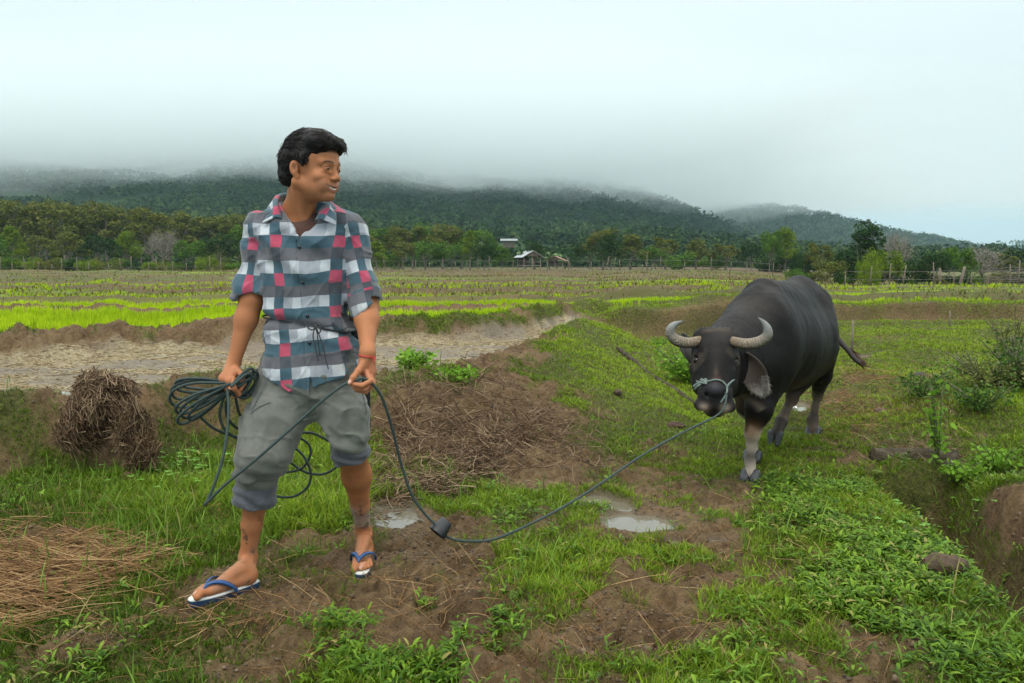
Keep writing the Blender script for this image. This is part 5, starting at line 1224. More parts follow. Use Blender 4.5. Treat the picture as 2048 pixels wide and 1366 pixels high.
    run = rng.uniform(.4, 1.4, len(X))[I]; sx = X[I] + np.cos(az0) * lift * run; sy = Y[I] + np.sin(az0) * lift * run; sz = z[I] + lift
    L = rng.uniform(.020, .046, n) * (1 + .06 * Y[I]); w = L * rng.uniform(.075, .135, n); el = rng.uniform(.1, .9, n)
    d = np.stack([np.cos(az) * np.cos(el), np.sin(az) * np.cos(el), np.sin(el)], 1); sd = np.stack([-np.sin(az), np.cos(az), rng.normal(0, .25, n)], 1); p0 = np.stack([sx, sy, sz], 1); up = np.array([0, 0, 1.0])
    prof = [(0, .25, 0), (.3, 1, .0), (.6, .8, -.06), (1, 0, -.28)]
    V = []; T = []
    for t, ww, dz in prof[:3]:
        c = p0 + d * (L * t)[:, None] + up * (L * dz)[:, None]; V += [c - sd * (w * ww)[:, None] + up * (w * ww * .25)[:, None], c + sd * (w * ww)[:, None] + up * (w * ww * .25)[:, None]]; T += [t, t]
    V.append(p0 + d * L[:, None] + up * (L * prof[3][2])[:, None]); T.append(1)
    V = np.stack(V, 1).reshape(-1, 3); b = (np.arange(n) * 7)[:, None]; F = [np.concatenate([b + np.array([0, 1, 3, 2]), b + np.array([2, 3, 5, 4])]), b + np.array([4, 5, 6])]
    tint = np.clip(.45 + .35 * fbm2(sx * 3, sy * 3, 2, 94) + rng.normal(0, .24, n), 0, 1)
    o = mesh_np("creeping_grass", V, F, m_grass("creeping_leaves", (.022, .065, .004), (.095, .195, .012), (.22, .36, .028), (.33, .28, .09), .38, .22), attrs=dict(tip=np.tile(T, n), tint=np.repeat(tint, 7)))
    tag(o, "broad leaved creeping grass spreading in bright green patches", "grass", kind='stuff')
    # clover-like weeds by the left bank
    X, Y = samp(9000, 3.5, 6.5, 1.2, rng); z, g, wet, st, px, py = surf(X, Y, True)
    keep = (rng.uniform(0, 1, len(X)) < (np.exp(-((px - 340) / 90) ** 2 - ((py - 930) / 45) ** 2) + .5 * np.exp(-((px - 1900) / 140) ** 2 - ((py - 1060) / 40) ** 2)) * .5); X, Y, z = X[keep], Y[keep], z[keep]; nn = len(X)
    P0 = np.repeat(np.stack([X, Y, z + rng.uniform(.02, .07, nn)], 1), 3, 0); az = np.repeat(rng.uniform(0, 6, nn), 3) + np.tile([0, 2.1, 4.2], nn); r = np.repeat(rng.uniform(.007, .013, nn), 3)
    c = P0 + np.stack([np.cos(az), np.sin(az), 0 * az + .1], 1) * r[:, None]; th = np.arange(6) / 6 * 6.283
    V = (c[:, None] + r[:, None, None] * np.stack([np.cos(th), np.sin(th), .15 * np.cos(2 * th)], 1)[None]).reshape(-1, 3); F = (np.arange(3 * nn) * 6)[:, None] + np.arange(6)[None]
    tag(mesh_np("clover", V, F, m_grass("clover_leaf", (.10, .26, .03), (.15, .34, .05), (.2, .42, .07), (.3, .3, .1)), attrs=dict(tip=np.ones(len(V)), tint=np.repeat(rng.uniform(.2, .85, nn), 18))), "light green clover patch by the foot of the left bank", "clover", kind='stuff')
def build_rice():
    rng = np.random.default_rng(31)
    mr = m_grass("rice_leaf", (.22, .36, .010), (.42, .60, .014), (.60, .76, .03), (.5, .5, .12), .5, .45)
    def paddy(x0, x1, fy0, fy1, dens, hh, label, dark=0.0):
        A = (x1 - x0) * (fy1 - fy0); n = int(A * dens); X = rng.uniform(x0, x1, n); Y = rng.uniform(fy0, fy1, n); t = X / Y; yb = _at(C_B2, t)
        k = t > (1130 - 1024) / FPX; yr = np.interp(t, RB_T, [11.3, 11.5, 12.3, 13.4, 13.6, 13.4]); lo_ = np.where(k, yr + .55, yb + .55)
        nz = fbm2(X * 1.2, Y * 1.2, 3, 35)
        keep = (Y > lo_ + .1 * nz) & (np.abs(t) < .70); X, Y, nz = X[keep], Y[keep], nz[keep]; z = surf(X, Y); n = len(X)
        m = 6; I = np.repeat(np.arange(n), m); p = np.stack([X[I] + rng.normal(0, .012, n * m), Y[I] + rng.normal(0, .012, n * m), z[I]], 1)
        h = hh * rng.uniform(.6, 1.15, n * m) * (1 + .2 * nz[I]); w = rng.uniform(.004, .008, n * m) * (1 + Y[I] * .035)
        tint = np.clip(.5 + .5 * nz[I] + rng.normal(0, .18, n * m), 0, .9); tint[rng.uniform(0, 1, n * m) < dark] = 0
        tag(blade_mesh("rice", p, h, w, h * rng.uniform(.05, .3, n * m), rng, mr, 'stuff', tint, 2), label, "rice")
    paddy(-8.5, 2.2, 8.0, 11.5, 330, .13, "bright yellow green rice seedlings in the nearest paddy")
    paddy(1.4, 8.5, 11.5, 12.1, 260, .14, "rice seedlings continuing beyond the grass bank")
    paddy(-11, 8, 12.8, 14.6, 190, .09, "second narrow strip of young rice behind the low bund")
    paddy(-14, 14, 19.9, 21.3, 45, .10, "thin line of young rice in the third terrace")
    paddy(-16, 9, 16.4, 18.6, 26, .09, "sparse yellow green rice in the wide terrace behind the two strips")
    paddy(-22, 16, 24.4, 27.5, 14, .12, "faint strip of rice far out in the terraces")
    paddy(5.0, 14, 15.9, 18.5, 60, .12, "strip of young rice beyond the buffalo")
    # dry stubble tufts on the far fields
    X, Y = samp(120000, 15, 95, 1.75, rng, 38); z = surf(X, Y); nz = fbm2(X * .11 + Y * .05, Y * .31 - X * .04, 4, 36); keep = rng.uniform(0, 1, len(X)) < .15 + .8 * sst(-.2, .3, nz); X, Y, z, nz = X[keep], Y[keep], z[keep], nz[keep]; n = len(X)
    h = rng.uniform(.03, .10, n) * (1 + Y * .012); tint = np.where(rng.uniform(0, 1, n) < .3 + nz, .97, rng.uniform(.2, .8, n))
    tag(blade_mesh("stubble", np.stack([X, Y, z], 1), h, .012 * (1 + Y * .05), h * .6, rng, m_grass("stubble_blades", (.10, .15, .03), (.17, .22, .05), (.28, .36, .05), (.17, .115, .05), .7, .1), 'stuff', tint, 2), "brown and green stubble on the far terraced fields", "stubble")
def stalks(name, C, L, R, dirs, mat, label=None, cat=None, kind='stuff', sag=0.06, parent=None, rng=None):
    n = len(C); V = np.zeros((n, 12, 3)); a = np.cross(dirs, [0, 0, 1.0]); a /= np.linalg.norm(a, axis=1)[:, None] + 1e-9; b = np.cross(a, dirs)
    bend = rng.normal(0, .38, n)
    for i, t in enumerate((-.5, -.15, .2, .5)):
        c = C + dirs * (L * t)[:, None] + a * (L * bend * (t * t))[:, None] - np.array([0, 0, 1.0]) * (sag * L * t * t)[:, None]
        for j in range(3):
            th = j * 2.094; V[:, i * 3 + j] = c + (a * math.cos(th) + b * math.sin(th)) * (R * (1 - .3 * (t + .5)))[:, None]
    base = (np.arange(n) * 12)[:, None]; F = np.concatenate([base + np.array([i * 3 + j, i * 3 + (j + 1) % 3, i * 3 + 3 + (j + 1) % 3, i * 3 + 3 + j]) for i in range(3) for j in range(3)])
    o = mesh_np(name, V.reshape(-1, 3), F, mat, parent, True, attrs=dict(tint=np.repeat(rng.uniform(0, 1, n), 12)))
    if label: tag(o, label, cat)
    if kind: o['kind'] = kind
    return o
def m_straw(name, cols):
    b = NB(name); b.set(color=b.ramp(b.attr("tint"), [(i / (len(cols) - 1), c) for i, c in enumerate(cols)]), rough=.7, spec=.3); return b.m
def build_straw():
    rng = np.random.default_rng(41)
    ms = m_straw("brown_straw", [(.045, .026, .013), (.11, .065, .034), (.20, .13, .072), (.34, .25, .15)]); mo = m_straw("orange_straw", [(.07, .035, .013), (.18, .09, .03), (.30, .17, .065), (.42, .29, .14)])
    def region(n, pts, jit, L0, L1, R0, R1, name, label, cat, mat, dirx=None, thick=.03, flat=.12, kind='stuff', zf=None):
        pp = np.array(pts); i = rng.integers(0, len(pp), n); px = pp[i, 0] + rng.normal(0, 1, n) * pp[i, 2]; py = pp[i, 1] + rng.normal(0, 1, n) * pp[i, 3]
        X = np.zeros(n); Y = np.zeros(n); zz = np.zeros(n)
        for _ in range(4):
            u = (px - 1024) / FPX; v = (683 - py) / FPX; k = (zz - CAMZ) / (-SP_ + v * CP); X = u * k; Y = (CP + v * SP_) * k; zz = surf(X, Y)
        ok = (Y > 1.5) & (Y < 12); X, Y, zz = X[ok], Y[ok], zz[ok]; n = len(X)
        az = rng.uniform(0, 6.283, n) if dirx is None else rng.normal(dirx[0], dirx[1], n); el = rng.normal(0, flat, n)
        d = np.stack([np.cos(az) * np.cos(el), np.sin(az) * np.cos(el), np.sin(el)], 1); C = np.stack([X, Y, zz + rng.uniform(.003, thick, n)], 1)
        L = rng.uniform(L0, L1, n)
        # follow the ground slope
        e = .04; zx = surf(X + d[:, 0] * e, Y + d[:, 1] * e); d[:, 2] += np.clip((zx - zz) / e, -.8, .8) * .8; d /= np.linalg.norm(d, axis=1)[:, None]
        return stalks(name, C, L, rng.uniform(R0, R1, n), d, mat, label, cat, kind, rng=rng)
    region(1900, [(30, 1165, 66, 34), (0, 1200, 60, 34), (190, 1125, 60, 20), (-20, 1130, 90, 30)], 1, .12, .40, .0010, .0021, "straw_pile", "orange brown heap of flattened straw at the left", "straw", mo, (.25, .35), .05, .10)
    region(2900, [(860, 850, 75, 30), (950, 880, 90, 25), (800, 810, 40, 25), (900, 800, 60, 30), (1000, 830, 70, 40), (980, 770, 60, 20)], 1, .06, .24, .0016, .0036, "trampled_straw", "brown trampled rice straw on the muddy slope behind the man", "straw", ms, None, .07, .25)
    region(1500, [(780, 860, 50, 40), (960, 910, 110, 18), (1060, 870, 70, 40)], 1, .06, .2, .0014, .003, "loose_straw", "thin scattered straw at the foot of the muddy slope", "straw", ms, None, .03, .15)
    region(1700, [(300, 1250, 230, 60), (560, 1180, 250, 60), (1500, 1180, 260, 100), (1100, 1230, 250, 80), (1650, 1060, 150, 60), (300, 1010, 200, 20)], 1, .05, .26, .0007, .0016, "fallen_stalks", "dry stalks lying loose across the foreground turf", "straw", mo, None, .018, .08)
    region(700, [(1830, 915, 45, 10), (1870, 930, 25, 16)], 1, .06, .24, .001, .002, 'draped_straw', 'brown straw draped over the log at the head of the ditch', 'straw', ms, (-1.2, .5), .05, .5)
    region(1500, [(1680, 850, 60, 22), (1780, 780, 80, 25), (1800, 660, 60, 8), (1720, 760, 50, 12)], 1, .05, .2, .001, .0022, "dry_litter", "reddish dry litter on the grass behind the buffalo", "straw", mo, None, .02, .15)
    # ragged clump of straw and roots slumped over the bank, left
    E = SDF(); c0 = P(212, 812, 4.92); E.ell(c0, (.12, .10, .12), k=.05); E.ell(P(180, 845, 4.85), (.09, .08, .12), k=.05); E.ell(P(262, 850, 4.82), (.08, .07, .11), k=.05); E.ell(P(212, 780, 4.98), (.13, .11, .06), k=.05); E.ell(P(150, 870, 4.82), (.06, .06, .06), k=.05); E.ell(P(285, 905, 4.72), (.10, .09, .06), k=.05)
    dsp = lambda q: .085 * fbm3(q[:, 0] * 8, q[:, 1] * 8, q[:, 2] * 8, 3, 7) + .02 * fbm3(q[:, 0] * 25, q[:, 1] * 25, q[:, 2] * 25, 2, 8)
    ev, ef = E.mesh(*bounds(E, .06), .02, dsp, margin=.07); vis = ev[(ev[:, 1] < 5.05)]
    n = 3600; P0 = vis[rng.integers(0, len(vis), n)]; nn = P0 - P(215, 830, 4.95); nn /= np.linalg.norm(nn, axis=1)[:, None]
    d = rng.normal(0, 1, (n, 3)) * [.8, .5, .7] + np.array([.15, 0, -1.0]) * rng.uniform(0, 2.6, n)[:, None]; d -= nn * (d * nn).sum(1)[:, None] * .75; d /= np.linalg.norm(d, axis=1)[:, None]
    hp = stalks("straw_heap", P0 + nn * rng.uniform(.0, .03, n)[:, None], rng.uniform(.03, .14, n), rng.uniform(.0012, .0042, n), d, ms, "shaggy heap of brown roots and straw slumping over the left bank", "straw heap", None, sag=.15, rng=rng)
    mesh_np("soil_core", ev, ef, simple("heap_soil", (.06, .034, .018), .9, .5, 20, .6, 60), hp)
def build_clods():
    """loose crumbs of wet soil and straw litter on the bare mud"""
    rng = np.random.default_rng(45)
    ico = np.array([[0, 0, 1], [.9, 0, .4], [.28, .85, .4], [-.72, .53, .4], [-.72, -.53, .4], [.28, -.85, .4], [.72, .53, -.3], [-.28, .85, -.3], [-.9, 0, -.3], [-.28, -.85, -.3], [.72, -.53, -.3]])
    F = np.array([[0, 1, 2], [0, 2, 3], [0, 3, 4], [0, 4, 5], [0, 5, 1], [1, 6, 2], [2, 7, 3], [3, 8, 4], [4, 9, 5], [5, 10, 1], [2, 6, 7], [3, 7, 8], [4, 8, 9], [5, 9, 10], [1, 10, 6]])
    X, Y = samp(120000, 2.0, 11, 1.55, rng); z, g, wet, st, px, py = surf(X, Y, True); n1 = fbm2(X * 4, Y * 4, 3, 95)
    k = (rng.uniform(0, 1, len(X)) < (1 - g) * (.10 + .6 * sst(-.1, .3, n1)) * (wet < .6)) & feet_clear(X, Y); X, Y, z = X[k], Y[k], z[k]; n = len(X)
    r = rng.uniform(.0015, .007, n) * (1 + .8 * (rng.uniform(0, 1, n) < .12)) * (1 + .05 * Y); S = np.stack([r, r * rng.uniform(.6, 1, n), r * rng.uniform(.4, .9, n)], 1)
    R = rotz(rng.uniform(0, 6.28, n)); V = np.einsum('nij,nmj->nmi', R, ico[None] * S[:, None] * rng.uniform(.75, 1.25, (n, 11, 1))) + np.stack([X, Y, z + r * .2], 1)[:, None]
    b = NB("soil_crumb"); b.set(color=b.ramp(b.attr("tint"), [(0, (.045, .029, .015)), (.5, (.095, .063, .034)), (1, (.17, .12, .07))]), rough=.75); b.bump(b.noise(150, 3), .6, .003)
    tag(mesh_np("soil_clods", V.reshape(-1, 3), (F[None] + (np.arange(n) * 11)[:, None, None]).reshape(-1, 3), b.m, smooth=True, attrs=dict(tint=np.repeat(rng.uniform(0, 1, n), 11))), "loose wet crumbs of soil scattered over the trampled mud", "soil", kind='stuff')
    # chaff on the flooded field
    n = 16000; px = rng.uniform(-250, 1130, n); X = np.zeros(n); t = (px - 1024) / FPX; y0 = _at(C_TOP, t) + .1; y1 = _at(C_B2, t); Y = y0 + (y1 - y0) * rng.uniform(0, 1, n); X = t * Y; n1 = fbm2(X * 1.3, Y * 4, 4, 71); k = rng.uniform(0, 1, n) < .15 + .85 * sst(-.15, .25, n1); X, Y = X[k], Y[k]; n = len(X); z = np.maximum(surf(X, Y), .343) + .004
    az = rng.uniform(0, 6.28, n); stalks("field_chaff", np.stack([X, Y, z], 1), rng.uniform(.02, .10, n), rng.uniform(.0015, .004, n), np.stack([np.cos(az), np.sin(az), rng.normal(0, .12, n)], 1), m_straw("chaff", [(.16, .11, .06), (.34, .27, .15), (.50, .42, .25)]), "pale rice chaff floating over the flooded field", "chaff", 'stuff', rng=rng)
def build_leafy():
    """bushy weeds, each a plant of its own"""
    rng = np.random.default_rng(51)
    mats = {'bright': m_grass("weed_bright", (.10, .22, .02), (.17, .34, .03), (.26, .46, .05), (.35, .3, .1)), 'dark': m_grass("weed_dark", (.03, .08, .015), (.065, .14, .025), (.12, .22, .04), (.22, .2, .08)), 'dry': m_grass("weed_dry", (.12, .15, .04), (.18, .2, .06), (.25, .27, .08), (.3, .22, .1))}
    msm = simple("weed_stem", (.10, .11, .05), .7)
    def plant(px, py, zz, w, h, nl, leaf, kind, label, group=None, name="weed"):
        c = PG(px, py, zz); c = PG(px, py, ground_z(c[0], c[1])); g = ground_z(c[0], c[1]); r = empty(name, (c[0], c[1], g)); tag(r, label, "plant", group)
        mb = MB(); pts = []
        for s in range(max(4, nl // 28)):
            a = rng.uniform(0, 6.28); L = h * rng.uniform(.6, 1.05); q = np.array([[0, 0, 0], [math.cos(a) * w * .18, math.sin(a) * w * .18, L * .5], [math.cos(a) * w * rng.uniform(.2, .5), math.sin(a) * w * rng.uniform(.2, .5), L]]); q = spline(q, 5); mb.tube(q, .003 * (1 + h), 4); pts.append(q)
        st = mb.build("stem", msm, r)
        idx = rng.integers(0, len(pts), nl); tt = rng.uniform(.25, 1, nl); P0 = np.array([pts[i][int(t * (len(pts[i]) - 1))] for i, t in zip(idx, tt)]) + rng.normal(0, 1, (nl, 3)) * [w * .13, w * .13, h * .08]
        P0[:, 2] = np.abs(P0[:, 2]); az = rng.uniform(0, 6.28, nl); el = rng.normal(.2, .5, nl); d = np.stack([np.cos(az) * np.cos(el), np.sin(az) * np.cos(el), np.sin(el)], 1); sd = np.cross(d, rng.normal(size=(nl, 3))); sd /= np.linalg.norm(sd, axis=1)[:, None]; L = leaf * rng.uniform(.6, 1.3, nl)[:, None]
        V = np.stack([P0, P0 + d * L * .45 + sd * L * .26, P0 + d * L - [0, 0, .1 * leaf], P0 + d * L * .45 - sd * L * .26], 1).reshape(-1, 3); F = (np.arange(nl) * 4)[:, None] + np.arange(4)[None]
        mesh_np("foliage", V, F, mats[kind], r, attrs=dict(tip=np.tile([0, .5, 1, .5], nl), tint=np.repeat(np.clip(rng.normal(.5, .2, nl), 0, .9), 4)))
    plant(1375, 655, .2, .65, .38, 1100, .05, 'bright', "bright green leafy bush on the grass bank left of the buffalo")
    plant(1870, 1085, -.3, .18, .52, 170, .05, 'bright', "slender pale leafed plant growing out of the ditch")
    plant(1845, 830, .1, .5, .25, 500, .04, 'dark', "low weedy clump at the left edge of the broken ground")
    plant(1910, 745, .2, .45, .22, 600, .04, 'bright', "small bright bush above the dark stone on the right")
    plant(1985, 800, .2, .8, .32, 1700, .030, 'dry', "dense leafy weeds in the middle of the right hummock")
    plant(2040, 835, .2, .7, .42, 1200, .04, 'dark', "weeds cut by the right edge of the view")
    plant(1960, 860, .1, .5, .22, 600, .035, 'dark', "low dark weeds in front of the right hummock")
    plant(2020, 730, .2, .7, .5, 900, .04, 'dry', "tall dry weeds behind the right hummock")
    plant(1320, 690, .1, .3, .12, 200, .03, 'bright', "little tuft beside the log below the bank")
    plant(1925, 955, -.1, .3, .12, 260, .035, 'bright', "shrubby weeds overhanging the far side of the ditch")
    plant(1985, 1050, -.1, .3, .14, 260, .035, 'bright', "leafy weeds on the ditch edge near the brown mound")
    plant(700, 655, .45, .4, .12, 260, .04, 'dark', "grass clump on the bank behind the man's arm")
    plant(835, 745, .35, .30, .14, 520, .05, 'bright', "bright tuft on the bank right of the man's hand", None, "grass_tuft")
    plant(905, 765, .30, .34, .12, 420, .05, 'bright', "wider bright tuft further along the muddy bank", None, "grass_tuft")
    # thin bare twigs at right
    mt = simple("twig", (.12, .10, .06), .8)
    for (x0, y0, x1, y1, lab) in ((2018, 800, 2030, 590, "tall thin bare twig at the far right"), (1998, 770, 1990, 640, "shorter bare twig leaning beside the tall one")):
        c = PG(x0, y0, .1); b = np.array([c[0], c[1], ground_z(c[0], c[1])]); t = P(x1, y1, c[1]); q = spline([b, (b + t) / 2 + [.02, 0, 0], t], 6); mb = MB(); mb.tube(q, np.linspace(.006, .0015, len(q)), 5)
        for s in range(9):
            k = rng.integers(4, len(q) - 1); e = q[k] + np.array([rng.normal(0, .12), rng.normal(0, .05), rng.uniform(.04, .14)]); mb.tube([q[k], (q[k] + e) / 2 + [0, 0, .01], e], [.002, .0015, .0008], 4)
        tag(mb.build("twig", mt), lab, "twig")
build_grass(); build_rice(); build_straw(); build_clods(); build_leafy()
# ------------------------------------------------------------------ hills, forest, low cloud
def ridge(pts, Y):
    w = np.array([P(x, y, Y) for x, y in pts]); return w[:, 0] / w[:, 1], w[:, 2]
R_A = ridge([(-700, 265), (0, 268), (300, 272), (600, 285), (850, 310), (1000, 332), (1100, 350), (1200, 368), (1300, 393), (1380, 424), (1430, 450), (1550, 492), (1700, 515), (2000, 524), (2800, 524)], 900)
R_B = ridge([(-700, 330), (900, 340), (1200, 372), (1330, 405), (1420, 414), (1500, 414), (1600, 424), (1680, 444), (1750, 460), (1850, 476), (1920, 492), (2000, 508), (2080, 520), (2800, 524)], 1400)
R_C = ridge([(-700, 450), (1600, 490), (1850, 505), (1930, 499), (2000, 493), (2100, 486), (2300, 480), (2800, 470)], 2400)
R_0 = ridge([(-700, 440), (200, 448), (500, 462), (700, 470), (900, 478), (1040, 488), (1150, 492), (1300, 482), (1450, 500), (1600, 516), (1800, 524), (2800, 526)], 330)
def hill_h(X, Y):
    t = X / Y; z = np.full_like(t, -2.0)
    for (tt, zz), y0, y1 in ((R_0, 175, 330), (R_A, 300, 900), (R_B, 900, 1400), (R_C, 1600, 2400)):
        a = np.interp(t, tt, zz); s = np.clip((Y - y0) / (y1 - y0), 0, 1); prof = s * (.55 + .45 * s) * (1 - .25 * sst(1.0, 1.6, Y / y1))
        n = fbm2(X / 130 + y1, Y / 130, 4, 101); n2 = fbm2(X / 38, Y / 38 + y1, 3, 102)
        b = (a + 2) * prof * (1 + .16 * n * (1 - s * s * .6) + .05 * n2) - 2; z = np.maximum(z, b)
    return z
def build_hills():
    NA = 420; a = np.linspace(-.78, .78, NA); r = np.exp(np.linspace(math.log(165), math.log(3400), 300)); A, R = np.meshgrid(a, r); X = (A * R).ravel(); Y = R.ravel(); z = hill_h(X, Y)
    i = np.arange(299)[:, None] * NA; j = np.arange(NA - 1)[None]; F = np.stack([i + j, i + j + 1, i + NA + j + 1, i + NA + j], -1).reshape(-1, 4)
    b = NB("hill_ground"); n = b.noise(.03, 6, .65); b.set(color=b.ramp(n, [(.3, (.010, .026, .009)), (.5, (.020, .044, .013)), (.68, (.045, .080, .020))]), rough=.9, spec=.1); b.bump(b.noise(.3, 5), 1.0, 2.0)
    tag(mesh_np("hills", np.stack([X, Y, z], 1), F, b.m), kind='structure')
def m_crown(name, stops, trans=.15):
    b = NB(name); c = b.ramp(b.attr("tint"), stops); b.set(color=c, rough=.8, spec=.06)
    if trans:
        tr = b.N('ShaderNodeBsdfTranslucent'); b.L(c, tr.inputs[0]); mx = b.N('ShaderNodeMixShader'); mx.inputs[0].default_value = trans
        b.L(b.p.outputs[0], mx.inputs[1]); b.L(tr.outputs[0], mx.inputs[2]); b.L(mx.outputs[0], b.out.inputs[0])
    return b.m
def cards(P0, S, rng, up=.35):
    n = len(P0); a = rng.normal(size=(n, 3)); a[:, 2] *= .5; a /= np.linalg.norm(a, axis=1)[:, None]; b = np.cross(a, rng.normal(size=(n, 3)) + [0, 0, up]); b /= np.linalg.norm(b, axis=1)[:, None]; S = S[:, None]
    V = np.stack([P0 - a * S * .5, P0 + b * S * .34, P0 + a * S * .5, P0 - b * S * .34], 1).reshape(-1, 3); return V, (np.arange(n) * 4)[:, None] + np.arange(4)[None]
def build_forest():
    rng = np.random.default_rng(61); Vs, Fs, Ts, n0 = [], [], [], 0
    for y0, y1, cnt, nc, cs, rad in ((182, 330, 2600, 46, 1.25, 3.4), (330, 900, 11500, 26, 2.2, 5.0), (900, 1450, 6500, 14, 4.2, 7.5), (1700, 2400, 1200, 8, 8, 12)):
        u = rng.uniform(0, 1, cnt); Y = np.sqrt(y0 ** 2 + u * (y1 ** 2 - y0 ** 2)) if y0 < 1000 else rng.uniform(y0, y1, cnt); t = rng.uniform(-.66, .68, cnt) if y0 < 900 else rng.uniform(-.05 if y0 < 1500 else .3, .7, cnt); X = Y * t
        dens = fbm2(X / 60, Y / 60, 3, 111); k = dens > -.34; px, py = proj(X, Y, hill_h(X, Y))
        if y0 < 300: k &= ~((px > 935) & (px < 1170) & (py > 478) & (py < 520))
        X, Y, t = X[k], Y[k], t[k]; z = hill_h(X, Y); n = len(X); R = rad * rng.uniform(.6, 1.3, n); I = np.repeat(np.arange(n), nc)
        d = rng.normal(size=(n * nc, 3)); d /= np.linalg.norm(d, axis=1)[:, None]; d[:, 2] = np.abs(d[:, 2]) * 1.1 - .25; rr = R[I] * rng.uniform(.55, 1.05, n * nc) * (1 + .25 * noise2(I * 1.7, d[:, 0] * 3, 4))
        P0 = np.stack([X[I], Y[I], z[I] + R[I] * .55], 1) + d * rr[:, None] * [1, 1, .85]
        V, F = cards(P0, cs * rng.uniform(.6, 1.3, n * nc), rng)
        big = fbm2(X / 140, Y / 140, 3, 112); tint = np.clip(.42 + .5 * big + rng.normal(0, .16, n), 0, 1)[I] + rng.normal(0, .05, n * nc)
        Vs.append(V); Fs.append(F + n0); Ts.append(np.repeat(np.clip(tint, 0, 1), 4)); n0 += len(V)
    m = m_crown("forest_leaves", [(0, (.010, .026, .009)), (.35, (.022, .050, .014)), (.6, (.042, .080, .020)), (.8, (.075, .115, .025)), (1, (.11, .11, .04))], .1)
    tag(mesh_np("hill_forest", np.concatenate(Vs), np.concatenate(Fs), m, attrs=dict(tint=np.concatenate(Ts))), "dense wooded canopy covering the misty hillsides", "forest", kind='stuff')
def build_cloud():
    obs = []
    for k, (zb, dens, y0, zt, amp) in enumerate(((46, .0007, 380, 172, 11), (55, .0016, 430, 160, 12), (63, .0030, 480, 152, 12), (72, .0040, 520, 146, 11), (84, .0045, 560, 140, 10))):
        nx, ny = 120, 60; t = np.linspace(-.95 + .02 * k, .95 - .03 * k, nx); Yv = np.linspace(y0, 1900 - 60 * k, ny); T, Y = np.meshgrid(t, Yv); X = T * Y
        n = fbm2(X / 150 + 3 * k, Y / 220, 4, 121) * 2; n2 = fbm2(X / 45, Y / 60 + k, 3, 122) * 2
        lift = 8 * sst(.22, .42, T) + 4 * np.exp(-((T + .34) / .14) ** 2) - 9 * sst(-.3, -.12, T) * sst(.16, .04, T)
        bot = zb + lift + amp * 1.25 * n + 4 * n2; top = np.full_like(bot, zt) + 12 * fbm2(X / 200, Y / 200 + k, 3, 123)
        f_ = 1 - sst(.08, .56, T) * (.93 if k else .60)
        e = f_ * np.minimum(sst(0, .12, (T - t[0])), sst(0, .12, (t[-1] - T))) * sst(0, 60, Y - y0) * sst(0, 150, Yv[-1] - Y); mid = (zb + zt) / 2 + 5 * k
        bot = mid + (bot - mid) * e; top = mid + 1 + (top - mid) * e
        V = np.concatenate([np.stack([X, Y, bot], -1).reshape(-1, 3), np.stack([X, Y, top], -1).reshape(-1, 3)]); m = nx * ny
        i = np.arange(ny - 1)[:, None] * nx; j = np.arange(nx - 1)[None]; q = np.stack([i + j, i + nx + j, i + nx + j + 1, i + j + 1], -1).reshape(-1, 4)
        bd = np.concatenate([np.arange(nx), (np.arange(1, ny) * nx + nx - 1), ((ny - 1) * nx + np.arange(nx - 2, -1, -1)), (np.arange(ny - 2, 0, -1) * nx)]); bn = np.roll(bd, -1); side = np.stack([bd, bn, bn + m, bd + m], 1)
        mt = bpy.data.materials.new("cloud_vapour"); mt.use_nodes = True; nt = mt.node_tree; nt.nodes.clear(); out = nt.nodes.new('ShaderNodeOutputMaterial'); pv = nt.nodes.new('ShaderNodeVolumePrincipled'); nt.links.new(pv.outputs[0], out.inputs[1])
        pv.inputs['Color'].default_value = (.93, .985, 1.0, 1); pv.inputs['Density'].default_value = dens; mt.volume_intersection_method = 'FAST' if hasattr(mt, 'volume_intersection_method') else None
        o = mesh_np("low_cloud", V, [q, q[:, ::-1] + m, side], mt); tag(o, "low grey cloud bank hiding the tops of the hills", "cloud", "layers of the low cloud bank", 'stuff'); obs.append(o)
def build_haze():
    mt = bpy.data.materials.new("haze_air"); mt.use_nodes = True; nt = mt.node_tree; nt.nodes.clear(); out = nt.nodes.new('ShaderNodeOutputMaterial'); pv = nt.nodes.new('ShaderNodeVolumePrincipled'); nt.links.new(pv.outputs[0], out.inputs[1])
    pv.inputs['Color'].default_value = (.62, .90, 1.0, 1); pv.inputs['Density'].default_value = .00016
    o = MB().box((0, 1750, 124), (6400, 3600, 262)).build("haze", mt, None, False); tag(o, "thin bluish haze hanging in the air over the valley", "haze", kind='stuff')
build_hills(); build_forest(); build_cloud(); build_haze()
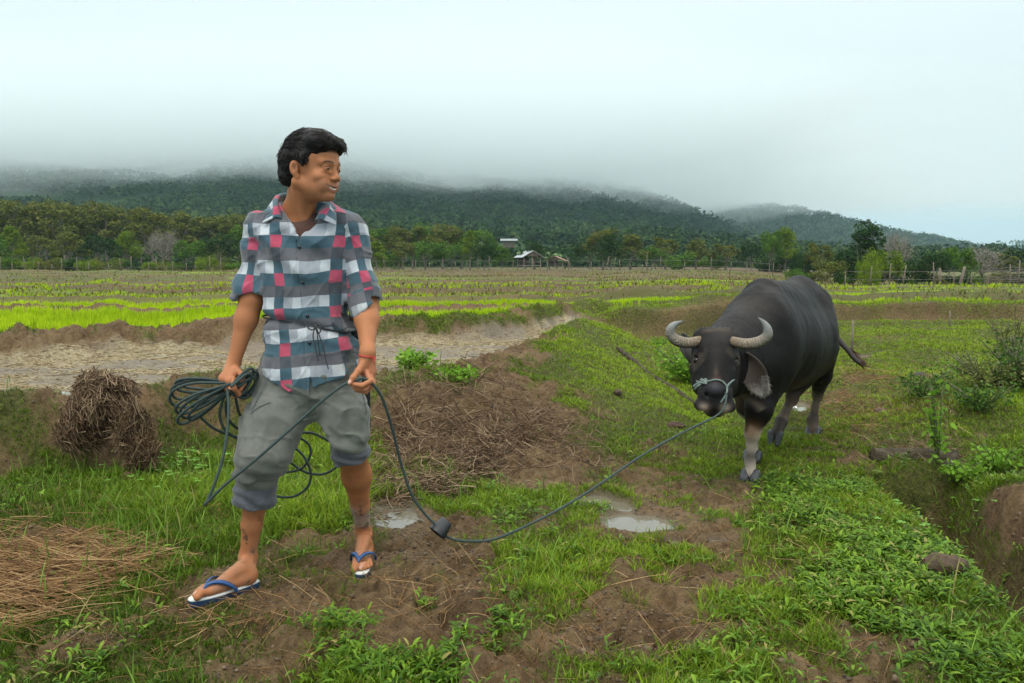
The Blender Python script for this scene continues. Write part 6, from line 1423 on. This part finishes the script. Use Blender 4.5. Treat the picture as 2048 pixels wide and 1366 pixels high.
# ------------------------------------------------------------------ trees, huts and fences at the edge of the fields
ORD = "first second third fourth fifth sixth seventh eighth ninth tenth eleventh twelfth thirteenth fourteenth fifteenth sixteenth seventeenth eighteenth nineteenth twentieth twenty-first twenty-second twenty-third twenty-fourth twenty-fifth twenty-sixth twenty-seventh".split()
def build_trees():
    rng = np.random.default_rng(71)
    M = {
     'olive': m_crown("olive_leaves", [(0, (.050, .070, .014)), (.4, (.105, .130, .026)), (.75, (.18, .190, .042)), (1, (.24, .20, .06))]),
     'green': m_crown("green_leaves", [(0, (.024, .062, .008)), (.4, (.062, .135, .018)), (.75, (.11, .20, .026)), (1, (.17, .26, .04))]),
     'dark': m_crown("dark_leaves", [(0, (.010, .028, .010)), (.4, (.022, .055, .016)), (.75, (.042, .085, .022)), (1, (.07, .12, .03))]),
     'lime': m_crown("lime_leaves", [(0, (.065, .12, .010)), (.4, (.12, .20, .016)), (.75, (.19, .27, .025)), (1, (.27, .34, .04))], .3),
     'bare': m_crown("grey_twigs", [(0, (.12, .115, .10)), (1, (.24, .23, .20))], 0)}
    bark = simple("bark", (.16, .14, .115), .9, .3, 3); bark2 = simple("pale_bark", (.26, .24, .20), .9, .3, 3)
    def proto(kind, H, W, nleaf, leaf, shape, seed):
        """unit-free tree: returns meshes (trunk, crown)"""
        r = np.random.default_rng(seed); mb = MB(); tips = []
        th = H * (.38 if shape != 'column' else .2); trunk = spline([[0, 0, -.3], [r.normal(0, .03) * H, 0, th * .5], [r.normal(0, .04) * H, r.normal(0, .03) * H, th]], 4); mb.tube(trunk, np.linspace(H * .022, H * .014, len(trunk)), 6)
        nl = {'round': 9, 'tall': 11, 'column': 12, 'droop': 12, 'bare': 16, 'bush': 8}[shape]
        for k in range(nl):
            a = k * 2.4 + r.normal(0, .3); f = (k + .5) / nl
            if shape == 'column': e = np.array([math.cos(a) * W * .28 * (1 - .5 * f), math.sin(a) * W * .28 * (1 - .5 * f), H * (.12 + .80 * f)])
            elif shape == 'tall': e = np.array([math.cos(a) * W * .33 * (1.1 - f), math.sin(a) * W * .33 * (1.1 - f), H * (.38 + .55 * f)])
            elif shape == 'bush': e = np.array([math.cos(a) * W * .36, math.sin(a) * W * .36, H * r.uniform(.15, .7)])
            elif shape == 'droop': e = np.array([math.cos(a) * W * .35, math.sin(a) * W * .35, H * r.uniform(.55, .95)])
            else: e = np.array([math.cos(a) * W * .38 * (1.05 - .5 * f), math.sin(a) * W * .38 * (1.05 - .5 * f), H * (.48 + .42 * f)])
            s = trunk[-1] * (.6 + .4 * f); q = spline([s, (s + e) / 2 + [0, 0, -.04 * H], e], 4); mb.tube(q, np.linspace(H * .010, H * .003, len(q)), 5); tips.append(e)
            for u in range(3 if shape != 'bare' else 12):
                e2 = e + r.normal(0, 1, 3) * [W * .13, W * .13, H * .08] + [0, 0, H * .03]; mb.tube([q[-3], (q[-3] + e2) / 2, e2], [H * .004, H * .003, H * .001], 4)
                if shape == 'bare':
                    for _ in range(5): e3 = e2 + r.normal(0, 1, 3) * [W * .06, W * .06, H * .05]; mb.tube([e2 * .7 + q[-3] * .3, e2, e3], [H * .002, H * .0016, H * .0007], 3)
        T = (np.concatenate(mb.V), [np.concatenate(f) for f in mb.F.values()])
        tips = np.array(tips); I = r.integers(0, len(tips), nleaf); rad = {'round': .20, 'tall': .20, 'column': .20, 'droop': .17, 'bare': .12, 'bush': .26}[shape] * W * r.uniform(.75, 1.25, len(tips))
        d = r.normal(size=(nleaf, 3)); d /= np.linalg.norm(d, axis=1)[:, None]; rr = rad[I] * r.uniform(.35, 1.08, nleaf) ** .6
        P0 = tips[I] + d * rr[:, None] * [1, 1, .72 if shape != 'droop' else 1.1]
        if shape == 'droop': P0[:, 2] -= .5 * np.hypot(P0[:, 0], P0[:, 1]) ** 2 / W
        # sub-clumps with gaps
        cl = noise3(P0[:, 0] * 5 / W * 2, P0[:, 1] * 5 / W * 2, P0[:, 2] * 5 / W * 2, seed); P0 = P0[cl > -.28]; P0[:, 2] = np.maximum(P0[:, 2], .05)
        V, F = cards(P0, leaf * r.uniform(.6, 1.35, len(P0)), r); lum = noise3(P0[:, 0] * 1.2, P0[:, 1] * 1.2, P0[:, 2] * 1.2, seed + 1)
        tint = np.clip(.5 + .28 * lum + r.normal(0, .14, len(P0)) , 0, 1)
        return T, (V, F, np.repeat(tint, 4))
    cache = {}
    def tree(px, pyb, pyt, wpx, Y, kind, shape, label, cat="tree", group=None, name="tree"):
        g0 = P(px, pyb, Y); gz = ground_z(g0[0], Y); top = P(px, pyt, Y)[2]; Hh = max(.8, top - gz); W = wpx / FPX * Y
        variant = int(rng.integers(0, 3)); key = (kind, shape, variant)
        if key not in cache:
            far = Y > 90; rH, rW = Hh, W; T, (V, F, tint) = proto(kind, Hh, W, {'bare': 500}.get(kind, 3800), max(.10, .036 * (Hh + W) / 2 + .06), shape, 100 + len(cache))
            rt = empty(name, (g0[0], Y, gz)); tr = mesh_np("trunk", T[0], T[1], bark2 if kind == 'bare' else bark, rt)
            cr = mesh_np("crown", V, F, M[kind], rt, attrs=dict(tint=tint)); cache[key] = (rt, rH, rW)
        else:
            src, rH, rW = cache[key]; rt = src.copy(); link(rt)
            for c in src.children: q = c.copy(); link(q, rt)
            rt.location = (g0[0], Y, gz)
        rt.scale = (W / rW, W / rW, Hh / rH); rt.rotation_euler = (0, 0, rng.uniform(0, 6.28)); rt['label'] = label; rt['category'] = cat
        if group: rt['group'] = group
        elif 'group' in rt: del rt['group']
    # left wood: back row of olive brown trees, one every few metres
    xs = np.arange(-260, 500, 30)
    for i, x in enumerate(xs):
        top = np.interp(x, [-200, 0, 100, 200, 260, 330, 420, 500], [392, 396, 402, 400, 412, 418, 428, 436]) + rng.normal(0, 4)
        tree(x + rng.normal(0, 3), 540, top, rng.uniform(75, 105), rng.uniform(140, 158), 'olive', 'round' if i % 3 else 'tall', "olive brown tree, %s from the left in the back row of the left wood" % ORD[i], group="back row of the left wood")
    for i, (x, t, w, k, s, lab) in enumerate(((-40, 470, 110, 'green', 'round', "green tree cut by the left edge of the view"), (25, 450, 62, 'lime', 'tall', "tall yellow green bamboo clump at the far left"), (-5, 490, 90, 'lime', 'bush', "low bamboo bush under the yellow green clump at far left"), (85, 470, 80, 'olive', 'round', "dull olive tree right of the yellow green clump"), (140, 462, 84, 'olive', 'tall', "slim olive tree between the bamboo and the dark bush"),
        (203, 470, 76, 'dark', 'round', "dark green round tree near the middle of the left wood"), (255, 463, 62, 'lime', 'tall', "bright green tree right beside the dark round one"), (328, 462, 72, 'bare', 'bare', "leafless grey tree in front of the left wood"), (382, 480, 66, 'green', 'round', "green tree right of the leafless grey tree"), (440, 468, 84, 'dark', 'round', "dark broad tree just left of the man's shoulder"), (425, 500, 60, 'lime', 'bush', "pale bush in front of the dark tree beside the man"), (478, 452, 80, 'green', 'tall', "tall green tree half hidden by the man's sleeve"))):
        tree(x, 541, t, w, 118 + (i % 4) * 4, k, s, lab)
    for i in range(17):
        x = 0 + i * 30 + rng.normal(0, 4); tree(x, 541, rng.uniform(512, 526), rng.uniform(34, 60), 108 + rng.uniform(-3, 3), ('green', 'dark', 'lime', 'olive')[i % 4], 'bush', "low scrub bush, %s from the left along the stake fence" % ORD[i], "bush", "scrub along the left fence", "bush")
    # centre
    for i, x in enumerate(np.arange(560, 985, 33)):
        tree(x + rng.normal(0, 3), 543, np.interp(x, [560, 740, 800, 900, 960, 990], [462, 470, 448, 446, 462, 478]) + rng.normal(0, 3), rng.uniform(66, 88), rng.uniform(140, 150), 'olive' if i % 3 else 'green', 'round', "olive tree, %s from the left in the clump behind the man" % ORD[i], group="clump of trees behind the man")
    for i, (x, t, w, k, s, lab) in enumerate(((752, 488, 60, 'lime', 'tall', "bright green tree just right of the man's sleeve"), (806, 488, 44, 'olive', 'round', "small yellowish olive tree between two dark ones"), (772, 508, 56, 'green', 'bush', "low green bush beside the small olive tree"), (850, 490, 66, 'green', 'round', "mid green tree in front of the olive clump"), (905, 494, 70, 'green', 'round', "second mid green tree, wider, nearer the huts"), (968, 496, 56, 'dark', 'round', "dark rounded tree left of the open hut"), (940, 462, 30, 'lime', 'tall', "yellow green treetop above the wide green tree"), (1003, 500, 44, 'green', 'tall', "slim green tree touching the open hut"), (1070, 488, 50, 'dark', 'round', "dark tree rising behind the open hut"),
        (1177, 484, 66, 'dark', 'round', "dark green round tree right of the small red hut"), (1222, 478, 72, 'dark', 'tall', "tallest dark tree right of the huts"), (1205, 462, 66, 'olive', 'round', "olive crowned tree showing above the dark trees"), (1262, 474, 60, 'olive', 'tall', "thin olive tree right of the tall dark tree"), (1310, 503, 56, 'green', 'round', "round green tree in front of the pale slope"), (1330, 478, 56, 'olive', 'round', "olive tree behind the round green one"), (1365, 508, 60, 'green', 'bush', "broad low green bush near the leaning posts"), (1392, 484, 56, 'olive', 'tall', "olive tree above the broad low bush"), (1450, 492, 60, 'olive', 'round', "olive tree above the gap left of the buffalo's back"), (1425, 512, 50, 'green', 'bush', "small bush below the olive tree left of the buffalo"),
        (1502, 492, 48, 'dark', 'round', "dark tree above the buffalo's withers"), (1540, 468, 46, 'green', 'round', "green tree left of the tall lime one above the buffalo"), (1570, 462, 60, 'lime', 'tall', "tall lime green tree above the buffalo's back"), (1560, 508, 70, 'dark', 'bush', "dark bush below the tall lime green tree"))):
        tree(x, 545, t - 7, w * 1.12, 120 + (i % 5) * 3, k, s, lab)
    # right, nearer and on lower ground
    for i, (x, b, t, w, Y, k, s, lab) in enumerate(((1636, 566, 488, 50, 82, 'olive', 'round', "olive tree above the buffalo's rump"), (1605, 560, 512, 40, 84, 'dark', 'bush', "small dark bush above the buffalo's hips"), (1660, 570, 520, 60, 78, 'olive', 'bush', "yellowish bush left of the tall dark tree"), (1690, 572, 505, 46, 80, 'dark', 'round', "dark tree leaning on the tall one's left side"), (1733, 575, 446, 84, 72, 'dark', 'column', "tall dark columnar tree right of the buffalo"), (1768, 577, 510, 60, 66, 'lime', 'droop', "feathery light green tree right of the tall dark tree"), (1790, 570, 470, 56, 92, 'bare', 'bare', "bare pale tree behind the feathery one"), (1738, 578, 515, 40, 64, 'lime', 'bush', "small lime bush at the foot of the tall dark tree"), (1830, 577, 508, 56, 70, 'dark', 'bush', "dark broad leaved thicket on the right"), (1868, 578, 512, 58, 68, 'dark', 'round', "second dark tree further right in the thicket"), (1896, 578, 500, 40, 74, 'green', 'round', "green tree poking above the thicket"), (1932, 579, 504, 50, 70, 'green', 'tall', "green tree left of the thorn fence"), (1965, 579, 500, 66, 76, 'bare', 'bare', "reddish bare tree at the right"), (2000, 570, 512, 60, 90, 'olive', 'round', "olive tree behind the thorn fence"), (2035, 566, 505, 60, 100, 'dark', 'round', "dark tree at the right edge of the view"), (1820, 470 + 60, 459, 26, 640, 'green', 'round', "lone tree standing on the hill crest at right"), (1838, 535, 462, 18, 640, 'green', 'round', "smaller tree next to the lone one on the crest"))):
        if Y > 300: continue
        tree(x, b, t - 6, w * 1.15, Y, k, s, lab)
    for i in range(12):
        x = 1590 + i * 40 + rng.normal(0, 8); tree(x, 575, rng.uniform(536, 550), rng.uniform(30, 56), 74 + rng.uniform(-4, 6), ('green', 'olive', 'dark')[i % 3], 'bush', "low scrub bush, %s from the left behind the right-hand post fence" % ORD[i], "bush", "scrub along the right fence", "bush")
def build_huts():
    wood = simple("weathered_wood", (.20, .17, .135), .9, .35, 5); tin = simple("tin_sheet", (.42, .46, .48), .45, .15, 2, metal=.3); rust = simple("rusty_tin", (.24, .13, .085), .7, .35, 3); dark = simple("woven_wall", (.13, .11, .08), .9, .3, 4)
    def hut(px, Y, w, d, h, rh, roof, label, posts, wall=True, rz=.35):
        g = P(px, 540, Y); gz = ground_z(g[0], Y); r = empty("hut", (g[0], Y, gz), rz); tag(r, label, "hut")
        for i, x in enumerate(np.linspace(-w / 2, w / 2, posts)):
            for y in (-d / 2, d / 2): MB().box((x, y, h / 2), (.14, .14, h)).build("post", wood, r, False)
        MB().box((0, 0, h * .30), (w * 1.02, d * .96, .12)).build("floor_deck", wood, r, False)
        if wall: MB().box((-w * .18, d * .3, h * .62), (w * .6, .06, h * .55)).build("wall", dark, r, False)
        MB().box((0, -d / 2 - .05, h * .55), (w * 1.0, .05, .08)).build("rail", wood, r, False)
        e = w / 2 + .5; f = d / 2 + .5; t = .05
        for s in (-1, 1):   # gable roof slopes, ridge along y
            V = [[0, -f, h + rh], [0, f, h + rh], [s * e, f, h - .2], [s * e, -f, h - .2]]; V = np.array(V + [[a, b, c - t] for a, b, c in V]); F = np.array([[0, 1, 2, 3], [7, 6, 5, 4], [0, 3, 7, 4], [1, 5, 6, 2], [3, 2, 6, 7]])
            mesh_np("roof", V, F, roof, r, False)
        MB().add([[0, -f * .9, h + rh * .9], [-w / 2, -f * .9, h], [w / 2, -f * .9, h], [0, -f * .9 + .04, h + rh * .9], [-w / 2, -f * .9 + .04, h], [w / 2, -f * .9 + .04, h]], [np.array([[0, 1, 2], [5, 4, 3]])]).build("gable", dark, r, False)
    hut(1058, 128, 2.6, 2.6, 2.0, .8, tin, "open hut on posts with a grey tin gable roof", 3)
    hut(1112, 132, 2.4, 2.4, 1.5, .55, rust, "smaller hut with a rusty brown roof", 3, True, -.2)
    g = P(1018, 482, 300); r = empty("cabin", (g[0], 300, hill_h(np.array([g[0]]), np.array([300.0]))[0])); tag(r, "tiny white roofed cabin on the slope above the huts", "cabin")
    MB().box((0, 0, 1.6), (4, 3, 3.2)).build("wall", dark, r, False); MB().box((0, 0, 3.6), (6, 4.6, .7)).build("roof", simple("white_sheet", (.65, .67, .68), .5), r, False)
    # green tea mound
    g = P(1065, 520, 215); th = np.linspace(0, 6.283, 48, endpoint=False); V = [[0, 0, 4.6]]; F = []
    for k in range(1, 9):
        q = k / 8; V += [[math.cos(a) * 17 * q, math.sin(a) * 18 * q, 4.6 * (1 - q ** 2.2) - .6] for a in th]
    V = np.array(V) + [g[0], 225, .2]; F4 = np.array([[1 + (k - 1) * 48 + i, 1 + k * 48 + i, 1 + k * 48 + (i + 1) % 48, 1 + (k - 1) * 48 + (i + 1) % 48] for k in range(1, 8) for i in range(48)]); F3 = np.array([[0, 1 + i, 1 + (i + 1) % 48] for i in range(48)])
    b = NB("tea_slope"); n = b.noise(.5, 4); b.set(color=b.ramp(n, [(.3, (.05, .10, .02)), (.7, (.10, .17, .035))]), rough=.9); b.bump(b.noise(1.5, 3), 1, .6)
    tag(mesh_np("green_slope", V, [F4, F3], b.m), kind='structure')
def build_fences():
    rng = np.random.default_rng(81); wood = simple("old_post", (.17, .14, .11), .9, .35, 4); wire = simple("fence_wire", (.16, .15, .14), .6)
    def fence(name, pts, step, h, label, hj=.3, rails=2, rad=.045):
        w = [P(x, y, Y) for x, y, Y in pts]; w = [np.array([a[0], a[1], ground_z(a[0], a[1])]) for a in w]; r = empty(name, tuple(w[0])); I = Matrix.Translation(-Vector(w[0])); tag(r, label, "fence"); q = np.array(w); s = np.concatenate([[0], np.cumsum(np.linalg.norm(np.diff(q[:, :2], axis=0), axis=1))]); u = np.arange(0, s[-1], step); u = u + rng.uniform(-.3, .3, len(u)) * step; X = np.interp(u, s, q[:, 0]); Y = np.interp(u, s, q[:, 1]); Z = surf(X, Y); tops = []
        for x, y, z in zip(X, Y, Z):
            hh = h * rng.uniform(1 - hj, 1 + hj); t = np.array([x + rng.normal(0, .07) * hh, y, z + hh]); p = mesh_np("post", *tube_np([[x, y, z - .2], [(x + t[0]) / 2 + rng.normal(0, .01), y, z + hh / 2], t], [rad, rad * .9, rad * .7], 5), wood, r); p.matrix_parent_inverse = I; tops.append(t - [0, 0, .12])
        for k in range(rails):
            L = [np.array([x, y, z + h * (.4 + .4 * k)]) for x, y, z in zip(X, Y, Z)]
            if len(L) > 1: m = mesh_np("wire", *tube_np(L, .012, 4), wire, r); m.matrix_parent_inverse = I
    fence("fence", [(-60, 541, 100), (200, 541, 102), (470, 541, 104)], 1.5, 1.3, "rough stake fence along the foot of the left wood", .4, 1, .06)
    fence("fence", [(740, 545, 96), (1000, 545, 98), (1240, 547, 98)], 2.3, 1.5, "post and wire fence in front of the huts")
    fence("fence", [(1240, 550, 88), (1400, 551, 86), (1560, 553, 82)], 2.2, 1.4, "post and wire fence between the huts and the buffalo")
    fence("fence", [(1690, 580, 60), (1850, 581, 58), (1990, 582, 54), (2080, 583, 50)], 1.35, 1.35, "post fence in front of the right-hand thicket", .35, 2, .05)
    # thorn fence of stacked branches
    c0, c1 = P(1965, 580, 56), P(2090, 582, 52); r = empty("branch_fence", (c0[0], c0[1], ground_z(c0[0], c0[1]))); tag(r, "fence of stacked horizontal branches at the far right", "fence"); I = Matrix.Translation(-r.location)
    for k in range(10):
        z = .15 + .12 * k; L = [c0 + (c1 - c0) * t for t in np.linspace(0, 1, 9)]; L = [np.array([a[0], a[1], ground_z(a[0], a[1]) + z + rng.normal(0, .03)]) for a in L]; m = mesh_np("branch", *tube_np(L, .022, 5), wood, r); m.matrix_parent_inverse = I
    # single poles and stakes
    def pole(px, py, Y, top, lean, rad, label, group=None):
        g = P(px, py, Y); z = ground_z(g[0], Y); t = P(px + lean, top, Y); V, F = tube_np([[g[0], Y, z - .1], [(g[0] + t[0]) / 2, Y, (z + t[2]) / 2], t], [rad, rad * .9, rad * .7], 6); tag(mesh_np("stake", V, F, wood), label, "stake", group)
    pole(1704, 668, 9.6, 640, 2, .014, "thin upright stake in the grass right of the buffalo's rump")
    pole(1900, 645, 12.5, 622, 0, .012, "short thin stake near the right grass bank")
    pole(1146, 545, 96, 512, -14, .06, "tall pole leaning left beside the small hut")
    pole(1212, 548, 92, 512, 6, .06, "tall pole right of the leaning one")
    pole(1283, 548, 90, 528, 3, .06, "left upright of the rough tripod posts"); pole(1296, 549, 90, 524, -5, .06, "middle post of the rough tripod"); pole(1302, 549, 88, 526, 4, .06, "right post of the rough tripod")
    pole(1918, 590, 44, 533, 12, .09, "thick dark post leaning right beside the branch fence"); pole(1880, 588, 46, 536, 0, .08, "upright dark post left of the thick leaning one")
    for i, x in enumerate((288, 296, 306, 315, 318)): pole(x, 568, 30, 558 + i % 2 * 2, 1, .03, "pale short stick, %s of five standing in the stubble" % ORD[i], "sticks standing in the stubble")
def build_props():
    rng = np.random.default_rng(91)
    # fallen trunk beside the grassy ridge
    b = NB("wet_bark"); n = b.noise(14, 6, .65, b.obj()); b.set(color=b.ramp(n, [(.3, (.022, .018, .012)), (.55, (.065, .055, .036)), (.75, (.13, .115, .08))]), rough=.8, spec=.1); b.bump(n, .8, .02); mb_ = b.m
    pts = []
    for x, y, Y in ((1236, 668, 9.4), (1262, 684, 8.9), (1300, 700, 8.4), (1345, 714, 7.9), (1392, 726, 7.5)):
        c = P(x, y, Y); pts.append([c[0], c[1], ground_z(c[0], c[1]) + .012])
    q = spline(pts, 10); V, F = tube_np(q, np.linspace(.024, .034, len(q)), 12, wob=.10, seed=3); tag(mesh_np("fallen_log", V, F, mb_), "grey fallen log lying beside the grassy path", "log")
    # hollow log bridging the ditch
    a = PG(1745, 905, -.06); c = PG(1915, 912, -.06); zt = -.10; L = [np.array([a[0] - .02, a[1] - .05, zt]), np.array([(a[0] + c[0]) / 2, (a[1] + c[1]) / 2 - .02, zt + .01]), np.array([c[0], c[1], zt])]
    q = spline(L, 10); V, F = tube_np(q, .075, 18, wob=.06, seed=5); tag(mesh_np("culvert_log", V, F, mb_), "dark wet log bridging the head of the ditch", "log")
    V, F = tube_np([PG(1895, 935, -.05) , PG(1912, 905, .02)], [.03, .02], 8, wob=.2); tag(mesh_np("stump", V, F, mb_), "short dark stump at the right end of the ditch log", "stump")
    def rock(px, py, r, label, colr, name="stone"):
        c = PG(px, py, 0); z = ground_z(c[0], c[1]); c = PG(px, py, z); z = ground_z(c[0], c[1]); E = SDF(); E.ell((c[0], c[1], z + r[2] * .4), r); v, f = E.mesh(*bounds(E, .02), min(r) / 7, lambda q: min(r) * .5 * fbm3(q[:, 0] / min(r), q[:, 1] / min(r), q[:, 2] / min(r), 3, int(px)), margin=min(r)); tag(mesh_np(name, v, f, simple(name + "_surface", colr, .8, .35, 30, .6, 120)), label, name)
    rock(1840, 768, (.07, .06, .05), "dark stone on the grass below the right hummock", (.035, .032, .03))
    rock(1235, 775, (.035, .03, .025), "small dark clod on the grassy path", (.06, .04, .025), "clod")
    rock(1352, 862, (.07, .05, .035), "reddish dung heap in the grass before the buffalo", (.06, .032, .018), "dung")
    rock(1762, 812, (.05, .04, .03), "pinkish clod behind the ditch log", (.10, .06, .035), "clod")
    rock(1888, 1150, (.09, .06, .05), "brown clod in the turf at lower right", (.075, .048, .025), "clod")
    c = PG(1587, 808, 0); z = ground_z(c[0], c[1]) + .03; tag(mesh_np("plastic_scrap", [[c[0] - .03, c[1], z], [c[0] + .03, c[1] + .02, z + .015], [c[0] + .025, c[1] - .03, z + .005], [c[0] - .02, c[1] - .04, z + .012]], np.array([[0, 1, 2, 3]]), simple("white_plastic", (.75, .75, .75), .4)), "white scrap of plastic in the wet grass under the buffalo", "scrap")
build_trees(); build_huts(); build_fences(); build_props()
